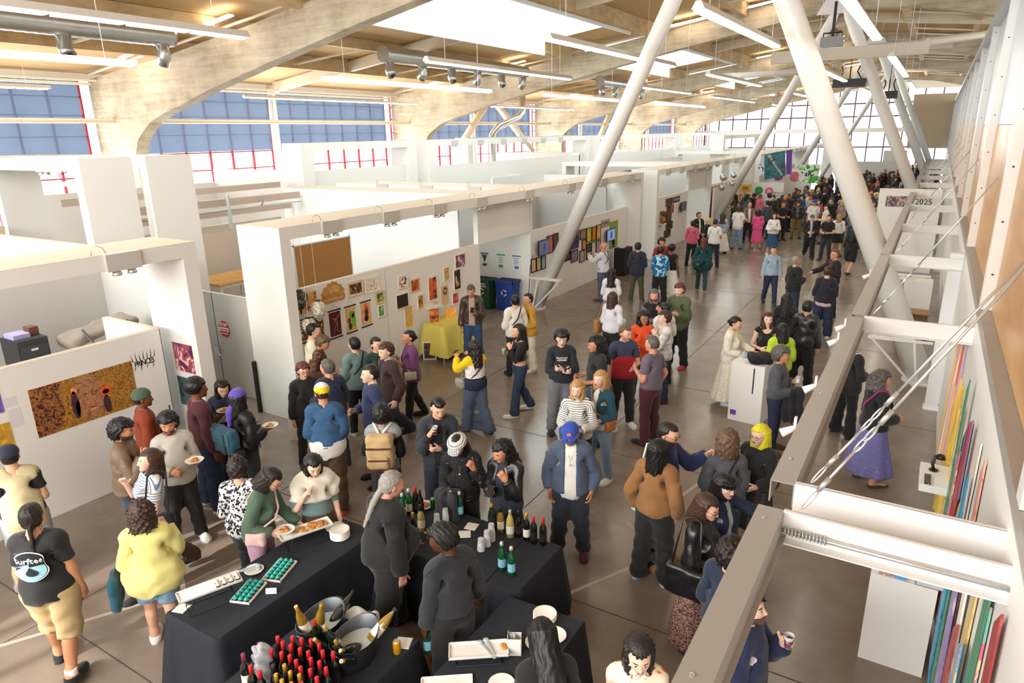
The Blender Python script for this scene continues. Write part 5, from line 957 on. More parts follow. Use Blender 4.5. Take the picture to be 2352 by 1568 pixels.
for lb, x, z, w, h, c, kind in (('yellow arch sign on the kiosk wall', -8.55, 1.82, .62, .40, '#e8c76a', 'r'), ('round green sticker sign on the kiosk wall', -7.85, 1.72, .40, .40, '#1f8a34', 'o'), ('pink sticker sign on the kiosk wall', -7.33, 1.70, .42, .38, '#d9608c', 'o'), ('small red round sign lower on the kiosk wall', -7.85, 1.15, .34, .34, '#d0525a', 'o'), ('amber framed picture on the kiosk wall', -8.55, 1.28, .62, .50, '#d9a04a', 'r')):
 t0 = thing('kiosk_sign', lb, 'sign', (x, 37.995, z)); n = 22 if kind == 'o' else 4; P = [(w / 2 * math.cos(2 * math.pi * k / n), h / 2 * math.sin(2 * math.pi * k / n)) for k in range(n)] if kind == 'o' else [(-w / 2, -h / 2), (w / 2, -h / 2), (w / 2, h / 2), (-w / 2, h / 2)]
 MB().prism(P, 'y', -.01, 0).build('panel', plain('kiosk' + c, c, .5, vary=.2, scale=14), t0); MB().prism([(p[0] * .5, p[1] * .45) for p in P], 'y', -.014, -.01).build('emblem', plain('kioskb' + c, {'#e8c76a': '#c8702a', '#1f8a34': '#35b04a', '#d9608c': '#f0a8c0'}.get(c, '#f0d8b0'), .5), t0)
t0 = thing('kiosk_lettering', 'two lines of small dark lettering at the end of the kiosk wall', 'lettering', (-6.95, 37.995, 1.55)); text(t0, 'TAMARACK\nSTUDIO', (0, -.003, 0), .13, INKB, RYN, 1, .001)
wall('wall_kiosk_2', -9.2, -9.1, 34, 38.12, 2.1); posterM = artmat('orange_street', ('#c2583a', '#d97f5a', '#8a3a2a', '#e8a884'), 2.5, 1.5, 7); tag(MB().box(0, .01, -1.6, 1.6, -.95, .95).build('wall_mural', posterM, None, loc=(-9.45, 35.9, 1.15)), 'orange street mural beside the raking tube', 'mural')
bn = thing('hanging_banner', 'teal diagonal banner with white lettering hanging over the far aisle', 'banner', (-7.0, 37.9, 3.55)); MB().hexa([(-.60, -.01, -1.28), (.42, -.01, -1.05), (.42, .01, -1.05), (-.60, .01, -1.28), (-.72, -.01, 0), (.30, -.01, .22), (.30, .01, .22), (-.72, .01, 0)]).build('banner_cloth', artmat('teal_banner', ('#0e3a48', '#17606a', '#1f7a80', '#123040'), 2, 1.5, 3), bn); text(bn, 'BFA Illustration', (-.12, -.016, -.52), .20, WINK, (math.radians(90), math.radians(52), 0), 1, .001); MB().hexa([(.44, .0, -1.0), (.70, .0, -.95), (.70, .02, -.95), (.44, .02, -1.0), (.34, 0, .2), (.62, 0, .26), (.62, .02, .26), (.34, .02, .2)]).build('banner_back', plain('violet_banner', '#6a3f9a', .7, vary=.2), bn); MB().tube([(-.75, 0, .02), (.66, 0, .27)], .012, 6).build('rod', STEEL, bn); MB().tube([(-.75, 0, .02), (-.6, 0, -1.28)], .01, 6).tube([(.66, 0, .27), (.66, 0, 6.6)], .004, 4).tube([(-.75, 0, .02), (-.75, 0, 6.6)], .004, 4).build('hanging_wire', STEEL, bn)
for k, (x, z, r) in enumerate(((-8.35, 2.72, .17), (-7.98, 2.80, .15), (-8.40, 2.28, .18), (-8.03, 2.42, .13))): t0 = thing('mirror_ball', ('upper', 'rear upper', 'lowest', 'smallest')[k] + ' silver ball of the hanging mirror ball cluster', 'mirror ball', (x, 32.5 + .4 * (k % 2), z), 0, 'hanging mirror balls'); MB().lathe([(r * math.sin(a), -r * math.cos(a)) for a in np.linspace(.05, 3.09, 9)], (0, 0, 0), 14).build('ball', CHROME, t0, True); MB().tube([(0, 0, r * .9), (0, 0, 10.1 - z)], .004, 4).build('hanging_wire', GALV, t0)
for lb, x, y, z, w, h, c1, c2, s in (('blue lettered sign board under the banner', -8.6, 42.9, 2.55, .85, .70, '#3a8fd0', '#12294a', 'YA'), ('green and white sign with two stacked letters', -6.35, 44.0, 2.25, 1.1, 1.05, '#3aa83a', '#141414', 'aK')):
 t0 = thing('hung_sign', lb, 'sign', (x, y, z)); MB().box(-w / 2, w / 2, -.02, 0, -h / 2, h / 2).build('panel', artmat(lb[:30], (c1, '#efefea', c1, c2), 2, 1, 5), t0); MB().tube([(0, 0, h / 2), (0, 0, 9.9 - z)], .004, 4).build('hanging_wire', STEEL, t0); text(t0, s, (0, -.025, 0), .42, plain('signink' + s, c2, .6), RYN, 1, .002, True)
wall('wall_far_1', -6.2, -2.5, 60, 60.12, 2.3); wall('wall_far_2', -10, -6.6, 47.0, 47.12, 2.4); wall('wall_far_3', -4.6, -2.6, 78, 78.2, 2.6)
for lb, x, z, c in (('violet portrait on the far white panel', -8.6, 1.95, '#8a6ab0'), ('pink crab motif on the far white panel', -7.6, 1.9, '#d9708a')): tag(MB().lathe([(.32, 0), (.32, .02)], (0, 0, 0), 9).build('far_motif', plain('motif' + c, c, .6, vary=.3, scale=9), None, loc=(x, 46.99, z), rot=(math.radians(90), 0, 0)), lb, 'picture')
# ---------------------------------------------------------------- spotlight boxes clipped on the headers
def spotbox(label, loc, grp, s=1.0):
 t0 = thing('spot_box', label, 'spotlight', loc, 0, grp); L = .46 * s
 MB().box(-.02, .045, 0, L, -.02, .20).build('cover', BOXG, t0); MB().box(-.10, .045, 0, L, .195, .205).build('top_flap', BOXG, t0)
 for k in (.13, .33):
  u = MB().lathe([(.045, 0), (.065, -.045), (.06, -.06)], (-.0, k * s, -.02), 14).build('lamp_head', CHROME, t0, True); MB().lathe([(.052, 0), (.052, .004)], (-.0, k * s, -.081), 14).build('lens', LAMPW, u)
 MB().tube([(-.10, -.10, .20), (-.10, -.08, .29), (-.08, -.03, .32), (-.05, .03, .29), (-.04, .06, .21)], .006, 6).build('cable', GALV, t0, True); return t0
proto = spotbox('large spotlight box on the nearest white header', (-8.957, 4.62, 3.205), 'spotlight boxes along the headers')
SPB = [8.33, 9.90, 11.47, 13.07, 15.32, 17.76, 20.1, 22.4]; ordn = ('first', 'second', 'third', 'fourth', 'fifth', 'sixth', 'seventh', 'eighth')
for k, y in enumerate(SPB): dup(proto, (-8.957, y, 3.205), 0, ordn[k] + ' spotlight box along the second white header, counted from the portal leg')
for k, y in enumerate((26.3, 28.0, 29.8, 31.6, 33.4, 35.2, 37, 38.8, 40.6)): dup(proto, (-8.957, y, 3.205), 0, 'spotlight box on the third header down the aisle')
for k, y in enumerate((44.4, 46.2, 48, 49.8, 51.6, 53.4, 55.2, 57)): dup(proto, (-8.957, y, 3.205), 0, 'spotlight box on the far header by the banner')
for k, (x, y) in enumerate(((-14.6, 16.0), (-12.9, 16.0), (-11.2, 16.0))): dup(proto, (x, y, 3.205), -math.pi / 2, ('farthest', 'middle', 'nearest')[k] + ' spotlight box on the cross header behind the second booth')
for k, (x, y) in enumerate(((-15.6, 7.1), (-19.6, 7.1))): dup(proto, (x, y, 4.25), -math.pi / 2, ('grey spotlight box on the tall rear portal beside its leg', 'grey spotlight box at the far end of the tall rear portal')[k])
for k, y in enumerate((24.6, 26.6, 28.6, 30.6, 32.6, 34.6)): dup(proto, (-18.0, y, 4.38), 0, 'grey spotlight box on the tall white portal deep behind the booths')
# ---------------------------------------------------------------- things in the open studios behind
bgp = thing('canvas_bag_pile', 'pile of big taupe canvas bags with black straps on a trolley behind the near wall', 'bag', (-11.6, 5.75, 0)); TB = plain('taupe_canvas', '#8d8074', .9, vary=.1, scale=8, bump=.2)
MB().box(-.5, .5, -.62, .55, 1.0, 1.06).build('trolley_top', BLACKM, bgp)
for k in range(4): MB().tube([((-.45, .45)[k % 2], (-.55, .5)[k // 2], 0), ((-.45, .45)[k % 2], (-.55, .5)[k // 2], 1.0)], .02, 6).build('trolley_leg', BLACKM, bgp)
def bagshape(c, h, rot, seed):
 def fn(p): return rbox(p, (0, 0, 0), h, min(h) * .7) + .018 * np.sin(p[:, 0] * 13 + seed) * np.sin(p[:, 1] * 11 + seed * 2) + .010 * np.sin(p[:, 2] * 30 + p[:, 1] * 15)
 V, F = surface_net(fn, seg((-h[0] - .06, h[0] + .06, .05)), seg((-h[1] - .06, h[1] + .06, .05)), seg((-h[2] - .06, h[2] + .06, .04)), 1)
 R_ = np.array(Matrix.Rotation(rot[2], 3, 'Z') @ Matrix.Rotation(rot[1], 3, 'Y') @ Matrix.Rotation(rot[0], 3, 'X')); return V @ R_.T + np.array(c), F
for c, h, r, sd in (((.0, -.15, 1.28), (.30, .58, .20), (0, .25, .1), 1), ((.15, .1, 1.52), (.26, .60, .14), (0, .35, -.1), 3), ((-.15, .0, 1.72), (.22, .62, .12), (.1, .2, .15), 5), ((.25, .35, 1.30), (.16, .22, .30), (0, .2, .2), 7)): V, F = bagshape(c, h, r, sd); grow('canvas_bag', V, F, TB, bgp)
for y in (-.35, .05, .38): MB().tube([(.32, y, 1.12), (.36, y, 1.4), (.30, y + .02, 1.66), (.05, y, 1.86)], .022, 6).build('strap', FRB, bgp)
cb = thing('drawer_cabinet', 'black metal drawer cabinet beside the canvas bags', 'cabinet', (-12.05, 4.75, 0)); MB().box(-.28, .28, -.22, .22, .05, 1.85).build('cabinet_body', plain('cabinet_black', '#26282a', .5), cb)
for k in range(8):
 d = MB().box(.28, .292, -.20, .20, .10 + k * .21, .285 + k * .21).build('drawer', plain('drawer_black', '#303234', .45), cb); MB().box(.292, .30, -.05, .05, .20 + k * .21, .235 + k * .21).build('label_holder', CHROME, d)
tag(MB().box(-.16, .16, -.12, .12, 0, .07).build('folded_cloth', plain('lilac_cloth', '#a49bc8', .9, vary=.1), None, loc=(-12.08, 4.68, 1.852)), 'folded lilac cloth on the black drawer cabinet', 'cloth'); tag(MB().box(-.09, .09, -.07, .07, 0, .13).build('small_box', plain('brown_box', '#6a4434', .8), None, loc=(-12.1, 4.9, 1.852)), 'small brown box on the black drawer cabinet', 'box')
tb = thing('work_table', 'wooden topped work table in the open studio behind the door', 'table', (-17.3, 12.4, 0)); MB().box(-.75, .75, -.9, .9, .88, .93).build('table_top', m_wood('bench_wood', '#b5813f', '#d3a25c', (2, 10, 10), .5), tb); MB().box(-.70, .70, -.85, .85, .80, .88).build('apron', STEEL, tb)
for k in range(4): MB().box(-.72 + 1.38 * (k % 2), -.66 + 1.38 * (k % 2), -.87 + 1.68 * (k // 2), -.81 + 1.68 * (k // 2), 0, .80).build('table_leg', STEEL, tb)
for k, (x, y) in enumerate(((-15.6, 11.0), (-16.0, 11.7))):
 t0 = thing('round_stool', ('nearer', 'farther')[k] + ' round wooden stool beside the studio work table', 'stool', (x, y, 0), 0, 'studio stools'); MB().lathe([(.17, .60), (.18, .62), (.17, .64)], (0, 0, 0), 16).build('seat', m_wood('stool_wood', '#8d7a66', '#a8937c', (4, 4, 4), .6), t0)
 for j in range(4): MB().tube([(.15 * math.cos(j * 1.57), .15 * math.sin(j * 1.57), .6), (.2 * math.cos(j * 1.57), .2 * math.sin(j * 1.57), 0)], .012, 6).build('stool_leg', STEEL, t0)
for k, (y0, y1, x, z) in enumerate(((8.5, 13.7, -15.5, 3.25), (8.5, 13.7, -15.9, 2.95), (8.5, 13.7, -16.4, 2.5), (9, 16, -19, 3.3), (17.5, 22.5, -19.6, 3.2), (2, 7, -17.5, 2.4), (2, 7, -19, 2.9))): struct('studio_rail', MB().box(x - .05, x + .05, y0, y1, z - .09, z + .09), TANW)
struct('studio_conduit', MB().tube([(-15.3, 8.6, 3.05), (-15.3, 13.6, 3.08)], .02, 6).tube([(-15.3, 11.2, 2.6), (-15.3, 11.2, 3.45)], .05, 6).tube([(-15.3, 12.2, 3.08), (-15.3, 12.3, 3.2), (-15.3, 12.6, 3.22)], .02, 6), GALV)
pf = thing('paper_blind', 'folded cream paper hanging like a blind in the rear studio', 'blind', (-20.5, 7.6, 2.75));
for k in range(4): MB().hexa([(0, -.62, -.22 * k), (0, .62, -.26 - .22 * k), (.03, .62, -.26 - .22 * k), (.03, -.62, -.22 * k), (.10, -.66, .22 - .22 * k), (.10, .60, .0 - .22 * k), (.13, .60, -.0 - .22 * k), (.13, -.66, .22 - .22 * k)]).build('paper_fold', plain('cream_paper', '#efe3c4', .8), pf)
MB().tube([(.05, 0, .2), (.05, 0, 1.5)], .006, 5).build('cord', GALV, pf)
ht = thing('flood_lamp', 'flat grey flood lamp hanging from the tall rear portal', 'lamp', (-14.6, 7.04, 3.98)); MB().hexa([(-.3, -.12, 0), (.3, -.12, 0), (.3, .12, .0), (-.3, .12, .0), (-.12, -.08, .08), (.12, -.08, .08), (.12, .08, .08), (-.12, .08, .08)]).build('shade', BOXG, ht); MB().tube([(0, 0, .08), (-.1, 0, .2), (.1, .1, .28)], .008, 6).build('cable', BLACKM, ht)
def batten(label, x, y0, y1, z, n=6):
 t0 = thing('light_batten', label, 'ceiling light', (x, (y0 + y1) / 2, z), 0, 'hanging light battens'); L = (y1 - y0) / 2
 MB().hexa([(-.10, -L, .0), (.10, -L, .0), (.10, L, .0), (-.10, L, .0), (-.04, -L, .11), (.04, -L, .11), (.04, L, .11), (-.04, L, .11)]).build('housing', plain('batten_white', '#e3e2df', .45), t0)
 for k in range(n): a = -L + .06 + k * (2 * L - .06) / n; MB().box(-.075, .075, a, a + (2 * L - .06) / n - .10, -.035, -.001).build('tube_cover', LAMP, t0)
 for k in (-.8, .8): MB().tube([(0, L * k, .1), (0, L * k, (zr(x) if not -16.7 < x < -12.2 else 10.4) - z + .02)], .006, 5).build('hanging_rod', STEEL, t0)
BT = [(-10.7, 2.2, 8.68), (-10.75, 13.8, 21.5), (-10.55, 27.3, 33.9), (-10.7, 38.1, 48), (-16.5, 3.0, 10.1), (-16.5, 16.0, 25.5), (-15.9, 43.8, 54.9), (-16.2, 29.5, 38.5), (-25.5, 5.5, 12.5), (-25.6, 20.2, 32.0), (-24.7, 37.5, 50), (-6.58, 12.2, 19.5), (-6.6, 22.9, 30.5), (-6.6, 36, 44), (-3.29, 10.7, 16.5), (-1.37, 9.5, 16.5), (-1.35, 20.7, 29), (-3.4, 22, 30), (-3.4, 36, 44), (-1.4, 33, 42), (-6.6, 50, 58), (-10.7, 54, 62)]
BLB = ('nearest long light batten over the near booth', 'light batten over the second booth wall', 'light batten past the first raking tube over the third booth', 'far light batten over the third header', 'near light batten above the tall rear portal', 'long light batten in front of the second concrete frame', 'far light batten under the third frame', 'light batten over the studios behind the third booth', 'short light batten in front of the near window screen', 'long light batten in front of the middle window screens', 'far light batten by the rear window screens', 'light batten between the skylight and the first raking tube', 'light batten right of the first raking tube', 'far light batten left of the hung beam', 'bold light batten between the two nearest raking tubes', 'light batten cut by the top edge above the crowd', 'light batten pointing at the hung beam end', 'light batten behind the second raking tube', 'light batten deep over the aisle centre', 'light batten beyond the hung beam by the wall', 'smallest far light batten over the aisle', 'smallest far light batten over the booths')
for b, lb in zip(BT, BLB): batten(lb, b[0], b[1], b[2], 6.5, max(4, int((b[2] - b[1]) / 1.0)))
for k, y0 in enumerate(FRY[:5]):      # uplights lying along the back of the frames
 for x, nm in ((-24.5, 'far left'), (-20, 'outer left'), (-10.5, 'middle'), (-7, 'ridge side')): tag(MB().box(-.9, .9, -.09, .09, -.05, 0).build('frame_light', LAMP, None, loc=(x, y0 - .6, zr(x) - .25), rot=(0, -.128, 0)), nm + ' tube light lying along the upper edge of the ' + ('near', 'second', 'third', 'fourth', 'far')[k] + ' concrete frame', 'ceiling light', 'tube lights along the concrete frames')
def duct(label, x, y0, y1, z, r=.30, n=6):
 t0 = thing('spiral_duct', label, 'duct', (x, y0, z)); pts = [(0, k, 0) for k in np.linspace(0, y1 - y0, 2)]; L = y1 - y0
 rs = []; ps = []
 for k in range(int(L / .12) + 1): ps.append((0, k * .12, 0)); rs.append(r * (1.0 if k % 2 else 1.03))
 MB().tube(ps, rs, 20).build('duct_run', GALV, t0, True)
 for k in range(n):
  y = .35 + k * (L - .7) / (n - 1); s = -1 if k % 2 else 1; q = MB().tube([(0, y, -.1), (0, y, -.62), (.12 * s, y, -.78)], .19, 16).build('drop_nozzle', GALV, t0, True); MB().tube([(.125 * s, y, -.785), (.14 * s, y, -.80)], .10, 14).build('nozzle_mouth', BLACKM, q)
duct('long spiral air duct with drop nozzles under the skylight', -18.9, 21.6, 32.6, 7.85); duct('near spiral air duct cut by the top edge', -20.0, 4.5, 13.5, 7.75, .30, 4); duct('far spiral air duct behind the first raking tube', -18.5, 41, 48.5, 7.85, .30, 4)
vp = thing('vent_pipe', 'bent galvanised vent pipe in front of the middle windows', 'duct', (-25.4, 39.3, 0)); MB().tube([(0, 4, 7.4), (0, 4, 6.3), (0, 3.4, 5.9), (0, .8, 5.3), (0, 0, 4.8), (0, 0, 0)], .22, 14).build('pipe', GALV, vp, True)
for a, b in (((-27.6, 38, 3.5), (-27.6, 42, 6.8)), ((-27.6, 43.5, 6.8), (-27.6, 48.5, 3.5)), ((-27.6, 60, 3), (-27.6, 64, 6.8))): struct('roof_brace', MB().tube([a, b], .24, 12), CREAM, smooth=True)
def stagelight(label, loc, w):
 t0 = thing('stage_light', label, 'stage light', loc); MB().box(-w, w, -.18, .18, -.32, 0).build('housing', BLACKM, t0)
 for x in (-w * .7, 0, w * .7): MB().tube([(x, 0, 0), (x * .6, 0, .28), (x * .8, 0, .5)], .03, 6).build('yoke', BLACKM, t0)
 MB().tube([(0, 0, .45), (0, 0, 10.2 - loc[2])], .015, 6).build('hanger', BLACKM, t0)
stagelight('wide black stage light hanging past the hung beam', (-3.6, 33.2, 6.75), .62); stagelight('black stage light hanging lower beside the raking tube', (-2.3, 36.5, 6.35), .38)
t0 = thing('projector', 'black projector and hoist on top of the hung beam', 'projector', (-3.75, 28.0, 7.5)); MB().box(-.35, .35, -.25, .25, .05, .35).build('casing', plain('projector_grey', '#8d8f92', .4), t0); MB().tube([(0, 0, .35), (0, 0, 1.5)], .05, 8).build('chain_hoist', BLACKM, t0); MB().tube([(-.3, 0, .05), (-.3, 0, .5), (.3, 0, .5), (.3, 0, .05)], .03, 6).build('cage', BLACKM, t0)
# ------------------------------------------------------------------ bar and buffet tables
BC = plain('black_table_cloth', '#1d222b', .85, vary=.12, scale=5, bump=.05); TZ = .76
cloth_table('buffet_table', 'long table under a black cloth carrying cupcakes and cookies', [(-5.34, 2.70), (-4.64, 2.70), (-4.58, 4.62), (-5.26, 4.62)], TZ, BC, None, .01, 5, .03)
cloth_table('bar_table', 'black-clothed bar table crowded with bottles in the middle of the square', [(-4.42, 4.50), (-3.10, 4.50), (-3.16, 5.36), (-4.66, 5.38)], TZ, BC, None, .01, 8, .03)
cloth_table('bar_table', 'black-clothed end table with two green water bottles', [(-3.09, 4.50), (-2.76, 4.52), (-2.74, 5.36), (-3.15, 5.36)], TZ - .002, BC, None, .01, 11, .03)
cloth_table('serving_table', 'black-clothed table with paper plates and an almost empty tray', [(-2.84, 2.2), (-2.08, 2.2), (-2.06, 4.46), (-2.80, 4.42)], TZ, BC, None, .01, 13, .03)
cloth_table('wine_table', 'black-clothed table in front with the wine bottles and two metal tubs', [(-4.18, 1.9), (-3.14, 1.9), (-3.16, 3.56), (-4.18, 3.56)], TZ, BC, None, .01, 17, .03)
GG = plain('green_bottle_glass', '#0d5a34', .08, vary=0, spec=.8, coat=.5); DG = plain('dark_wine_glass', '#10100f', .07, vary=0, spec=.8, coat=.6); CG = plain('pale_wine_glass', '#b9ac62', .07, vary=0, spec=.8, coat=.5); OG = plain('amber_wine_glass', '#8a6a1c', .07, vary=0, spec=.8, coat=.5); DGG = plain('dark_green_glass', '#14261a', .07, vary=0, spec=.8, coat=.6)
LBW = plain('cream_bottle_label', '#e9e4d6', .6, vary=.05, scale=40); LBK = plain('black_bottle_label', '#1f1c1a', .5, vary=.2, scale=40); LBB = plain('blue_bottle_label', '#8fd0e8', .5, vary=.1, scale=40); FOILG = plain('gold_foil', '#c79a3e', .32, .6); FOILR = plain('red_foil', '#b81f26', .4); FOILS = plain('silver_foil', '#d0d2d4', .3, .7); FOILP = plain('plum_foil', '#7c2a48', .4); FOILB = plain('black_foil', '#1a1a1c', .35); CORK = plain('cork_stopper', '#c79a68', .8)
BP = [(.030, 0), (.0375, .006), (.0375, .175), (.034, .205), (.018, .240), (.0145, .26), (.0145, .305)]
BPS = [(.036, 0), (.044, .006), (.044, .14), (.038, .20), (.020, .255), (.0155, .275), (.0155, .315)]
_b = {}
def bottle(label, loc, glass, foil, lab, kind='w', grp='bottles', rot=None, parent_cat='bottle', scale=1.0):
 k = (glass.name, foil.name, lab.name if lab else '', kind)
 if k not in _b:
  t0 = thing('wine_bottle' if kind != 'g' else 'water_bottle', label, 'bottle', loc, 0, grp); pr = BPS if kind == 's' else BP
  MB().lathe(pr, (0, 0, 0), 14).build('glass', glass, t0, True); r = pr[2][0]
  if lab: MB().lathe([(r + .0008, .05), (r + .0008, .14)], (0, 0, 0), 14, False).build('paper_label', lab, t0, True)
  fl_ = {'g': .285}.get(kind, .235 if kind == 's' else .245); MB().lathe([(.0195 if kind == 's' else .0178, fl_), (.0162, .275), (.0165, .312), (.012, .316)], (0, 0, 0), 12).build('capsule' if kind != 'g' else 'cap', foil, t0, True)
  if kind == 'g': MB().lathe([(.0225, .222), (.0195, .237)], (0, 0, 0), 12, False).build('neck_label', LBW, t0, True)
  _b[k] = t0
 else: t0 = dup(_b[k], loc, None, label, grp)
 t0.location = loc; t0['label'] = label; t0.rotation_euler = rot or (0, 0, random.uniform(0, 6)); t0.scale = (scale,) * 3; return t0
gb = 'bottles on the bar table'
for k, (x, y, lb) in enumerate(((-4.63, 4.98, 'green water bottle at the outer corner of the green cluster'), (-4.60, 5.09, 'rearmost green water bottle of the cluster'), (-4.50, 5.07, 'green water bottle behind the dark wine bottles'), (-4.50, 4.96, 'front green water bottle of the cluster'))): bottle(lb, (x, y, TZ), GG, FOILS, LBW, 'g', gb)
bottle('clear wine bottle with cream label nearest the long-haired bartender', (-4.20, 4.60, TZ), CG, FOILS, LBW, 'w', gb); bottle('green wine bottle with cream label in the bar cluster', (-4.27, 4.73, TZ), DGG, FOILS, LBW, 'w', gb); bottle('dark wine bottle with cream label in front of the cluster', (-4.14, 4.71, TZ), DG, FOILG, LBW, 'w', gb); bottle('red capped dark bottle at the back of the bar cluster', (-4.46, 5.14, TZ), DG, FOILR, LBK, 'w', gb); bottle('black capped dark bottle at the back of the bar cluster', (-4.37, 5.11, TZ), DG, FOILB, LBK, 'w', gb); bottle('pale wine bottle with white label right of the cluster', (-4.17, 4.87, TZ), CG, FOILB, LBW, 'w', gb)
bottle('lone green water bottle at the end of the soda cans', (-3.97, 5.30, TZ), GG, FOILS, LBB, 'g', gb); bottle('left green water bottle with blue label on the end table', (-3.06, 4.72, TZ), GG, FOILS, LBB, 'g', gb); bottle('right green water bottle with blue label on the end table', (-2.94, 4.70, TZ), GG, FOILS, LBB, 'g', gb)
for x, y, g, f, l, kd, lb in ((-3.53, 5.27, DGG, FOILG, LBK, 's', 'gold topped sparkling wine bottle first in the bar row'), (-3.42, 5.27, OG, FOILB, LBW, 'w', 'amber wine bottle second in the bar row'), (-3.29, 5.25, CG, FOILS, LBW, 's', 'pale green wine bottle third in the bar row'), (-3.21, 5.29, DG, FOILB, LBK, 'w', 'black wine bottle fourth in the bar row'), (-3.11, 5.28, DG, FOILG, LBW, 'w', 'gold capped red wine bottle with white label in the bar row'), (-3.02, 5.27, DG, FOILR, LBK, 'w', 'red capped wine bottle with pink label in the bar row'), (-2.92, 5.29, DG, FOILR, LBK, 'w', 'red capped wine bottle with gold lettering at the end of the bar row')): bottle(lb, (x, y, TZ), g, f, l, kd, gb)
def can(label, loc, col): t0 = thing('soda_can', label, 'can', loc, 0, 'soda cans'); MB().lathe([(.026, 0), (.033, .008), (.033, .108), (.027, .12)], (0, 0, 0), 16).build('can_body', plain('can' + col, col, .3, .4, vary=.25, scale=40), t0, True); MB().lathe([(.027, .119), (.025, .122)], (0, 0, 0), 16).build('lid', CHROME, t0)
can('green soda can first in the row', (-4.35, 5.30, TZ), '#1f8a4a'); can('rust red soda can second in the row', (-4.26, 5.28, TZ), '#a8482a'); can('purple soda can third in the row', (-4.17, 5.28, TZ), '#5a3a5a'); can('orange soda can last in the row', (-4.085, 5.28, TZ), '#e0902a'); can('yellow orange soda can beside the metal tub', (-3.22, 3.36, TZ), '#f0a81c')
PLT = plain('paper_plate_white', '#f0eee8', .6, vary=.01); FOOD = plain('baked_food', '#c98a44', .8, vary=.25, scale=60, bump=.3)
PP = [(0, .006), (.065, .006), (.10, .018), (.105, .018), (.102, .014), (.068, 0), (0, 0)]
def plate(label, loc, n=1, grp=None, food=0, rot=None, s=1.0):
 t0 = thing('paper_plate' if n == 1 else 'plate_stack', label, 'plate', loc, 0, grp, rot)
 for k in range(n): MB().lathe([(r * s, z + k * .005) for r, z in PP], (0, 0, 0), 20, False).build('plate', PLT, t0, True)
 for k in range(food): a = k * 2.4; MB().lathe([(.012, 0), (.028, .006), (.03, .014), (.01, .022)], (.03 * math.cos(a), .03 * math.sin(a), .008), 8).build('snack', FOOD, t0, True)
 return t0
plate('stack of round paper plates at the end of the buffet table', (-4.84, 4.34, TZ), 18); plate('loose round paper plate beside the plate stack', (-5.01, 4.44, TZ), 2); plate('plate of crackers at the back of the bar table', (-4.46, 5.28, TZ), 1, None, 6); plate('stack of paper plates on the serving table', (-2.37, 4.32, TZ), 10); plate('pair of paper plates beside the serving stack', (-2.20, 4.17, TZ), 2); plate('paper plate half hidden by the black-haired woman', (-2.28, 4.03, TZ), 2); plate('paper plate at the bottom edge of the serving table', (-2.30, 3.50, TZ), 2)
TRW = plain('white_melamine_tray', '#eceae4', .35, vary=.01)
def tray(label, loc, rz, w, d, stand=0, tilt=0):
 t0 = thing('serving_tray', label, 'tray', loc, 0, None, (tilt, 0, rz)); m = MB().box(-w, w, -d, d, stand, stand + .008); m.box(-w, w, -d, -d + .008, stand, stand + .022); m.box(-w, w, d - .008, d, stand, stand + .022); m.box(-w, -w + .008, -d, d, stand, stand + .022); m.box(w - .008, w, -d, d, stand, stand + .022); m.build('tray', TRW, t0)
 if stand:
  for s in (-1, 1): MB().tube([(s * w * .55, -d * .8, stand), (s * w * .75, -d * 1.05, .005), (s * w * .75, d * 1.05, .005), (s * w * .55, d * .8, stand)], .005, 6).build('wire_stand', BLACKM, t0)
  MB().tube([(-w * .75, -d * 1.05, .005), (w * .75, -d * 1.05, .005)], .005, 6).tube([(-w * .75, d * 1.05, .005), (w * .75, d * 1.05, .005)], .005, 6).build('wire_stand', BLACKM, t0)
 return t0
tray('half empty white tray raised on a black wire stand with a few cupcakes', (-5.10, 2.99, TZ), 1.18, .27, .085, .16); tray('middle white tray packed with teal cupcakes', (-4.92, 3.25, TZ), .35, .10, .155); tray('rear white tray packed with teal cupcakes', (-4.93, 3.62, TZ), .35, .10, .165); tray('raised white tray of cookies on a wire stand', (-5.08, 4.10, TZ), 1.15, .27, .09, .15); tray('long white tray almost empty on the serving table', (-2.62, 3.66, TZ), .62, .24, .09, .06); tray('white tray at the bottom edge of the serving table', (-2.66, 3.28, TZ), .62, .2, .09)
CHOC = plain('chocolate_cup', '#3a2017', .8, vary=.2, scale=50); TEALF = plain('teal_frosting', '#2fb8ac', .6, vary=.1, scale=40); WHF = plain('white_frosting', '#e9e6d4', .6, vary=.1, scale=40); GOLDF = plain('gold_crumb', '#c98a4a', .7)
cpk = {}
def cupcake(label, loc, m, key, grp):
 if key in cpk: t0 = dup(cpk[key], loc, random.uniform(0, 6), label, grp)
 else:
  t0 = thing('cupcake', label, 'cupcake', loc, 0, grp); MB().lathe([(.016, 0), (.0225, .024)], (0, 0, 0), 10).build('paper_cup', CHOC, t0, True); MB().lathe([(.0235, .024), (.0235, .031), (.015, .038), (.016, .042), (.006, .052)], (0, 0, 0), 10).build('frosting', m, t0, True); MB().lathe([(.005, .049), (.004, .054)], (.004, 0, 0), 6).build('topping', GOLDF, t0); cpk[key] = t0
 t0['label'] = label
def grid(cx, cy, rz, nx, ny, dx, dy, z, m, key, lab, grp):
 for i in range(nx):
  for j in range(ny): u = (i - (nx - 1) / 2) * dx; v = (j - (ny - 1) / 2) * dy; cupcake(lab, (cx + u * math.cos(rz) - v * math.sin(rz), cy + u * math.sin(rz) + v * math.cos(rz), z), m, key, grp)
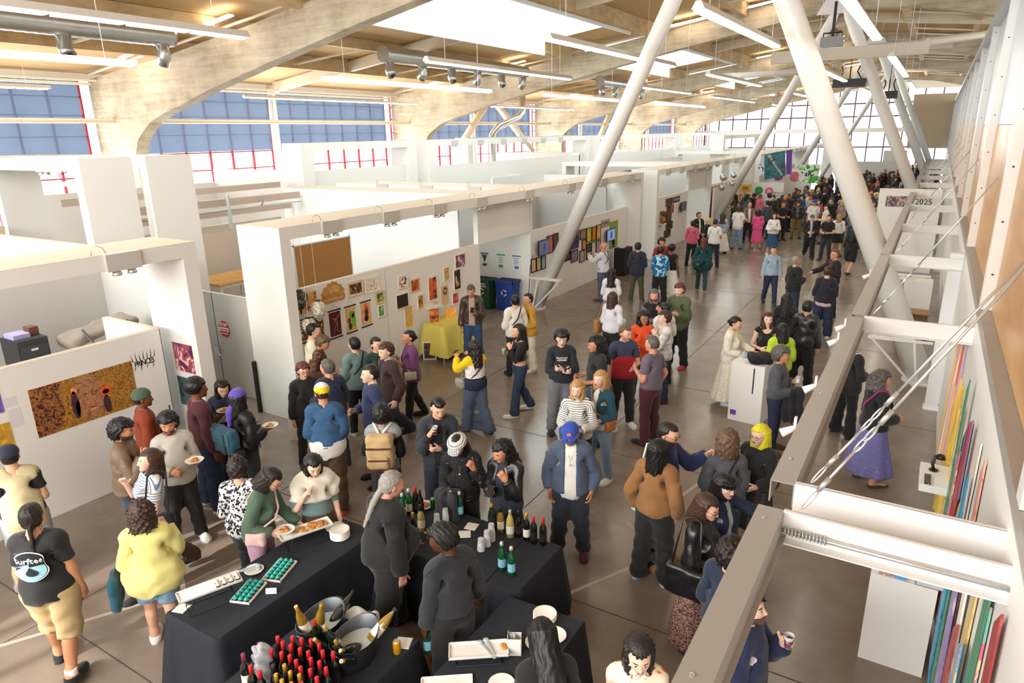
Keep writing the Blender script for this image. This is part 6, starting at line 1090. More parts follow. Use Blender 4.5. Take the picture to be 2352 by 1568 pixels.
grid(-4.92, 3.25, .35, 3, 6, .055, .050, TZ + .009, TEALF, 't', 'teal frosted cupcake on the middle tray', 'teal cupcakes on the middle tray'); grid(-4.93, 3.62, .35, 3, 6, .055, .052, TZ + .009, TEALF, 't', 'teal frosted cupcake on the rear tray', 'teal cupcakes on the rear tray'); grid(-5.02, 3.12, 1.18, 4, 2, .058, .055, TZ + .169, WHF, 'w', 'cream frosted cupcake on the raised tray', 'cream cupcakes on the raised tray')
CK = plain('ginger_cookie', '#c68a45', .85, vary=.25, scale=60, bump=.3)
for k, (u, v, w) in enumerate(((-.10, .0, 0), (-.03, .03, 0), (-.02, -.04, 0), (.05, .02, 0), (.06, -.03, 0), (.12, .03, 0), (.13, -.03, 0), (.10, .0, .014), (.07, .04, .014), (.16, .01, .014), (.15, -.04, .014), (.19, .02, 0), (.20, -.03, 0))): a = 1.15; tag(MB().lathe([(.030, 0), (.034, .006), (.026, .013)], (0, 0, 0), 12).build('cookie', CK, None, True, loc=(-5.08 + u * math.cos(a) - v * math.sin(a), 4.10 + u * math.sin(a) + v * math.cos(a), TZ + .159 + w)), 'round golden cookie on the raised tray', 'cookie', 'cookies on the raised tray')
for k, (x, y) in enumerate(((-2.47, 3.80), (-2.44, 3.77))): tag(MB().lathe([(.022, 0), (.026, .008), (.015, .016)], (0, 0, 0), 9).build('pastry', CK, None, True, loc=(x, y, TZ + .069 + .012 * k)), ('lower', 'upper')[k] + ' of the two last pastries on the long tray', 'pastry')
def tongs(label, loc, rz, tilt=0):
 t0 = thing('serving_tongs', label, 'tongs', loc, 0, None, (0, tilt, rz)); cm = plain('clear_tongs', '#b9c2c8', .2, vary=.05, spec=.8)
 for s in (-1, 1): MB().hexa([(-.12, s * .004 - .006, .004), (.08, s * .028 - .008, .004), (.08, s * .028 + .008, .004), (-.12, s * .004 + .006, .004), (-.12, s * .004 - .006, .010), (.08, s * .028 - .008, .012), (.08, s * .028 + .008, .012), (-.12, s * .004 + .006, .010)]).build('tong_arm', cm, t0); MB().lathe([(.024, .002), (.026, .012), (.01, .016)], (.10, s * .026, 0), 10).build('tong_grip', cm, t0, True)
plate('small paper plate under the clear tongs on the buffet table', (-5.16, 3.50, TZ), 1, None, 0, None, .9); tongs('clear plastic tongs resting on the small plate', (-5.20, 3.46, TZ + .02), .9); tongs('clear plastic tongs on the long tray in the woman\'s hand', (-2.55, 3.70, TZ + .072), 2.6)
cd = thing('place_card', 'small white folded card beside the rear cupcake tray', 'card', (-4.74, 3.36, TZ), .6); MB().hexa([(-.05, -.02, 0), (.05, -.02, 0), (.05, -.018, 0), (-.05, -.018, 0), (-.05, .0, .05), (.05, .0, .05), (.05, .002, .05), (-.05, .002, .05)]).build('card', PAPER, cd); MB().lathe([(.014, 0), (.010, .012)], (0, .01, 0), 8).build('clip', CHROME, cd)
def napkin(label, loc, rz, w=.065): t0 = tag(MB().box(-w, w, -w, w, 0, .004).box(-w * .9, w * .95, -w * .92, w * .9, .004, .007).build('paper_napkin', PAPER, None, loc=loc, rot=(0, 0, rz)), label, 'napkin')
napkin('upper white napkin on the bar table', (-3.75, 5.20, TZ), .2); napkin('lower white napkin behind the bartender with twisted hair', (-3.73, 5.04, TZ), .6); napkin('white napkin beside the yellow can on the wine table', (-3.25, 3.47, TZ), .4); napkin('pile of white napkins at the near end of the buffet table', (-5.27, 2.80, TZ), .3, .06)
def cups(label, loc, n):
 t0 = thing('cup_stack', label, 'cup', loc, 0, 'stacks of clear cups')
 for k in range(n): MB().lathe([(.030, .10 + k * .012), (.038, .0 + k * .012), (.039, .0 + k * .012)], (0, 0, 0), 14, False).build('plastic_cup', CUPM, t0, True)
 MB().lathe([(.030, .099 + (n - 1) * .012), (.001, .1 + (n - 1) * .012)], (0, 0, 0), 14, False).build('cup_base', CUPM, t0)
CUPM = plain('frosted_cup_plastic', '#c9ced2', .25, vary=.03, spec=.7)
cups('cup stack farthest right on the bar table', (-3.42, 5.09, TZ), 9); cups('middle cup stack on the bar table', (-3.41, 4.99, TZ), 7); cups('front low cup stack on the bar table', (-3.42, 4.89, TZ), 4); cups('cup stack behind the bartender with twisted hair', (-4.05, 5.14, TZ), 6); cups('low cup stack behind the corks', (-4.10, 5.05, TZ), 3)
for k in range(11): a = random.Random(k).random; tag(MB().tube([(0, 0, 0), (.03, 0, 0)], .011, 8).build('wine_cork', CORK, None, True, loc=(-4.06 + .012 * (k % 4) * 3 - .04, 4.84 + .025 * (k // 4), TZ + .011), rot=(0, 0, k * 1.1)), 'wine cork in the heap on the bar table', 'cork', 'corks on the bar table')
co = thing('purple_opener', 'purple plastic bottle opener on the bar table', 'opener', (-4.03, 4.66, TZ), .4); MB().box(-.05, .05, -.014, .014, 0, .016).build('handle', plain('opener_purple', '#6a4fae', .4), co); MB().tube([(0, .02, .012), (.0, .06, .012)], .005, 6).build('screw', CHROME, co)
nb = thing('napkin_box', 'white open box of wrapped cutlery on the serving table', 'box', (-2.40, 3.86, TZ), .5); MB().box(-.055, .055, -.055, .055, 0, .004).box(-.055, .055, -.055, -.052, 0, .16).box(-.055, .055, .052, .055, 0, .14).box(-.055, -.052, -.055, .055, 0, .16).box(.052, .055, -.055, .055, 0, .12).build('box', PAPER, nb)
for k in range(6): MB().box(-.01, .01, -.004, .004, .02, .15).build('wrapped_fork', CUPM, nb, rot=(.1 * (k - 3), .12 * (k % 3 - 1), k), loc=(.02 * (k % 3 - 1), .02 * (k // 3), 0))
TUBM = plain('aged_zinc_tub', '#5f6468', .42, .7, vary=.18, scale=6); ICE = plain('ice_cubes', '#c9d3d8', .12, vary=.15, scale=50, spec=.8)
def tub(label, c, rz):
 t0 = thing('metal_tub', label, 'tub', c, rz); V = []; F = []; n = 28; prof = [(.86, 0), (1.0, .23), (1.04, .235), (1.0, .228), (.84, .02)]
 for r, z in prof:
  for k in range(n): a = 2 * math.pi * k / n; V.append((.165 * r * math.cos(a), .235 * r * math.sin(a), z + (.02 * math.cos(2 * a + math.pi) if z > .2 else 0)))
 for i in range(len(prof) - 1):
  for k in range(n): q = i * n + k; w = i * n + (k + 1) % n; F.append((q, w, w + n, q + n))
 F.append(tuple(range(n))[::-1]); mb = MB(); mb.add(V, F); mb.build('tub_wall', TUBM, t0, True); MB().lathe([(.001, .12), (1, .12)], (0, 0, 0), 24, False).build('ice', ICE, t0).scale = (.155, .22, 1)
 for s in (-1, 1): MB().tube([(-.04, s * .245, .20), (-.03, s * .262, .235), (.03, s * .262, .235), (.04, s * .245, .20)], .007, 6).build('tub_handle', TUBM, t0)
 return t0
tub('rear oval zinc tub of chilled white wine', (-3.86, 3.16, TZ), .15); tub('front oval zinc tub of chilled white wine', (-3.47, 3.15, TZ), .15)
gt = 'bottles chilling in the tubs'
for x, y, z, rx, ry, g, f, l, lb in ((-3.90, 3.05, .14, .2, -.1, OG, FOILG, LBW, 'upright white wine bottle with gold neck in the rear tub'), (-3.84, 3.10, .12, -.1, .15, OG, FOILG, LBW, 'second gold necked bottle in the rear tub'), (-3.78, 3.07, .10, .3, .2, DGG, FOILR, LBK, 'red capped bottle low in the rear tub'), (-3.86, 3.27, .10, -.9, .2, DGG, FOILB, LBK, 'dark bottle lying in the back of the rear tub'), (-3.42, 3.27, .13, -.7, .5, OG, DGG, LBW, 'amber bottle with white label lying in the front tub'), (-3.55, 3.07, .10, .3, -.2, DGG, FOILG, LBW, 'gold topped bottle standing in the front tub'), (-3.58, 3.02, .08, .5, -.1, DGG, FOILG, LBK, 'gold topped bottle nearest the red caps in the front tub'), (-3.47, 3.05, .08, .4, .1, DGG, FOILG, LBK, 'low green bottle in the middle of the front tub'), (-3.46, 3.18, .10, .9, .3, DG, FOILG, LBK, 'dark bottle pointing out of the front tub'), (-3.40, 3.08, .09, .8, .4, DGG, CORK, LBK, 'corked bottle at the near rim of the front tub')): bottle(lb, (x, y, TZ + z - .02), g, f, l, 's', gt, (rx, ry, 0))
gw = 'wine bottles massed on the front table'
for k, (x, y) in enumerate(((-3.9, 2.76), (-3.8, 2.82), (-3.82, 2.74), (-3.72, 2.84), (-3.65, 2.87), (-3.56, 2.87), (-3.74, 2.75), (-3.74, 2.66), (-3.65, 2.76), (-3.57, 2.77), (-3.66, 2.67), (-3.50, 2.73), (-3.48, 2.83), (-3.42, 2.74), (-3.58, 2.66), (-3.50, 2.63), (-3.42, 2.65), (-3.40, 2.86), (-3.38, 2.53), (-3.83, 2.64), (-3.33, 2.72), (-3.32, 2.62))): bottle('red capped dark wine bottle in the massed group on the front table', (x, y, TZ), DG, FOILR, LBK, 'w', gw)
for (x, y), f, lb in zip(((-3.98, 2.50), (-3.97, 2.64), (-3.83, 2.45), (-3.73, 2.45), (-3.69, 2.54)), (FOILP, FOILP, FOILR, FOILR, FOILB), ('plum capped bottle at the outer corner of the wine group', 'plum capped bottle behind the plastic bag', 'bright red capped bottle at the near edge with white label', 'bright red capped bottle second along the near edge', 'black capped bottle among the gold capped ones')): bottle(lb, (x, y, TZ), DG, f, LBW, 'w', gw)
for k, (x, y) in enumerate(((-3.62, 2.585), (-3.60, 2.49), (-3.53, 2.56), (-3.45, 2.575), (-3.52, 2.475), (-3.44, 2.49))): bottle('gold capped dark wine bottle at the near edge of the wine group', (x, y, TZ), DG, FOILG, LBK, 'w', gw)
V, F = surface_net(lambda p: rbox(p, (0, 0, .17), (.07, .06, .17), .05) + .02 * np.sin(p[:, 0] * 60 + p[:, 2] * 25) * np.sin(p[:, 1] * 55 + p[:, 2] * 30), seg((-.1, .1, .012)), seg((-.1, .1, .012)), seg((-.02, .38, .016)), 1); o = grow('plastic_bag', V, F, plain('clear_plastic_bag', '#c4c9cf', .2, vary=.1, spec=.7, alpha=.55), None); o.location = (-3.90, 2.61, TZ); tag(o, 'crumpled clear plastic bag among the wine bottles', 'bag')
zb = thing('zip_bag', 'open white bag with a blue zip strip behind the tubs', 'bag', (-3.72, 3.47, TZ), .3); V, F = surface_net(lambda p: rbox(p, (0, 0, .06), (.14, .07, .06), .04) + .02 * np.sin(p[:, 0] * 30) * np.sin(p[:, 1] * 40), seg((-.18, .18, .02)), seg((-.1, .1, .02)), seg((-.01, .15, .02)), 1); grow('bag_body', V, F, PAPER, zb); MB().box(-.10, .14, -.085, -.078, .08, .095).build('zip_strip', plain('zip_blue', '#2f62b8', .4), zb)
rb = thing('red_tote', 'red cloth bag standing behind the bartender with twisted hair', 'bag', (-3.16, 3.98, 0), .3); V, F = surface_net(lambda p: rbox(p, (0, 0, .30), (.16, .11, .30), .04) + .015 * np.sin(p[:, 2] * 22 + p[:, 0] * 9), seg((-.2, .2, .03)), seg((-.15, .15, .03)), seg((-.02, .66, .04)), 1); grow('bag_body', V, F, plain('tote_red', '#c21f1f', .7, vary=.08), rb); MB().tube([(-.1, .1, .6), (-.06, .14, .75), (.06, .14, .75), (.1, .1, .6)], .012, 6).build('handle', plain('tote_red', '#c21f1f', .7), rb)
# ------------------------------------------------------------------ plinths and tables on the right
pl = thing('white_plinth', 'white plinth with a small purple label in the middle of the aisle', 'plinth', (-2.2, 11.42, 0), -.12); MB().box(-.28, .28, -.26, .26, 0, 1.05).build('box', WHITE, pl); MB().box(-.24, -.14, -.264, -.26, .10, .19).build('purple_label', plain('label_purple', '#6a3fae', .5), pl); MB().box(.10, .12, -.266, -.26, .55, 1.0).build('black_strap', FRB, pl)
bp = thing('black_backpack', 'soft black backpack slumped on the white plinth', 'backpack', (-2.08, 11.32, 1.05), .4); V, F = surface_net(lambda p: rbox(p, (0, 0, .09), (.20, .13, .09), .07) + .01 * np.sin(p[:, 0] * 25 + p[:, 2] * 18), seg((-.25, .25, .03)), seg((-.17, .17, .03)), seg((-.02, .22, .025)), 1); grow('pack_body', V, F, plain('pack_black', '#1a1b1d', .75, bump=.2), bp); MB().tube([(-.1, -.13, .1), (0, -.17, .04), (.12, -.13, .1)], .012, 6).build('strap', FRB, bp)
tag(MB().lathe([(.05, 0), (.06, .05), (.04, .08)], (0, 0, 0), 10).build('folded_hat', plain('sky_cap', '#a8bccb', .8), None, True, loc=(-2.38, 11.52, 1.05)), 'pale blue folded cap on the white plinth', 'cap')
p2 = thing('white_plinth', 'large white display plinth against the painted wall in the foreground', 'plinth', (.29, 6.47, 0)); MB().box(-.29, .235, -.31, .31, 0, .93).build('box', WHITE, p2)
for lb, x, y, w, d, h, cols in (('patterned paper pack on the display plinth', -.20, -.20, .05, .09, .03, ('#c8c0d0', '#8a84a0', '#e8b05a', '#efeae0')), ('stack of bright blue cards on the display plinth', -.08, -.215, .045, .08, .045, ('#2a9ad0', '#3ab0e0', '#c04a8a'))): t0 = tag(MB().box(-w, w, -d, d, 0, h).build('card_pack', artmat(lb[:30], cols, 30, 1, 4), None, loc=(.31 + x, 6.47 + y, .931)), lb, 'cards')
cb2 = thing('clear_tray', 'clear divided tray of stickers on the display plinth', 'tray', (.46, 6.30, .931)); MB().box(-.11, .11, -.13, .13, 0, .004).box(-.11, .11, -.13, -.126, 0, .05).box(-.11, .11, .126, .13, 0, .05).box(-.11, -.106, -.13, .13, 0, .05).box(.106, .11, -.13, .13, 0, .05).box(-.11, .11, -.002, .002, 0, .045).build('tray_wall', CUPM, cb2); MB().box(-.08, -.01, .02, .11, .004, .02).build('stickers', artmat('stickers', ('#efe8e0', '#b04a4a', '#cfc8c0'), 20, 1, 3), cb2)
RN = Matrix.Rotation(math.radians(-90), 4, 'Z'); pc = ('#e8a8a0', '#c8a8c8', '#e8b45a', '#d86a4a', '#b8b0c8', '#efd9cc')
wb = thing('painted_rod_work', 'wall work of leaning pink lilac and orange rods on the white wall', 'artwork', (.59, 9.6, 0))
for k in range(9): y = -.55 + .15 * k; MB().beam((-.02 - .012 * (k % 3), y, .55 + .05 * (k % 4)), (-.01, y + .12 * (-1) ** k, 2.45 - .05 * (k % 3)), .03, .02, (1, 0, 0)).build('painted_rod', plain('rod' + pc[k % 6], pc[k % 6], .5), wb)
wy = thing('yellow_lattice_work', 'wall work of thin yellow wooden bars over dark green strips', 'artwork', (.59, 8.45, 0)); yb = plain('yellow_bar', '#e0bd55', .5, vary=.06); gbm = plain('dark_strip', '#5a5a36', .7, vary=.3, scale=8)
for k in range(6): y = -.45 + .17 * k; MB().beam((-.03, y, .35), (-.015, y + .10, 2.1 - .12 * abs(k - 2)), .028, .02, (1, 0, 0)).build('yellow_bar', yb, wy); MB().beam((-.008, y + .08, .4), (-.008, y + .17, 1.9 - .1 * abs(k - 2)), .055, .006, (1, 0, 0)).build('dark_strip', gbm, wy)
MB().beam((-.045, -.5, .3), (-.02, .35, 2.05), .03, .02, (1, 0, 0)).beam((-.045, .5, .3), (-.02, -.30, 2.15), .03, .02, (1, 0, 0)).build('yellow_brace', yb, wy)
mu = thing('painted_plank_work', 'wall work of long painted planks streaked in many pastel colours', 'artwork', (.59, 6.6, 0)); cs_ = [('#8fa8b0', '#b0a0b8', '#6a8a90', '#d0b8c0'), ('#a8b0c8', '#8a9ab0', '#d8c8a8', '#708098'), ('#5a9a7a', '#4a8a6a', '#6aa88a'), ('#e0a890', '#e8b8a8', '#d8886a', '#a8c0a8'), ('#b04a48', '#a03c40', '#c46a5a'), ('#d8b05a', '#e8c888', '#8ab8a0', '#e0a078'), ('#2a8ab8', '#3a9ac8', '#1f6f9a'), ('#7fc0b0', '#d86a88', '#e8d0a0', '#5aa890'), ('#b0a0c8', '#8a80b8', '#d0c0d8')]
rr = random.Random(4)
for k in range(27):
 y = -3.3 + .17 * k; zt = 2.05 + .50 * math.sin(k * 1.7); zb_ = .05 + .5 * rr.random(); c = cs_[(k * 4) % 9]; w = .20 + .12 * rr.random(); sk = .16 * math.sin(k * 2.3); x = -.010 - .014 * (k % 4)
 if k in (9, 16): c = ('#f0e6d6', '#f5ece0', '#e8dccb')
 MB().hexa([(x, y - w / 2, zb_), (x, y + w / 2, zb_ + .1), (x + .012, y + w / 2, zb_ + .1), (x + .012, y - w / 2, zb_), (x, y - w * .2 + sk, zt), (x, y + w * .45 + sk, zt - .15), (x + .012, y + w * .45 + sk, zt - .15), (x + .012, y - w * .2 + sk, zt)]).build('painted_plank', artmat('plank%s' % c[0][1:], c, 5, 2.5, k % 9 + 1, False, (1, 2.6, .5)), mu)
ws = thing('wall_shelf', 'white wall shelf with a black lamp and small cards on the right wall', 'shelf', (.60, 7.75, 1.25)); MB().box(-.30, 0, -.28, .28, -.04, .04).build('board', WHITE, ws)
cl = thing('desk_lamp', 'small black bent lamp on the white wall shelf', 'lamp', (.42, 7.86, 1.29)); MB().lathe([(.045, 0), (.045, .012)], (0, 0, 0), 12).build('base', FRB, cl); MB().tube([(0, 0, .01), (-.02, 0, .08), (.0, .03, .15), (.04, .05, .17)], .016, 8).build('arm', FRB, cl, True); MB().lathe([(.03, 0), (.05, -.04)], (.05, .05, .17), 12).build('shade', FRB, cl, True)
for k in range(3): tag(MB().box(-.03, .03, -.045, .045, 0, .012).build('small_card', artmat('smallcard', ('#efece6', '#2a2a2a', '#efece6'), 20, 1, 6), None, loc=(.37, 7.58 + .07 * k - .05, 1.291 + .001 * k)), ('first', 'second', 'third')[k] + ' small black and white card on the wall shelf counted from the front', 'card', 'cards on the wall shelf')
bw = struct('wall_banner', MB().box(-1.55, .30, 26.8, 26.9, 0, 2.80), WHITE); t0 = thing('group_photo_banner', 'strip photograph of people with the year lettering on the white banner wall', 'banner', (-.62, 26.795, 2.40)); MB().box(-.70, .02, -.004, 0, -.2, .16).build('photo_strip', artmat('groupphoto', ('#2a2426', '#5a4650', '#c8a898', '#201c1e', '#8a7080'), 5, 1, 3, False, (2, 1, 1)), t0); text(t0, '2025', (.42, -.006, -.02), .26, INKB, RYN, 1, .001)
ft = thing('folding_table', 'white folding table in front of the banner wall', 'table', (-.15, 21.9, 0)); MB().box(-.62, .45, -.38, .38, .72, .75).build('table_top', WHITE, ft)
for x in (-.55, .38): MB().tube([(x, -.3, .72), (x + .03, -.32, 0)], .015, 6).tube([(x, .3, .72), (x + .03, .32, 0)], .015, 6).build('table_leg', GALV, ft)
for k in range(4): tag(MB().box(-.09, .09, -.06, .06, 0, .008).build('leaflet', artmat('leaflets', ('#e6e2d8', '#c8a888', '#8a8a88'), 12, 1, 3), None, loc=(-.5 + .24 * k, 21.8 + .05 * (k % 2), .752), rot=(0, 0, .3 * k)), ('first', 'second', 'third', 'fourth')[k] + ' leaflet along the white folding table', 'leaflet', 'leaflets on the folding table')
p3 = thing('white_plinth', 'low white plinth beyond the cross beams by the folding table', 'plinth', (.05, 20.6, 0)); MB().box(-.35, .3, -.3, .3, 0, .92).build('box', WHITE, p3)
cu = thing('wooden_cubby', 'open wooden box with a bundle of white wraps and a red tray', 'box', (.02, 18.2, 0)); cw = m_wood('cubby_wood', '#8a6a4a', '#b08a62', (3, 9, 9), .6); MB().box(-.32, .32, .22, .25, 0, .62).box(-.32, -.29, -.25, .25, 0, .62).box(.29, .32, -.25, .25, 0, .62).box(-.32, .32, -.25, .25, 0, .03).box(-.32, .32, -.25, .25, .60, .63).build('box_shell', cw, cu); V, F = surface_net(lambda p: rbox(p, (0, 0, .18), (.24, .17, .15), .08) + .04 * np.sin(p[:, 0] * 33) * np.sin(p[:, 1] * 37) * np.sin(p[:, 2] * 30), seg((-.3, .3, .03)), seg((-.22, .22, .03)), seg((0, .36, .03)), 1); grow('white_wraps', V, F, PAPER, cu); MB().box(-.28, .28, -.245, -.22, .03, .09).build('red_tray', REDS, cu)
def paperbag(label, loc, rz, m, w=.16, d=.10, h=.40):
 t0 = thing('paper_bag', label, 'bag', loc, rz); MB().hexa([(-w, -d, 0), (w, -d, 0), (w, d, 0), (-w, d, 0), (-w * 1.02, -d * .8, h), (w * 1.02, -d * .9, h), (w, d * .9, h * .97), (-w, d * .8, h * .98)]).build('bag_body', m, t0); MB().tube([(-.05, -d * .8, h), (-.045, -d * .8, h + .09), (.045, -d * .8, h + .09), (.05, -d * .8, h)], .004, 5).build('handle', plain('bag_cord', '#a8865a', .8), t0)
KRAFT = plain('kraft_paper', '#8d6a48', .8, vary=.08, scale=5); paperbag('brown kraft paper bag behind the white bag', (-8.72, 7.25, 0), .2, KRAFT); paperbag('white cotton bag standing on the floor by the portal leg', (-8.42, 6.95, 0), .35, plain('white_bag', '#e2ddd2', .8, vary=.05), .17, .08, .42); paperbag('brown bag tucked behind the white cotton bag', (-8.22, 7.12, 0), .3, KRAFT, .12, .08, .38)
# ------------------------------------------------------------------ worn and held things
def part_of(K, name, mb, m, smooth=True): o = mb.build(name, m, K['obj'], smooth, None, tuple(map(float, K['base']))); return o
def glasses(K):
 c, X, F, U = K['hf']; m = MB()
 for s in (-1, 1):
  m.tube([c + X * (s * .031 + .022 * math.cos(a)) + F * .106 + U * (-.014 + .017 * math.sin(a)) for a in np.linspace(0, 2 * math.pi, 13)], .0022, 5, False); m.tube([c + X * s * .053 + F * .104 - U * .012, c + X * s * .080 - F * .0 - U * .012], .002, 5)
 m.tube([c - X * .010 + F * .107 - U * .010, c + X * .010 + F * .107 - U * .010], .002, 5); part_of(K, 'glasses', m, BLACKM)
def held_plate(K, s, label): t0 = plate(label, tuple(K['hand' + s] + K['fwd'] * .05 + np.array([0, 0, .03])), 1, 'plates held by visitors', 3); return t0
def held_cup(K, s, label, col='#dfe3e4'): t0 = thing('drinking_cup', label, 'cup', tuple(K['hand' + s] + K['fwd'] * .02 - np.array([0, 0, .03])), 0, 'cups held by visitors'); MB().lathe([(.026, 0), (.036, .10)], (0, 0, 0), 12, False).lathe([(.001, .0), (.026, 0)], (0, 0, 0), 12, False).build('cup_wall', CUPM, t0, True); MB().lathe([(.027, .004), (.033, .07), (.001, .07)], (0, 0, 0), 12, False).build('drink', plain('drink' + col, col, .25, vary=.05), t0, True)
def held_phone(K, s, label):
 f = K['fwd']; t0 = thing('mobile_phone', label, 'phone', tuple(K['hand' + s] + f * .05 + np.array([0, 0, .05])), 0, 'phones held by visitors', (math.radians(-55), 0, math.atan2(f[0], -f[1]))); MB().box(-.036, .036, -.004, .004, -.07, .07).build('casing', BLACKM, t0); MB().box(-.033, .033, .004, .005, -.065, .065).build('screen', plain('phone_screen', '#8fa4b8', .2, vary=.2, scale=30), t0)
def soft(h, amp=.01, r=None, res=.03):
 h = np.array(h); r = r or min(h) * .6
 return surface_net(lambda p: rbox(p, (0, 0, 0), h, r) + amp * np.sin(p[:, 0] * 28 + p[:, 2] * 17) * np.sin(p[:, 1] * 24 + p[:, 2] * 21), seg((-h[0] - .04, h[0] + .04, res)), seg((-h[1] - .04, h[1] + .04, res)), seg((-h[2] - .04, h[2] + .04, res)), 1)
def bag_(name, label, K, pos, h, m, strap, cat='bag', rot=0):
 f = K['fwd']; rz = math.atan2(f[0], -f[1]) + rot; t0 = thing(name, label, cat, tuple(pos), rz, 'bags carried by visitors'); V, F = soft(h); mm = mat_of(m); grow('bag_body', V, F, mm, t0, rest=V)
 if strap:
  R_ = np.array(Matrix.Rotation(-rz, 3, 'Z')); MB().tube([R_ @ (np.array(q) - pos) for q in strap], .011, 6).build('strap', mm, t0, True)
 return t0
def shoulder_bag(K, s, label, m, w=.16, d=.05, h=.15):
 sg = 1 if s == 'L' else -1; hp = K['hip' + s] + K['left'] * sg * .14 * K['s'] + np.array([0, 0, .02]); sh = K['sh' + s] + np.array([0, 0, .05]); bag_('shoulder_bag', label, K, hp, (d, w, h), m, [hp + K['fwd'] * w * .7 + [0, 0, h * .8], sh + K['fwd'] * .08 + K['left'] * sg * .05, sh + [0, 0, .02], sh - K['fwd'] * .10 + K['left'] * sg * .05, hp - K['fwd'] * w * .7 + [0, 0, h * .8]])
def hand_bag(K, s, label, m):
 sg = 1 if s == 'L' else -1; hp = K['hip' + s] + K['left'] * sg * .06 + K['fwd'] * .08 + np.array([0, 0, .05]); o = 'R' if s == 'L' else 'L'; sh = K['sh' + o] + np.array([0, 0, .035]); ch = K['chest'] + K['fwd'] * .03; bk_ = K['back'] - K['fwd'] * .03; bag_('crossbody_bag', label, K, hp, (.045, .10, .075), m, [hp + [0, 0, .06], (hp + ch * 2) / 3 + K['fwd'] * .05, ch, sh + K['fwd'] * .06, sh, sh - K['fwd'] * .07, bk_, (hp + bk_ * 2) / 3, hp + [0, 0, .06]])
def tote(K, s, label, m): sg = 1 if s == 'L' else -1; hp = K['hip' + s] + K['left'] * sg * .15 - np.array([0, 0, .12]); bag_('cloth_tote', label, K, hp, (.04, .13, .17), m, [hp + [0, 0, .15], K['sh' + s] + K['left'] * sg * .06, hp + K['fwd'] * .08 + [0, 0, .15]])
def body_strap(K, label):
 col = 'maroon' if 'maroon' in label else '#a8287a' if 'magenta' in label else 'white' if 'white strap' in label else 'ink'
 sh = K['shR'] + [0, 0, .03]; hp = K['hipL'] + K['left'] * .03 + [0, 0, .05]; ch = K['chest'] + K['fwd'] * .035; bk_ = K['back'] - K['fwd'] * .03
 t0 = thing('bag_strap', label, 'strap', tuple(hp)); MB().tube([np.array(q) - hp for q in (hp, (hp + ch * 2) / 3 + K['fwd'] * .04, ch, sh + K['fwd'] * .06, sh, sh - K['fwd'] * .07, bk_, (hp + bk_ * 2) / 3 - K['fwd'] * .03, hp)], .012, 6).build('strap', mat_of(col), t0, True)
def backpack(K, label, m):
 f = K['fwd']; pos = K['back'] - f * .10 - np.array([0, 0, .05]); t0 = bag_('backpack', label, K, pos, (.16, .09, .22), m, None); R_ = lambda q: np.array(Matrix.Rotation(-t0.rotation_euler[2], 3, 'Z')) @ (np.array(q) - pos)
 for s in ('L', 'R'): MB().tube([R_(pos + f * .06 + [0, 0, .17]), R_(K['sh' + s] + [0, 0, .05]), R_(K['sh' + s] + f * .10), R_(K['chest'] + K['left'] * (.11 if s == 'L' else -.11) - [0, 0, .1]), R_(pos + f * .1 + K['left'] * (.15 if s == 'L' else -.15) - [0, 0, .15])], .018, 6).build('shoulder_strap', mat_of('cream'), t0, True)
 br = mat_of('leather:#6a3f2a'); V, F = soft((.12, .05, .07)); o = grow('front_pocket', V, F, mat_of(m), t0, rest=V); o.location = (0, .10, -.11); MB().box(-.15, .15, .088, .10, .06, .085).box(-.12, .12, .145, .155, -.065, -.045).build('leather_trim', br, t0); MB().box(-.16, .16, -.08, .092, -.225, -.19).build('leather_base', br, t0)
def messenger(K, label, m):
 f = K['fwd']; pos = K['back'] - f * .10 - np.array([0, 0, .15]) + K['left'] * .05; t0 = bag_('messenger_bag', label, K, pos, (.26, .08, .17), m, [pos + K['left'] * .2 + [0, 0, .1], K['shL'] + [0, 0, .05], K['chest'] + f * .04, K['hipR'] + f * .1]); MB().box(-.24, .24, .075, .09, -.02, .15).build('flap', mat_of('#23606e'), t0); MB().box(-.16, -.12, .09, .096, -.14, .14).box(.12, .16, .09, .096, -.14, .14).build('webbing', mat_of('navy'), t0)
def helmet(K): pos = K['hipR'] - K['fwd'] * .22 + np.array([0, 0, .02]); t0 = thing('bike_helmet', 'black cycling helmet hanging behind the person in the purple scarf', 'helmet', tuple(pos)); MB().lathe([(.10, -.05), (.115, 0), (.09, .07), (.03, .10)], (0, 0, 0), 14).build('shell', plain('helmet_black', '#141517', .35), t0, True); MB().tube([(0, 0, .1), (0, 0, .22)], .006, 5).build('strap', FRB, t0)
def arm_coat(K, s, label, m):
 pos = (K['wr' + s] + K['hand' + s]) / 2 - np.array([0, 0, .20]); t0 = thing('hung_coat', label, 'coat', tuple(pos), 0, None); V, F = surface_net(lambda p: rbox(p, (0, 0, 0), (.13, .10, .26), .07) + .03 * np.sin(np.arctan2(p[:, 1], p[:, 0]) * 5 + p[:, 2] * 4) + .012 * np.sin(p[:, 2] * 25), seg((-.2, .2, .03)), seg((-.17, .17, .03)), seg((-.31, .31, .035)), 1); grow('coat_body', V, F, mat_of(m), t0, rest=V)
def cane(K, s, label): h = K['hand' + s] + K['fwd'] * .03; t0 = thing('thin_cane', label, 'cane', tuple(h)); MB().tube([(0, 0, -.45), (0, 0, .30)], .007, 6).build('shaft', plain('cane_white', '#d8d4c8', .5), t0, True); MB().tube([(0, 0, .2), (0, 0, .32)], .011, 6).build('grip', FRB, t0)
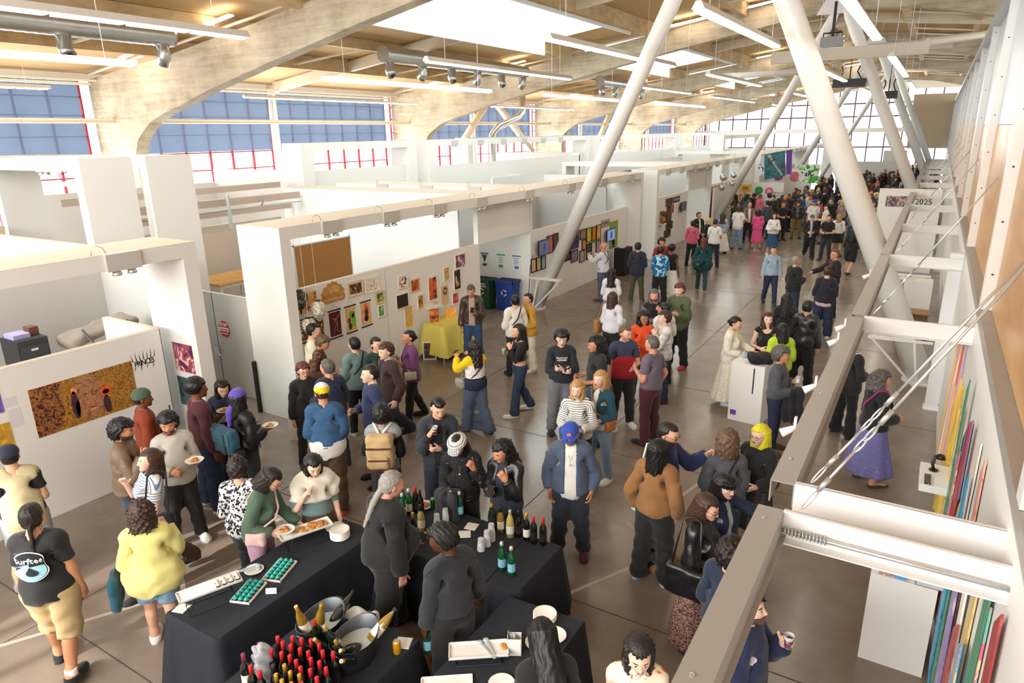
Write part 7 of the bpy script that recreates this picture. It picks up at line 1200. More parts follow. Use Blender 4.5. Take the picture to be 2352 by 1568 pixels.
def necklace(K): ch = K['chest']; part_of(K, 'necklace', MB().tube([K['shL'] * .45 + K['shR'] * .55 + K['fwd'] * .06 + K['left'] * .05, ch + K['fwd'] * .025 + [0, 0, .03], K['shL'] * .55 + K['shR'] * .45 + K['fwd'] * .06 - K['left'] * .05], .004, 5).lathe([(.012, 0), (.014, .01), (.004, .02)], tuple(ch + K['fwd'] * .03 + [0, 0, .005]), 8), CHROME)
def headphones(K): c, X, F, U = K['hf']; m = MB().tube([c + X * .075 + F * .05 - U * .17, c + F * .10 - U * .185, c - X * .075 + F * .05 - U * .17], .012, 6); m.tube([c + X * .08 + F * .04 - U * .17, c + X * .06 + F * .07 - U * .19], .026, 10); m.tube([c - X * .08 + F * .04 - U * .17, c - X * .06 + F * .07 - U * .19], .026, 10); part_of(K, 'headphones', m, BLACKM)
def flat_on(K, pts_rest, F, m, name): V = K['W'](pose_points(np.array(pts_rest, float), K['P'])) - K['base']; return grow(name, V, np.array(F), m, K['obj'])
def chest_text(K, s):
 c = bpy.data.curves.new('t', 'FONT'); c.body = s; c.size = .036; c.align_x = 'CENTER'; c.align_y = 'CENTER'; c.resolution_u = 1; c.offset = .001; t = bpy.data.objects.new('t', c); COL.objects.link(t); me = bpy.data.meshes.new_from_object(t.evaluated_get(bpy.context.evaluated_depsgraph_get())); bpy.data.objects.remove(t)
 V = np.array([v.co[:] for v in me.vertices]); R_ = np.stack([V[:, 0], -.155 + V[:, 0] ** 2 * .8, 1.335 + V[:, 1]], 1); P_ = K['W'](pose_points(R_, K['P'])) - K['base']
 for v, p in zip(me.vertices, P_): v.co = p
 me.materials.clear(); me.materials.append(WINK); o = bpy.data.objects.new('lettering', me); COL.objects.link(o); o.parent = K['obj']
def curved_patch(K, name, poly, m, yoff, z0, back=True):      # poly (x,z) about the spine, laid on the back of the shirt
 n = len(poly); pts = [(0, yoff, z0)] + [(p[0], yoff - p[0] ** 2 * 1.4 * (1 if back else -1), z0 + p[1]) for p in poly]; F = [(0, 1 + i, 1 + (i + 1) % n, 0) for i in range(n)]
 V = K['W'](pose_points(np.array(pts, float), K['P'])) - K['base']; mb = MB(); mb.add(V, [f[:3] for f in F]); o = mb.build(name, m, K['obj']); return o
def surf_print(K):
 an = np.linspace(0, 2 * math.pi, 29)[:-1]; E = lambda rx, rz: [(rx * math.cos(a), rz * math.sin(a)) for a in an]
 curved_patch(K, 'print_outline', E(.135, .150), WINK, .187, 1.28); curved_patch(K, 'print_ground', E(.126, .141), plain('tee_print_dark', '#20242a', .8), .190, 1.28); curved_patch(K, 'print_wave', [(x, z) for x, z in E(.122, .137) if z < .01] + [(.0, .03)], plain('tee_print_blue', '#8fc4d2', .7, vary=.15, scale=30), .193, 1.28); curved_patch(K, 'print_board', [(x - .01, z - .06) for x, z in E(.045, .030)], plain('tee_print_dark', '#20242a', .8), .197, 1.28)
 c = bpy.data.curves.new('t', 'FONT'); c.body = 'Surftee'; c.size = .075; c.align_x = 'CENTER'; c.align_y = 'CENTER'; c.resolution_u = 1; c.offset = .0015; t = bpy.data.objects.new('t', c); COL.objects.link(t); me = bpy.data.meshes.new_from_object(t.evaluated_get(bpy.context.evaluated_depsgraph_get())); bpy.data.objects.remove(t)
 V = np.array([v.co[:] for v in me.vertices]); R_ = np.stack([-V[:, 0], .194 - V[:, 0] ** 2 * 1.4, 1.34 + V[:, 1]], 1); P_ = K['W'](pose_points(R_, K['P'])) - K['base']
 for v, p in zip(me.vertices, P_): v.co = p
 me.materials.clear(); me.materials.append(WINK); o = bpy.data.objects.new('lettering', me); COL.objects.link(o); o.parent = K['obj']
def cap_logo(K): c, X, F, U = K['hf']; q = c + F * .094 + U * .062; m = MB(); m.add([q + X * .026 * math.cos(a) + U * .022 * math.sin(a) - F * .012 * (1 if math.sin(a) > 0 else -.5) * abs(math.sin(a)) for a in (0.5, 1.57, 2.6, 3.7, 5.7)], [(0, 1, 2, 3, 4)]); part_of(K, 'cap_emblem', m, plain('emblem_orange', '#e0702a', .6), False)
def socks(K):
 for s in ('L', 'R'): f = K['foot' + s]; part_of(K, 'sock', MB().tube([f + [0, 0, .06] - K['fwd'] * .07, f + [0, 0, .17] - K['fwd'] * .065], .052, 12), PAPER)
def belt(K):
 pts = [(.165 * math.cos(a), .004 + .128 * math.sin(a), .99) for a in np.linspace(0, 2 * math.pi, 25)]; V = K['W'](pose_points(np.array(pts), K['P'])); part_of(K, 'belt', MB().tube(list(V), .014, 6, False), mat_of('leather:ink'))
def shawl(K, label):
 def fn(p):
  x, y, z = p.T; q = np.abs(p * [1, 0, 0]) + p * [0, 1, 1]; d = smin(sdf_torso(p, 1, .045), sdf_arm(p, .045), .06) + .008 * np.sin(x * 40 + z * 30)
  return np.maximum(np.maximum(np.maximum(d, 1.20 - .25 * np.abs(x) + .3 * (y < -.05) * np.abs(x) - z), np.abs(x) - .36), -cone(p, (0, .02, 1.46), (0, 0, 1.75), .07, .08))
 V, F = surface_net(fn, seg((-.4, .4, .024)), seg((-.22, .22, .024)), seg((1.05, 1.56, .024)), 1); o = grow('shawl', K['W'](pose_points(V, K['P'])) - K['base'], F, mat_of('#e6e2d2'), K['obj'], rest=V)
def neck_scarf(K):
 V, F = surface_net(lambda p: np.maximum(cone(p, (0, .01, 1.46), (0, .0, 1.53), .088, .075) + .012 * np.sin(np.arctan2(p[:, 0], p[:, 1]) * 7 + p[:, 2] * 60), -cone(p, (0, .01, 1.4), (0, .0, 1.6), .05, .05)), seg((-.13, .13, .014)), seg((-.13, .13, .014)), seg((1.35, 1.63, .014)), 1); grow('neck_scarf', K['W'](pose_points(V, K['P'])) - K['base'], F, mat_of('floral:#e8e6dc:#4a9a8a:40:.3:#e8b02a'), K['obj'], rest=V)
def lanyard(K): q = K['hipL'] + K['fwd'] * .10; t0 = thing('key_lanyard', 'patterned key lanyard hanging at the hip of the person in corduroy', 'lanyard', tuple(q)); MB().tube([(0, 0, 0), (.01, 0, -.15), (0, 0, -.30)], .012, 6).build('ribbon', mat_of('spots:ink:#c88a8a:60:.3'), t0, True); MB().tube([(0, .02 * math.cos(a), -.33 + .03 * math.sin(a)) for a in np.linspace(0, 6.28, 10)], .004, 5).build('ring', CHROME, t0)
# ------------------------------------------------------------------ the people
K = person('man seen from behind in a black tee with a surf print and khaki cargo shorts', -6.41, 2.27, 220, 1.78, 0, 'tan', ('lowpony', 'dark'), top=dict(m='ink', sleeve='short', fit=0.022, hem=0.86), low=dict(t='shorts', m='khaki', hem=0.44), shoes=('shoe', 'black'), pose=dict(L='down', R='down', legs='step', girth=1.12, belly=0.1, head=(0.2, 0.05)), lod=0)
surf_print(K)
socks(K)
K = person('man in a navy cap and beige vest over black sleeves', -8.01, 2.77, 249, 1.74, 0, 'light', ('cap', 'navy', 'dark', 'buzz'), top=dict(m='ink', sleeve='short', fit=0.014), over=dict(m='#cfc49a', n='vest', sleeve='none', fit=0.03, hem=0.8, flare=0.02), low=dict(t='pants', m='lgrey', fit=0.03), shoes=('shoe', 'white'), pose=dict(L='bent', R='bent', girth=1.05))
K = person('woman with curly brown hair in a lemon yellow blouse, denim shorts and white sneakers', -5.87, 2.92, 229, 1.62, 1, 'light', ('bobcurly', 'brown'), top=dict(m='lemon', n='blouse', fit=0.045, hem=0.78, flare=0.05), low=dict(t='shorts', m='denim:ldenim', hem=0.62, fit=0.02), shoes=('shoe', 'white'), pose=dict(L='plate', R='mouth', legs='step', girth=1.1, head=(0.2, 0.15)), lod=0)
held_plate(K,'L','paper plate held by the woman in the yellow blouse')
tote(K,'L','teal cloth bag hanging at the side of the woman in yellow','teal')
K = person('man with curly black hair in a brown puffer jacket eating', -7.57, 3.72, 136, 1.76, 0, 'tan', ('curly', 'black'), over=dict(m='puff:taupe', puff=0.007, fit=0.036, hem=0.9, collar=True), low=dict(t='pants', m='djean'), shoes=('shoe', 'black'), pose=dict(L='cup', R='mouth', head=(0, 0.15)), beard=2)
K = person('woman in a blue and white striped tee and brown corduroys leaning back as she eats', -6.83, 3.48, -18, 1.68, 1, 'pale', ('mid', 'brown'), top=dict(m='stripe:white:#6d83ad:.028:.35', sleeve='short', fit=0.022, hem=0.93), low=dict(t='pants', m='brown', fit=0.03), shoes=('shoe', 'black'), pose=dict(L='down', R='mouth', legs='walk', lean=-0.18, head=(0, 0.1)))
shoulder_bag(K,'L','black tote on the shoulder of the woman in stripes','black',.17,.05,.14)
K = person('man with curly hair and beard in a pale grey sweatshirt holding a plate', -7.33, 4.15, 72, 1.74, 0, 'tan', ('curly', 'black'), top=dict(m='#c9c6bd', fit=0.03, hem=0.88), low=dict(t='pants', m='black', fit=0.02), shoes=('shoe', 'white'), pose=dict(L='plate', R='hold', head=(-0.3, 0.15)), beard=2)
held_plate(K,'L','paper plate held by the man in the pale sweatshirt')
K = person('person in a green beanie and rust orange sweater holding a thin cane', -8.42, 4.47, 157, 1.72, 0, 'brown', ('beanie', 'green', 'black'), top=dict(m='rust', fit=0.028, hem=0.86), low=dict(t='pants', m='navy'), shoes=('shoe', 'black'), pose=dict(L='bent', R='bent', head=(0, 0.1)))
cane(K,'L','thin white cane held by the person in the green beanie')
K = person('tall man with short black hair in a maroon sweater and blue jeans', -7.79, 4.85, 163, 1.85, 0, 'brown', ('afro', 'black'), top=dict(m='maroon', fit=0.03, hem=0.84), low=dict(t='pants', m='denim:jean', fit=0.03), shoes=('shoe', 'white'), pose=dict(L='plate', R='down', head=(0, 0.05)))
held_plate(K,'L','brown food box held by the man in maroon')
K = person('woman with long straight black hair in a dark tee looking down', -8.07, 5.39, 36, 1.64, 1, 'light', ('long', 'black'), top=dict(m='navy', sleeve='short'), low=dict(t='pants', m='black'), shoes=('shoe', 'black'), pose=dict(L='phone', R='plate', head=(0.5, 0.35)))
K = person('person in a purple headscarf and dark varsity jacket with a plate', -7.29, 5.09, 175, 1.72, 0, 'brown', ('scarf', 'purple', 'black', 'mid'), over=dict(m='sleeve:ink:ink', fit=0.034, hem=0.92, collar=True), low=dict(t='pants', m='black', fit=0.02), shoes=('shoe', 'black'), pose=dict(L='bent', R='plate', head=(0.2, 0.05)))
held_plate(K,'R','paper plate of sauce held by the person in the purple scarf')
messenger(K,'large teal messenger bag slung on the back of the person in the purple scarf','teal')
helmet(K)
K = person('person with short dark hair in a black and white floral shirt and black jeans', -5.81, 3.93, 216, 1.66, 1, 'light', ('messy', 'dark'), top=dict(m='floral:#e6e8ee:#22242c:30:.50', sleeve='elbow', fit=0.03, hem=0.88), low=dict(t='pants', m='charcoal'), shoes=('shoe', 'black'), pose=dict(L='bent', R='down', legs='walk', head=(0.2, 0.1)), lod=0)
K = person('woman with glasses in a sage green jacket and pink trousers reaching with tongs', -5.54, 3.89, 116, 1.66, 1, 'light', ('bob', 'dark'), over=dict(m='green', fit=0.03, hem=0.9, collar=True), low=dict(t='pants', m='lilac'), shoes=('shoe', 'white'), pose=dict(L='reachlow', R='bent', lean=0.28, head=(0, 0.4)), lod=0)
glasses(K)
held_plate(K,'R','plate of crackers held by the woman in the sage jacket')
hand_bag(K,'R','pale pink handbag at the hip of the woman in the sage jacket','#d9b8b4')
K = person('woman in a cream shawl and pleated brown skirt eating a cracker', -5.24, 4.42, 55, 1.63, 1, 'pale', ('mid', 'black'), top=dict(m='tealgrey', sleeve='elbow', fit=0.008, hem=1.0), low=dict(t='skirt', m='brown', hem=0.12, pleats=22, flare=0.13), shoes=('shoe', 'black'), pose=dict(L='down', R='mouth', head=(0.1, 0.45)), lod=0)
shawl(K,'cream shawl wrapped round the shoulders of the woman in the brown skirt')
K = person('man seen from behind in a yellow and white cap and blue denim shirt', -6.39, 5.69, 220, 1.78, 0, 'tan', ('capback', 'band:yellow:white:1.735', 'brown', 'buzz'), top=dict(m='white', fit=0.02, hem=0.78, flare=0.03), over=dict(m='denim:#33587f', n='overshirt', fit=0.04, hem=0.86), low=dict(t='pants', m='brown', fit=0.03), shoes=('shoe', 'orange'), pose=dict(L='bent', R='bent', head=(0.3, 0.1), legs='step', girth=1.06))
K = person('woman with short auburn hair and glasses in a black fleece', -7.58, 6.42, 60, 1.64, 1, 'light', ('messy', 'auburn'), top=dict(m='ink', fit=0.034, hem=0.86, collar=True), low=dict(t='pants', m='black'), shoes=('shoe', 'black'), pose=dict(L='down', R='down', head=(0.1, 0.1)))
glasses(K)
K = person('grey-haired man seen from behind in a navy hooded jacket', -7.14, 6.5, -102, 1.74, 0, 'rosy', ('short', 'salt'), top=dict(m='navy', fit=0.034, hem=0.86), low=dict(t='pants', m='djean'), shoes=('shoe', 'black'), pose=dict(L='bent', R='bent', head=(0.2, 0.05), girth=1.08))
K = person('young man in a cream short-sleeved shirt in profile', -8.67, 7.64, 134, 1.8, 0, 'light', ('short', 'black'), top=dict(m='cream', sleeve='short', fit=0.034, hem=0.82), low=dict(t='pants', m='khaki'), shoes=('shoe', 'black'), pose=dict(L='down', R='down', head=(0, 0.2)))
glasses(K)
K = person('older woman in a brown patterned top bending toward the booth wall', -8.56, 7.51, 128, 1.66, 1, 'tan', ('messy', 'ash'), top=dict(m='floral:#5a3a2a:#a07a5a:30:.3', sleeve='three', fit=0.02), low=dict(t='pants', m='black'), shoes=('shoe', 'black'), pose=dict(L='reachlow', R='bent', lean=0.25, head=(0, 0.3)))
K = person('person with black hair seen from behind in a teal grey hooded jacket and black trousers', -7.74, 7.66, -110, 1.68, 0, 'light', ('short', 'black'), top=dict(m='tealgrey', fit=0.036, hem=0.86), low=dict(t='pants', m='ink'), shoes=('shoe', 'white'), pose=dict(L='bent', R='bent', head=(0.2, 0.0)))
body_strap(K,'thin dark strap across the teal grey jacket')
K = person('smiling woman in a dark green cardigan with parted dark hair', -7.42, 7.83, 63, 1.68, 1, 'light', ('lowbun', 'dark'), top=dict(m='dgreen', neck='v', fit=0.026, hem=0.82), low=dict(t='pants', m='black'), shoes=('shoe', 'black'), pose=dict(L='down', R='down', head=(0.2, 0.05)))
K = person('young man with wavy brown hair in a dark brown jacket', -6.91, 7.51, -22, 1.78, 0, 'pale', ('messy', 'brown'), top=dict(m='navy'), over=dict(m='#3d2723', fit=0.038, hem=0.84, openw=0.03), low=dict(t='pants', m='djean', fit=0.025), shoes=('shoe', 'navy'), pose=dict(L='pocket', R='pocket', head=(0.1, 0.1), legs='walk'))
K = person('man with swept dark hair in a blue suit jacket in profile', -6.29, 6.48, -36, 1.8, 0, 'pale', ('short', 'dark'), top=dict(m='navy'), over=dict(m='#26345c', n='suit_jacket', fit=0.032, hem=0.8), low=dict(t='pants', m='navy'), shoes=('shoe', 'black'), pose=dict(L='pocket', R='bent', head=(0, 0.05)))
K = person('person with curly black hair seen from behind wearing a tan backpack over a grey jacket', -5.4, 5.7, 211, 1.66, 0, 'tan', ('curly', 'black'), over=dict(m='sleeve:#8d9095:ink', fit=0.03, hem=0.9, collar=True), low=dict(t='pants', m='plaid:charcoal:dgrey:.06'), shoes=('shoe', 'black'), pose=dict(L='hold', R='bent'))
backpack(K,'tan canvas backpack with brown trim on the person with curly black hair','#c2a578')
K = person('woman with tied dark hair in a purple zip top holding a cup', -7.27, 8.48, -34, 1.66, 1, 'tan', ('lowbun', 'black'), top=dict(m='plum', fit=0.028, hem=0.84), low=dict(t='pants', m='ink'), shoes=('shoe', 'black'), pose=dict(L='cup', R='cup', legs='step'))
held_cup(K,'R','cup held by the woman in the purple top')
hand_bag(K,'L','small striped pouch swinging from the woman in the purple top','#c9c0b0')
K = person('man in a black jacket with rolled sleeves, arms folded with a glass', -4.78, 6.01, 40, 1.8, 0, 'light', ('fade', 'black'), top=dict(m='ink'), over=dict(m='#262b33', n='overshirt', sleeve='three', fit=0.028, hem=0.84, openw=0.045, collar=True), low=dict(t='pants', m='djean'), shoes=('shoe', 'black'), pose=dict(L='cross', R='chin', head=(0.2, 0.35)))
held_cup(K,'R','dark wine glass held at the chest of the man in black','#4a1c2a')
K = person('person in a checked newsboy cap and a black patterned shirt holding a coat', -4.11, 5.55, 29, 1.66, 0, 'tan', ('newsboy', 'plaid:#d8d8d6:#3a3a3c:.02', 'black', 'mid'), top=dict(m='spots:ink:#8a6a74:34:.14:#c8c8d0', fit=0.03, hem=0.92), low=dict(t='pants', m='ink'), shoes=('shoe', 'black'), pose=dict(L='strap', R='bent', head=(-0.3, 0.5)), lod=0, beard=2)
arm_coat(K,'R','dark grey coat with fur edge hung over an arm','#2a2c33')
necklace(K)
K = person('woman with long wavy black hair in a black leather jacket looking down at a phone', -3.58, 5.64, 2, 1.66, 1, 'tan', ('wavy', 'black'), top=dict(m='djean', neck='v'), over=dict(m='leather:ink', fit=0.026, hem=0.94, openw=0.05, collar=True), low=dict(t='skirt', m='ink', hem=0.45, flare=0.04), shoes=('shoe', 'black'), pose=dict(L='chin', R='phone', head=(-0.3, 0.35)), lod=0)
held_phone(K,'R','phone held by the woman in the leather jacket')
K = person('bartender with a long grey braid in a black shirt behind the bar', -4.01, 4.14, 158, 1.84, 0, 'rosy', ('braid', 'grey'), top=dict(m='ink', fit=0.034, hem=0.92, collar=True, drop=0.03), low=dict(t='pants', m='ink', fit=0.03), shoes=('shoe', 'black'), pose=dict(L='down', R='down', lean=0.12, head=(0, 0.3), girth=1.2, belly=0.35, legs='step'), lod=0)
K = person('bartender with short twisted hair in a black shirt and belt holding a green bottle', -3.02, 3.85, -112, 1.76, 0, 'dark', ('twists', 'black'), top=dict(m='#22252c', fit=0.026, hem=0.96, collar=True), low=dict(t='pants', m='ink', fit=0.02), shoes=('shoe', 'black'), pose=dict(L='down', R='side', head=(0.7, 0.3)), lod=0)
belt(K)
bottle('green bottle in the hand of the bartender with twisted hair', tuple(K['handL'] + [0, 0, -.22]), GG, FOILS, LBB, 'g', gb)
K = person('man in a brown shearling jacket and jeans reading his phone by the yellow table', -8.09, 11.55, 30, 1.78, 0, 'tan', ('fade', 'salt'), top=dict(m='#b3a392'), over=dict(m='leather:#46352b', fit=0.036, hem=0.92, openw=0.06, collar=True), low=dict(t='pants', m='denim:denim'), shoes=('shoe', 'brown'), pose=dict(L='phone', R='down', head=(-0.1, 0.35)))
held_phone(K,'L','phone held by the man in the shearling jacket')
K = person('woman with very long dark hair in a white, navy and yellow jacket photographing the booth', -6.03, 8.62, -115, 1.62, 1, 'tan', ('wavy', 'dark'), top=dict(m='band:navy:white:1.12:yellow:1.36', fit=0.036, hem=0.9), low=dict(t='pants', m='bluegrey', fit=0.03, flare=0.02), shoes=('shoe', 'charcoal'), pose=dict(L='photo', R='photo', legs='step'))
held_phone(K,'L','phone raised by the woman in the yellow and white jacket')
hand_bag(K,'L','grey crossbody bag on the woman in the yellow and white jacket','#9a948c')
body_strap(K,'maroon strap across the yellow and white jacket')
K = person('person with short black hair in a white sweater seen from behind', -6.92, 11.39, -129, 1.7, 0, 'light', ('short', 'black'), top=dict(m='#e4e0d6', fit=0.036, hem=0.88), low=dict(t='pants', m='black'), shoes=('shoe', 'black'), pose=dict(L='bent', R='hold'))
body_strap(K,'black strap across the white sweater')
K = person('woman with cropped black hair in a sheer mustard blouse and white trousers', -6.83, 11.76, -30, 1.66, 1, 'light', ('short', 'black'), top=dict(m='mustard', n='blouse', sleeve='three', fit=0.04, hem=0.86, flare=0.04), low=dict(t='pants', m='cream', fit=0.02, flare=0.03), shoes=('low', 'white'), pose=dict(L='bent', R='down'))
K = person('woman with long dark hair in a black crop top and flared jeans', -5.79, 9.64, -44, 1.68, 1, 'light', ('long', 'dark'), top=dict(m='ink', neck='wide', hem=1.1, fit=0.004), low=dict(t='pants', m='denim:jean', fit=0.01, flare=0.025), shoes=('low', 'white'), pose=dict(L='chin', R='cup', legs='step', head=(0.1, 0.05)))
held_cup(K,'R','green iced drink held by the woman in the crop top','#7fa85a')
K = person('young man with curly hair in a black lettered sweatshirt, arms crossed', -4.79, 9.32, 32, 1.78, 0, 'pale', ('curly', 'dark'), top=dict(m='#1b2029', fit=0.026, hem=0.92), low=dict(t='pants', m='grey', fit=0.03), shoes=('shoe', 'black'), pose=dict(L='cross', R='crossb', head=(0, 0.2)))
chest_text(K,'ENFANTS RICHES\nDEPRIMES')
headphones(K)
K = person('man with short hair in a red and navy colour-block tee', -3.99, 10.0, 42, 1.8, 0, 'light', ('short', 'ash'), top=dict(m='band:red:#3a4660:1.29', sleeve='short', fit=0.016, hem=0.9), low=dict(t='pants', m='charcoal'), shoes=('shoe', 'white'), pose=dict(L='hold', R='down', head=(0.4, 0.2), girth=1.1), beard=1)
K = person('tall person with long black hair in a black tee and boots', -4.12, 9.23, -46, 1.8, 0, 'tan', ('wavy', 'black'), top=dict(m='#1f2126', sleeve='elbow', fit=0.034, hem=0.84), low=dict(t='pants', m='ink', fit=0.03), shoes=('boot', 'black'), pose=dict(L='bent', R='bent', head=(0, 0.2)))
K = person('woman with blonde hair in a black and white striped long-sleeved shirt', -3.68, 7.64, 18, 1.66, 1, 'pale', ('mid', 'blonde'), top=dict(m='stripe:white:#1c1e22:.030:.26', fit=0.026, hem=0.92), low=dict(t='pants', m='spots:ink:dgrey:60:.2', fit=0.02), shoes=('shoe', 'white'), pose=dict(L='hold', R='hold', head=(-0.1, 0.1)))
arm_coat(K,'R','blue denim jacket hung over the arm of the woman in stripes','#2f5a86')
K = person('woman with long light brown hair in a teal jacket and pale jeans', -3.57, 8.12, -11, 1.66, 1, 'pale', ('long', 'blonde'), top=dict(m='white'), over=dict(m='#174a5c', fit=0.03, hem=0.98, openw=0.04), low=dict(t='pants', m='ldenim', fit=0.008), shoes=('shoe', 'white'), pose=dict(L='bent', R='bent'))
hand_bag(K,'L','orange leather crossbody bag of the woman in the teal jacket','#a8601f')
K = person('man in a royal blue ball cap, slate jacket and white tee with hands in pockets', -3.1, 6.28, 24, 1.72, 0, 'tan', ('cap', 'cobalt', 'black', 'buzz'), top=dict(m='white', hem=0.84, fit=0.02), over=dict(m='bluegrey', fit=0.042, hem=0.9, openw=0.06, collar=True), low=dict(t='pants', m='djean', fit=0.026), shoes=('shoe', 'maroon'), pose=dict(L='pocket', R='pocket', head=(-0.1, 0.35), girth=1.06), lod=0, beard=1)
necklace(K)
cap_logo(K)
K = person('woman with glasses and long black hair in a bright orange jacket', -4.17, 11.34, 32, 1.7, 1, 'med', ('wavy', 'black'), over=dict(m='orange', fit=0.036, hem=0.86, collar=True), low=dict(t='pants', m='brown'), shoes=('shoe', 'black'), pose=dict(L='bent', R='bent', head=(0.2, 0.1)))
glasses(K)
K = person('man with grey cropped hair in a mauve polo and maroon trousers', -3.38, 9.65, -106, 1.78, 0, 'rosy', ('fade', 'salt'), top=dict(m='mauve', sleeve='short', fit=0.016, hem=0.94, collar=True), low=dict(t='pants', m='maroon'), shoes=('shoe', 'black'), pose=dict(L='cup', R='pocket', head=(0.0, 0.05), girth=1.08))
belt(K)
K = person('person with brown hair in a pale plaid shirt touching the chin', -3.81, 11.44, -57, 1.72, 0, 'pale', ('messy', 'brown'), top=dict(m='plaid:#e3e2de:#b4b4b6:.09', fit=0.036, hem=0.86), low=dict(t='pants', m='denim:jean'), shoes=('shoe', 'maroon'), pose=dict(L='chin', R='bent'))
K = person('man with long grey hair and beard in a dark vest', -4.52, 12.88, 24, 1.76, 0, 'rosy', ('mid', 'salt'), top=dict(m='mauve'), over=dict(m='ink', n='vest', sleeve='none', fit=0.03), low=dict(t='pants', m='black'), shoes=('shoe', 'black'), pose=dict(L='chin', R='cross', head=(-0.1, 0.1)), beard=2)
K = person('dark-haired person in a white shirt half hidden in the group', -4.09, 12.28, -132, 1.66, 0, 'light', ('short', 'black'), top=dict(m='white', fit=0.03), low=dict(t='pants', m='black'), shoes=('shoe', 'black'), pose=dict(L='bent', R='bent'))
K = person('young man with brown hair in an olive hooded sweatshirt and red shoes', -4.16, 13.4, -8, 1.82, 0, 'pale', ('messy', 'auburn'), top=dict(m='#55603f', fit=0.046, hem=0.84), low=dict(t='pants', m='ink', fit=0.025), shoes=('shoe', 'red'), pose=dict(L='phone', R='bent', head=(0, 0.15)))
held_phone(K,'R','phone held by the man in the olive sweatshirt')
K = person('woman with brown hair in a white sweater carrying a tan and blue shoulder bag', -5.3, 12.61, 173, 1.68, 1, 'light', ('mid', 'brown'), top=dict(m='#dfe1ea', fit=0.03, hem=0.9), low=dict(t='pants', m='ink', fit=0.03), shoes=('shoe', 'black'), pose=dict(L='bent', R='bent'))
shoulder_bag(K,'L','tan leather shoulder bag of the woman in the white sweater','#a8743a',.15,.05,.15)
K = person('woman with long black hair in a white top seen from behind', -6.41, 15.13, 195, 1.64, 1, 'light', ('long', 'black'), top=dict(m='#dcdce0', fit=0.024, hem=0.92), low=dict(t='pants', m='ldenim'), shoes=('shoe', 'white'), pose=dict(L='bent', R='bent'))
K = person('bald man in a white shirt with a black crossbody bag photographing the third booth', -7.99, 18.18, -96, 1.74, 0, 'rosy', ('none', 'grey'), top=dict(m='#dfe0ea', fit=0.034, hem=0.9, collar=True), low=dict(t='pants', m='bluegrey'), shoes=('shoe', 'brown'), pose=dict(L='photo', R='photo', girth=1.06), lod=2)
body_strap(K,'black bag strap across the white shirt of the bald man')
hand_bag(K,'R','black crossbody bag of the bald man','#17171a')
K = person('man in a navy jacket and olive trousers seen from behind by the portal leg', -7.03, 18.48, 191, 1.76, 0, 'tan', ('short', 'black'), top=dict(m='#1b2436', fit=0.038, hem=0.8), low=dict(t='pants', m='olive'), shoes=('shoe', 'grey'), pose=dict(L='bent', R='bent'), lod=2)
K = person('person with curly dark hair in a red patterned shirt', -6.79, 19.82, 39, 1.72, 0, 'tan', ('curly', 'dark'), top=dict(m='floral:#8c2b26:#c8725a:26:.25', fit=0.03, hem=0.86), low=dict(t='pants', m='black'), shoes=('shoe', 'black'), pose=dict(L='bent', R='bent'), lod=2)
K = person('person in a blue tie-dyed shirt seen from behind', -6.33, 18.43, 197, 1.7, 0, 'tan', ('short', 'black'), top=dict(m='tiedye:#0f5f92:#9fd0e4', sleeve='elbow', fit=0.034, hem=0.9), low=dict(t='pants', m='ink', fit=0.025), shoes=('shoe', 'black'), pose=dict(L='bent', R='bent'), lod=2)
K = person('woman with a black afro in a black vest and tiered white skirt', -6.23, 19.09, 178, 1.66, 1, 'brown', ('afro', 'black'), top=dict(m='ink', sleeve='none', fit=0.012, hem=1.0), low=dict(t='skirt', m='white', hem=0.15, flare=0.1, pleats=16), shoes=('sandal', 'brown'), pose=dict(L='bent', R='down'), lod=2)
K = person('woman in a pink shirt and black trousers with a white shoulder bag', -7.3, 24.63, 182, 1.68, 1, 'tan', ('lowbun', 'black'), top=dict(m='rose', fit=0.03), low=dict(t='pants', m='ink'), shoes=('shoe', 'black'), pose=dict(L='bent', R='bent'), lod=2)
K = person('man in a dark suit standing behind the woman in pink', -7.72, 26.79, 46, 1.74, 0, 'tan', ('short', 'black'), top=dict(m='white'), over=dict(m='ink', fit=0.03, openw=0.03), low=dict(t='pants', m='ink'), shoes=('shoe', 'black'), pose=dict(L='down', R='down'), lod=2)
K = person('blonde woman in a dark dress near the man in white', -7.21, 26.27, -45, 1.6, 1, 'light', ('bob', 'lblonde'), top=dict(m='ink'), low=dict(t='skirt', m='ink'), shoes=('shoe', 'black'), pose=dict(L='bent', R='bent'), lod=2)
K = person('man in a white short-sleeved shirt and navy trousers seen from behind', -6.5, 24.67, 190, 1.76, 0, 'tan', ('fade', 'dark'), top=dict(m='white', sleeve='short', fit=0.03), low=dict(t='pants', m='navy'), shoes=('shoe', 'brown'), pose=dict(L='bent', R='bent'), lod=2)
K = person('woman in a long teal green kimono with gold flowers and brown shoes', -5.81, 20.87, 194, 1.68, 1, 'light', ('mid', 'auburn'), over=dict(m='floral:#0b3f45:#b39a3f:9:.16', n='kimono', fit=0.06, hem=0.42, flare=0.1, sleeve='three'), low=dict(t='pants', m='#0b3f45'), shoes=('shoe', 'brown'), pose=dict(L='bent', R='bent', legs='walk'), lod=2)
K = person('woman in a denim jacket and long white skirt by the raking tube', -7.05, 27.85, 184, 1.66, 1, 'light', ('long', 'brown'), top=dict(m='denim:sky', fit=0.034), low=dict(t='skirt', m='white', hem=0.12, flare=0.1), shoes=('shoe', 'black'), pose=dict(L='bent', R='bent'), lod=2)
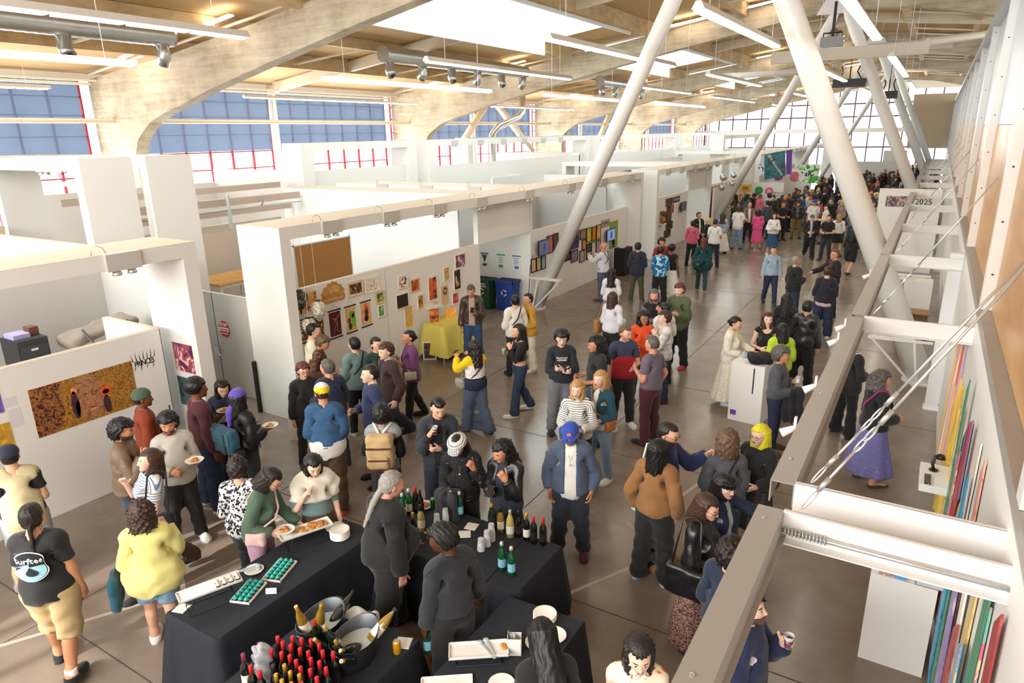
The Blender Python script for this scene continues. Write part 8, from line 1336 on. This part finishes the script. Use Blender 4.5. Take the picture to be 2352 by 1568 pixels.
K = person('person in a white tee with a red back print and pale jeans', -6.77, 29.25, 185, 1.78, 0, 'tan', ('messy', 'brown'), top=dict(m='white', sleeve='short', fit=0.04, hem=0.82), low=dict(t='pants', m='ldenim', fit=0.03), shoes=('shoe', 'brown'), pose=dict(L='bent', R='bent'), lod=2)
K = person('man in a brown jacket pushing a stroller', -6.79, 31.25, 22, 1.76, 0, 'rosy', ('balding', 'salt'), top=dict(m='white'), over=dict(m='taupe', openw=0.05, fit=0.036), low=dict(t='pants', m='black'), shoes=('shoe', 'black'), pose=dict(L='reachlow', R='reachlow', head=(0, 0.3)), lod=2)
K = person('woman in a bright pink dress seen from behind', -6.06, 29.71, 187, 1.62, 1, 'light', ('bob', 'black'), top=dict(m='hotpink', sleeve='elbow', fit=0.03, hem=0.85), low=dict(t='skirt', m='hotpink', hem=0.3, flare=0.05), shoes=('sandal', 'black'), pose=dict(L='bent', R='bent'), lod=2)
K = person('man in a grey suit beside the woman in pink', -6.27, 32.31, -139, 1.76, 0, 'light', ('short', 'dark'), over=dict(m='#4a4f58', fit=0.036, hem=0.8), low=dict(t='pants', m='charcoal'), shoes=('shoe', 'black'), pose=dict(L='bent', R='bent'), lod=2)
K = person('woman in a white sweater and blue denim skirt facing the camera', -5.17, 28.29, 15, 1.66, 1, 'light', ('long', 'black'), top=dict(m='white', fit=0.034, hem=0.92), low=dict(t='skirt', m='denim:denim', hem=0.35, flare=0.03), shoes=('shoe', 'white'), pose=dict(L='hold', R='hold'), lod=2)
K = person('woman in a pale grey blue jacket and jeans walking with a blue bottle', -3.58, 19.94, 18, 1.68, 1, 'light', ('lowbun', 'black'), top=dict(m='sky', fit=0.036, hem=0.92, collar=True), low=dict(t='pants', m='denim:jean'), shoes=('shoe', 'black'), pose=dict(L='down', R='down', legs='step'), lod=2)
K = person('bald man in a black turtleneck and jeans talking with his hands', -2.68, 18.06, 138, 1.76, 0, 'rosy', ('balding', 'grey'), top=dict(m='ink', fit=0.032, collar=True, hem=0.9), low=dict(t='pants', m='denim:jean'), shoes=('shoe', 'black'), pose=dict(L='bent', R='cup'), lod=2)
K = person('man with glasses in a dark plum velvet jacket stretching out his hand', -1.94, 19.3, -49, 1.78, 0, 'rosy', ('short', 'ash'), top=dict(m='brown', neck='v'), over=dict(m='#2a1520', fit=0.03, openw=0.05), low=dict(t='pants', m='ink'), shoes=('shoe', 'black'), pose=dict(L='cup', R='reach'), lod=2)
glasses(K)
K = person('person with short brown hair in a navy cardigan and jeans seen from behind', -1.83, 17.15, 181, 1.72, 0, 'light', ('short', 'brown'), top=dict(m='vstripe:white:#c8908c:.02:.5', hem=0.82, flare=0.02), over=dict(m='#161b28', n='cardigan', fit=0.036, hem=0.9), low=dict(t='pants', m='denim:jean', fit=0.03), shoes=('shoe', 'white'), pose=dict(L='bent', R='bent', girth=1.1), lod=2)
K = person('woman with long black hair in a black puff-sleeved top seen from behind', -2.16, 13.94, 179, 1.7, 1, 'light', ('long', 'black'), top=dict(m='ink', fit=0.05), low=dict(t='pants', m='ink'), shoes=('shoe', 'black'), pose=dict(L='bent', R='bent'))
K = person('man in a black hooded leather jacket and black trousers seen from behind', -1.69, 13.34, 172, 1.74, 0, 'tan', ('short', 'black'), over=dict(m='leather:#1b1d23', fit=0.04, hem=0.9), low=dict(t='pants', m='ink', fit=0.025), shoes=('shoe', 'white'), pose=dict(L='down', R='down'))
K = person('smiling woman with long brown hair in a black tank top', -2.22, 12.42, 18, 1.66, 1, 'pale', ('long', 'brown'), top=dict(m='ink', sleeve='none', neck='tank', fit=0.002), low=dict(t='pants', m='ink'), shoes=('shoe', 'black'), pose=dict(L='down', R='hold', head=(0.1, 0.05)))
K = person('woman with black hair in a neon lime jacket seen from behind', -1.86, 11.87, -156, 1.64, 1, 'light', ('mid', 'black'), top=dict(m='neon', fit=0.034, hem=0.9), low=dict(t='pants', m='black'), shoes=('shoe', 'black'), pose=dict(L='bent', R='bent'))
K = person('woman with a dark bun in a long cream lace dress standing at the plinth', -2.7, 11.93, 88, 1.66, 1, 'light', ('lowbun', 'black'), top=dict(m='floral:#e6dfd0:#cfc4b2:22:.3', fit=0.03, hem=0.86), low=dict(t='skirt', m='floral:#e6dfd0:#cfc4b2:22:.3', hem=0.14, flare=0.14, pleats=14), shoes=('low', 'white'), pose=dict(L='reachlow', R='bent', head=(0, 0.35)))
K = person('older man with grey hair in a charcoal sweatshirt and jeans with a white cup', -1.59, 10.26, 89, 1.7, 0, 'tan', ('curly', 'salt'), top=dict(m='#4b4f57', fit=0.032, hem=0.98), low=dict(t='pants', m='denim:navy'), shoes=('shoe', 'brown'), pose=dict(L='cup', R='hold', head=(0, 0.05)))
held_cup(K,'L','white paper cup held by the man in the charcoal sweatshirt')
arm_coat(K,'R','black coat hung over the arm of the man in charcoal','#15171c')
belt(K)
K = person('woman with a brown bun in a black blazer and flared black trousers', -0.71, 11.44, 134, 1.68, 1, 'light', ('bun', 'auburn'), over=dict(m='#15161a', n='blazer', fit=0.028, hem=0.82, flare=0.02), low=dict(t='pants', m='ink', flare=0.03), shoes=('shoe', 'black'), pose=dict(L='cup', R='hold'))
body_strap(K,'thin white strap across the black blazer')
K = person('woman with grey hair in a black cardigan and a long violet floral skirt', -0.24, 9.91, 126, 1.66, 1, 'rosy', ('bobcurly', 'salt'), top=dict(m='ink', fit=0.034, hem=0.92), low=dict(t='skirt', m='spots:#6d6ba6:#c9c4e0:40:.16', hem=0.22, flare=0.12, pleats=9), shoes=('sandal', 'brown'), pose=dict(L='cup', R='bent', girth=1.08, head=(-0.3, 0.05)))
hand_bag(K,'L','magenta crossbody bag of the woman in the violet skirt','#a8287a')
body_strap(K,'magenta bag strap across the black cardigan')
K = person('man with glasses and beard in a navy overshirt raising a hand', -2.13, 6.64, 73, 1.78, 0, 'light', ('short', 'dark'), top=dict(m='white'), over=dict(m='#1c2a55', n='overshirt', fit=0.04, hem=0.82), low=dict(t='pants', m='black'), shoes=('shoe', 'tan'), pose=dict(L='raise', R='down', head=(0.2, 0.25)), lod=0, beard=2)
glasses(K)
shoulder_bag(K,'R','white cotton shoulder bag of the man in the navy overshirt','#dedbd2',.16,.05,.17)
K = person('person with long black hair in a tan corduroy jacket and wide black trousers', -2.09, 6.3, 176, 1.72, 0, 'light', ('mid', 'black'), over=dict(m='#8d6236', fit=0.036, hem=0.92), low=dict(t='pants', m='ink', fit=0.035), shoes=('shoe', 'lgrey'), pose=dict(L='pocket', R='pocket'), lod=0)
lanyard(K)
K = person('woman with big brown curls in a charcoal grey jacket seen from behind', -1.54, 6.97, -160, 1.66, 1, 'light', ('bigcurly', 'ash'), top=dict(m='#4f5259', fit=0.04, hem=0.84), low=dict(t='pants', m='charcoal'), shoes=('shoe', 'black'), pose=dict(L='bent', R='bent', girth=1.12), lod=0)
body_strap(K,'black strap across the charcoal jacket')
K = person('woman with yellow-dyed blonde hair and glasses in a black sweater', -1.27, 7.33, -25, 1.66, 1, 'pale', ('mid', 'yellow'), top=dict(m='ink', fit=0.034, hem=0.98), low=dict(t='skirt', m='plaid:charcoal:dgrey:.05', hem=0.45, flare=0.06), shoes=('shoe', 'black'), pose=dict(L='bent', R='bent', head=(0.0, 0.05), girth=1.1), lod=0)
glasses(K)
K = person('woman with a black fringed bob in a dark denim jacket pointing ahead', -1.34, 6.04, 61, 1.64, 1, 'pale', ('fringe', 'black'), top=dict(m='lgrey', collar=True), over=dict(m='denim:#1d2c47', fit=0.03, hem=0.94, openw=0.03, collar=True), low=dict(t='pants', m='djean'), shoes=('shoe', 'black'), pose=dict(L='point', R='bent', head=(0, 0.15)), lod=0)
K = person('woman with glasses in a black leather jacket and long leopard skirt', -1.39, 5.55, 82, 1.66, 1, 'light', ('mid', 'brown'), top=dict(m='ink'), over=dict(m='leather:ink', fit=0.026, hem=0.9, openw=0.04), low=dict(t='skirt', m='leopard:#9a7468:#3a2622:55:.5', hem=0.16, flare=0.09, pleats=8), shoes=('shoe', 'black'), pose=dict(L='cup', R='hold', head=(0, 0.3)), lod=0)
glasses(K)
held_cup(K,'L','clear cup held by the woman in the leopard skirt')
shoulder_bag(K,'R','shiny black tote of the woman in the leopard skirt','leather:ink',.19,.05,.15)
K = person('person with curly dark hair in a dark blue jacket behind the grey channel', -0.97, 4.9, 161, 1.68, 0, 'light', ('curly', 'dark'), top=dict(m='#17263f', fit=0.034, hem=0.86), low=dict(t='pants', m='black'), shoes=('shoe', 'black'), pose=dict(L='bent', R='bent'), lod=0)
K = person('bearded man in a navy coat drinking from a glass under the grey channel', -0.68, 4.23, 87, 1.74, 0, 'pale', ('messy', 'dark'), top=dict(m='white'), over=dict(m='#16224a', n='coat', fit=0.036, hem=0.8, collar=True), low=dict(t='pants', m='black'), shoes=('shoe', 'black'), pose=dict(L='mouth', R='down', head=(0, -0.15)), lod=0, beard=2)
held_cup(K,'L','wine glass at the lips of the man in the navy coat','#6a3a44')
K = person('woman with long dark hair and a colourful neck scarf in the foreground', -1.24, 3.54, 21, 1.66, 1, 'pale', ('long', 'dark'), top=dict(m='floral:#efe4cf:#d97a3a:14:.3:#5a9a4a', sleeve='none', fit=0.01), low=dict(t='pants', m='black'), shoes=('shoe', 'black'), pose=dict(L='down', R='down', head=(0.1, 0.25)), lod=0)
neck_scarf(K)
K = person('woman with very long black hair reaching across the serving table', -1.75, 3.26, -136, 1.64, 1, 'light', ('long', 'black'), top=dict(m='ink', sleeve='short', fit=0.02), low=dict(t='pants', m='ink'), shoes=('shoe', 'black'), pose=dict(L='reachlow', R='bent', lean=0.3, head=(0, 0.3)), lod=0)
K = person('woman in a black dress and sneakers walking away beyond the plum jacket', -2.07, 25.29, 165, 1.64, 1, 'light', ('long', 'black'), top=dict(m='ink', fit=0.04), low=dict(t='shorts', m='ink', hem=0.55, fit=0.05), shoes=('shoe', 'black'), pose=dict(L='bent', R='bent', legs='walk'), lod=2)
K = person('man in a black cap and black polo by the folding table', -0.97, 29.83, 62, 1.76, 0, 'light', ('cap', 'ink', 'dark', 'buzz'), top=dict(m='#1d171c', fit=0.03), low=dict(t='pants', m='ink'), shoes=('shoe', 'black'), pose=dict(L='bent', R='down'), lod=2)
K = person('woman in a grey tee and white skirt at the folding table', -0.47, 28.17, 166, 1.64, 1, 'light', ('pony', 'black'), top=dict(m='bluegrey', sleeve='short', fit=0.03, hem=0.98), low=dict(t='skirt', m='white', hem=0.3, flare=0.1, pleats=14), shoes=('shoe', 'white'), pose=dict(L='bent', R='reachlow'), lod=2)
K = person('young man in a black tee standing left of the crowd', -5.59, 32.37, 50, 1.72, 0, 'tan', ('short', 'black'), top=dict(m='ink', sleeve='short', fit=0.026), low=dict(t='pants', m='ink'), shoes=('shoe', 'black'), pose=dict(L='bent', R='bent'), lod=2)
K = person('man in a black leather vest and olive trousers seen from behind', -5.08, 33.18, 181, 1.8, 0, 'tan', ('fade', 'brown'), top=dict(m='leather:#2a2d33', fit=0.03), low=dict(t='pants', m='#7a6a2a'), shoes=('shoe', 'black'), pose=dict(L='bent', R='bent'), lod=2)
K = person('man in a royal blue cap and white tee facing the camera in the crowd', -4.37, 32.78, 20, 1.8, 0, 'tan', ('cap', 'cobalt', 'black', 'buzz'), top=dict(m='white', sleeve='short', fit=0.04), low=dict(t='pants', m='black'), shoes=('shoe', 'black'), pose=dict(L='bent', R='down'), lod=2)
K = person('person in a grey cap and black jacket walking toward the camera', -3.78, 28.15, 13, 1.7, 0, 'pale', ('cap', 'bluegrey', 'black', 'buzz'), top=dict(m='lgrey'), over=dict(m='ink', openw=0.04, fit=0.036), low=dict(t='pants', m='ink', fit=0.03), shoes=('shoe', 'black'), pose=dict(L='hold', R='hold', legs='walk'), lod=2)
K = person('person in a dark cap and cream tee in profile', -3.77, 32.05, -73, 1.7, 0, 'pale', ('cap', 'navy', 'black', 'buzz'), top=dict(m='cream', sleeve='short', fit=0.034), low=dict(t='pants', m='black'), shoes=('shoe', 'black'), pose=dict(L='bent', R='bent'), lod=2)
K = person('woman in a red and white striped top with a dark strap', -3.44, 34.98, 166, 1.64, 1, 'light', ('bob', 'lblonde'), top=dict(m='stripe:white:red:.05:.5', fit=0.03), low=dict(t='pants', m='djean'), shoes=('shoe', 'black'), pose=dict(L='bent', R='bent'), lod=2)
K = person('woman in a white top and full black skirt seen from behind', -2.92, 29.08, 178, 1.64, 1, 'light', ('mid', 'blonde'), top=dict(m='white', fit=0.034, hem=0.98), low=dict(t='skirt', m='ink', hem=0.6, flare=0.1), shoes=('shoe', 'black'), pose=dict(L='bent', R='bent'), lod=2)
K = person('man in a grey shirt and jeans at the edge of the crowd', -2.61, 31.46, 180, 1.76, 0, 'tan', ('balding', 'salt'), top=dict(m='grey', fit=0.036), low=dict(t='pants', m='denim:denim'), shoes=('shoe', 'brown'), pose=dict(L='bent', R='bent'), lod=2)
K = person('man in black tee in front of the white tee man', -3.16, 27.9, -14, 1.72, 0, 'light', ('short', 'dark'), top=dict(m='ink', sleeve='short', fit=0.03), low=dict(t='pants', m='charcoal'), shoes=('shoe', 'black'), pose=dict(L='hold', R='hold'), lod=2)
# ------------------------------------------------------------------ the far crowd: shared figures in many colours
PROTO = []; rc = random.Random(11)
for i in range(12):
 fem = i % 2; hk = ('short', 'long', 'messy', 'mid', 'fade', 'bob', 'short', 'wavy', 'curly', 'lowbun', 'buzz', 'long')[i]; po = dict(L=('bent', 'cup', 'down', 'hold')[i % 4], R=('down', 'bent', 'phone', 'cup')[i % 4], legs=('stand', 'relax', 'step')[i % 3], head=(rc.uniform(-.4, .4), rc.uniform(0, .25)))
 PROTO.append(dict(x=0, fem=fem, hair=hk, pose=po, h=1.64 + .02 * (i % 4) + (.08 if not fem else 0)))
def build_proto(d, x, y, a, lab, grp):
 m = ('top', 'ink'); return person(lab, x, y, a, d['h'], d['fem'], 'light', (d['hair'], 'dark'), top=dict(m='ink', fit=.03, sleeve='long' if not d['fem'] else 'short'), low=dict(t='pants', m='ink') if not d.get('sk') else dict(t='skirt', m='ink'), pose=d['pose'], lod=2, group=grp)['obj']
CC = ['ink'] * 8 + ['black'] * 5 + ['charcoal', 'navy', 'dgrey', 'djean', 'white', 'cream', 'brown', 'grey', 'olive', 'blue', 'maroon', 'sky', 'tealgrey', 'bluegrey', 'denim', 'lgrey', 'pink', 'taupe']
DARK = {'ink', 'black', 'charcoal', 'navy', 'dgrey', 'djean', 'brown', 'maroon', 'olive'}
def cname(c): return 'black' if c in ('ink', 'black') else {'charcoal': 'charcoal', 'dgrey': 'dark grey', 'djean': 'dark blue', 'lgrey': 'pale grey', 'bluegrey': 'slate blue', 'tealgrey': 'teal grey', 'denim': 'denim blue'}.get(c, c)
spots = []; placed = []
def zone(y): return 'in the front ranks of the far crowd' if y < 42 else 'in the middle of the far crowd' if y < 56 else 'at the very back of the hall crowd'
tries = 0
NC = 195
while len(spots) < NC and tries < 6000:
 tries += 1; y = 31.5 + 40 * rc.random() ** 1.05; x = rc.uniform(-6.3, -.75) if y < 40 else rc.uniform(-6.6, .15)
 if y < 34 and x < -3.4: continue
 if (x < -5.9 and 37 < y < 39) or (59.4 < y < 60.7) or (x < -5.9 and 46.4 < y < 47.7): continue
 if any((x - a) ** 2 + (y - b) ** 2 < .29 for a, b in spots): continue
 if any(abs(x - bx) < .6 and abs(y - by) < .6 for bx, by in ((.33, 32.7), (.33, 50.6), (-9.3, 34.4))): continue
 spots.append((x, y))
for k in range(9): spots.append((-8.5 + .62 * (k % 4) + .3 * (k // 4), 35.6 + .75 * (k // 4)))
objs = {}
for n, (x, y) in enumerate(spots):
 i = rc.randrange(12); c = rc.choice(CC); c2 = rc.choice(['ink', 'ink', 'black', 'djean', 'denim:jean', 'charcoal', 'khaki', 'grey']); hc = rc.choice(['black', 'black', 'dark', 'dark', 'brown', 'brown', 'auburn', 'blonde', 'salt', 'lblonde']); sk = rc.choice(['light', 'pale', 'tan', 'tan', 'rosy', 'med', 'brown', 'light']); a = rc.choice((0, 170, 190, 30, -40, 90, -90, 150, 200))
 zn = zone(y) if n < NC else 'crowding in front of the kiosk wall'; lab = 'person in a %s top %s' % (cname(c), zn); grp = '%s tops %s' % (cname(c), zn)
 if i not in objs: objs[i] = build_proto(PROTO[i], x, y, a, lab, grp); o = objs[i]; objs[i]['face0'] = a; first = True
 else: o = dup(objs[i], (x, y, 0), math.radians(a - objs[i]['face0']), lab, grp, dict(shirt=mat_of(c), trousers=mat_of(c2), hair=hair_mat(hc), person=skin_mat(sk, hc, 0))); s = rc.uniform(.96, 1.05); o.scale = (s, s, s)
 if 'first' in dir() and first: lab0 = 'person in a black top %s' % zn; o['label'] = lab0; o['group'] = 'black tops %s' % zn; first = False
for o in objs.values(): del o['face0']
for o in list(bpy.data.objects):
 if 'face0' in o: del o['face0']
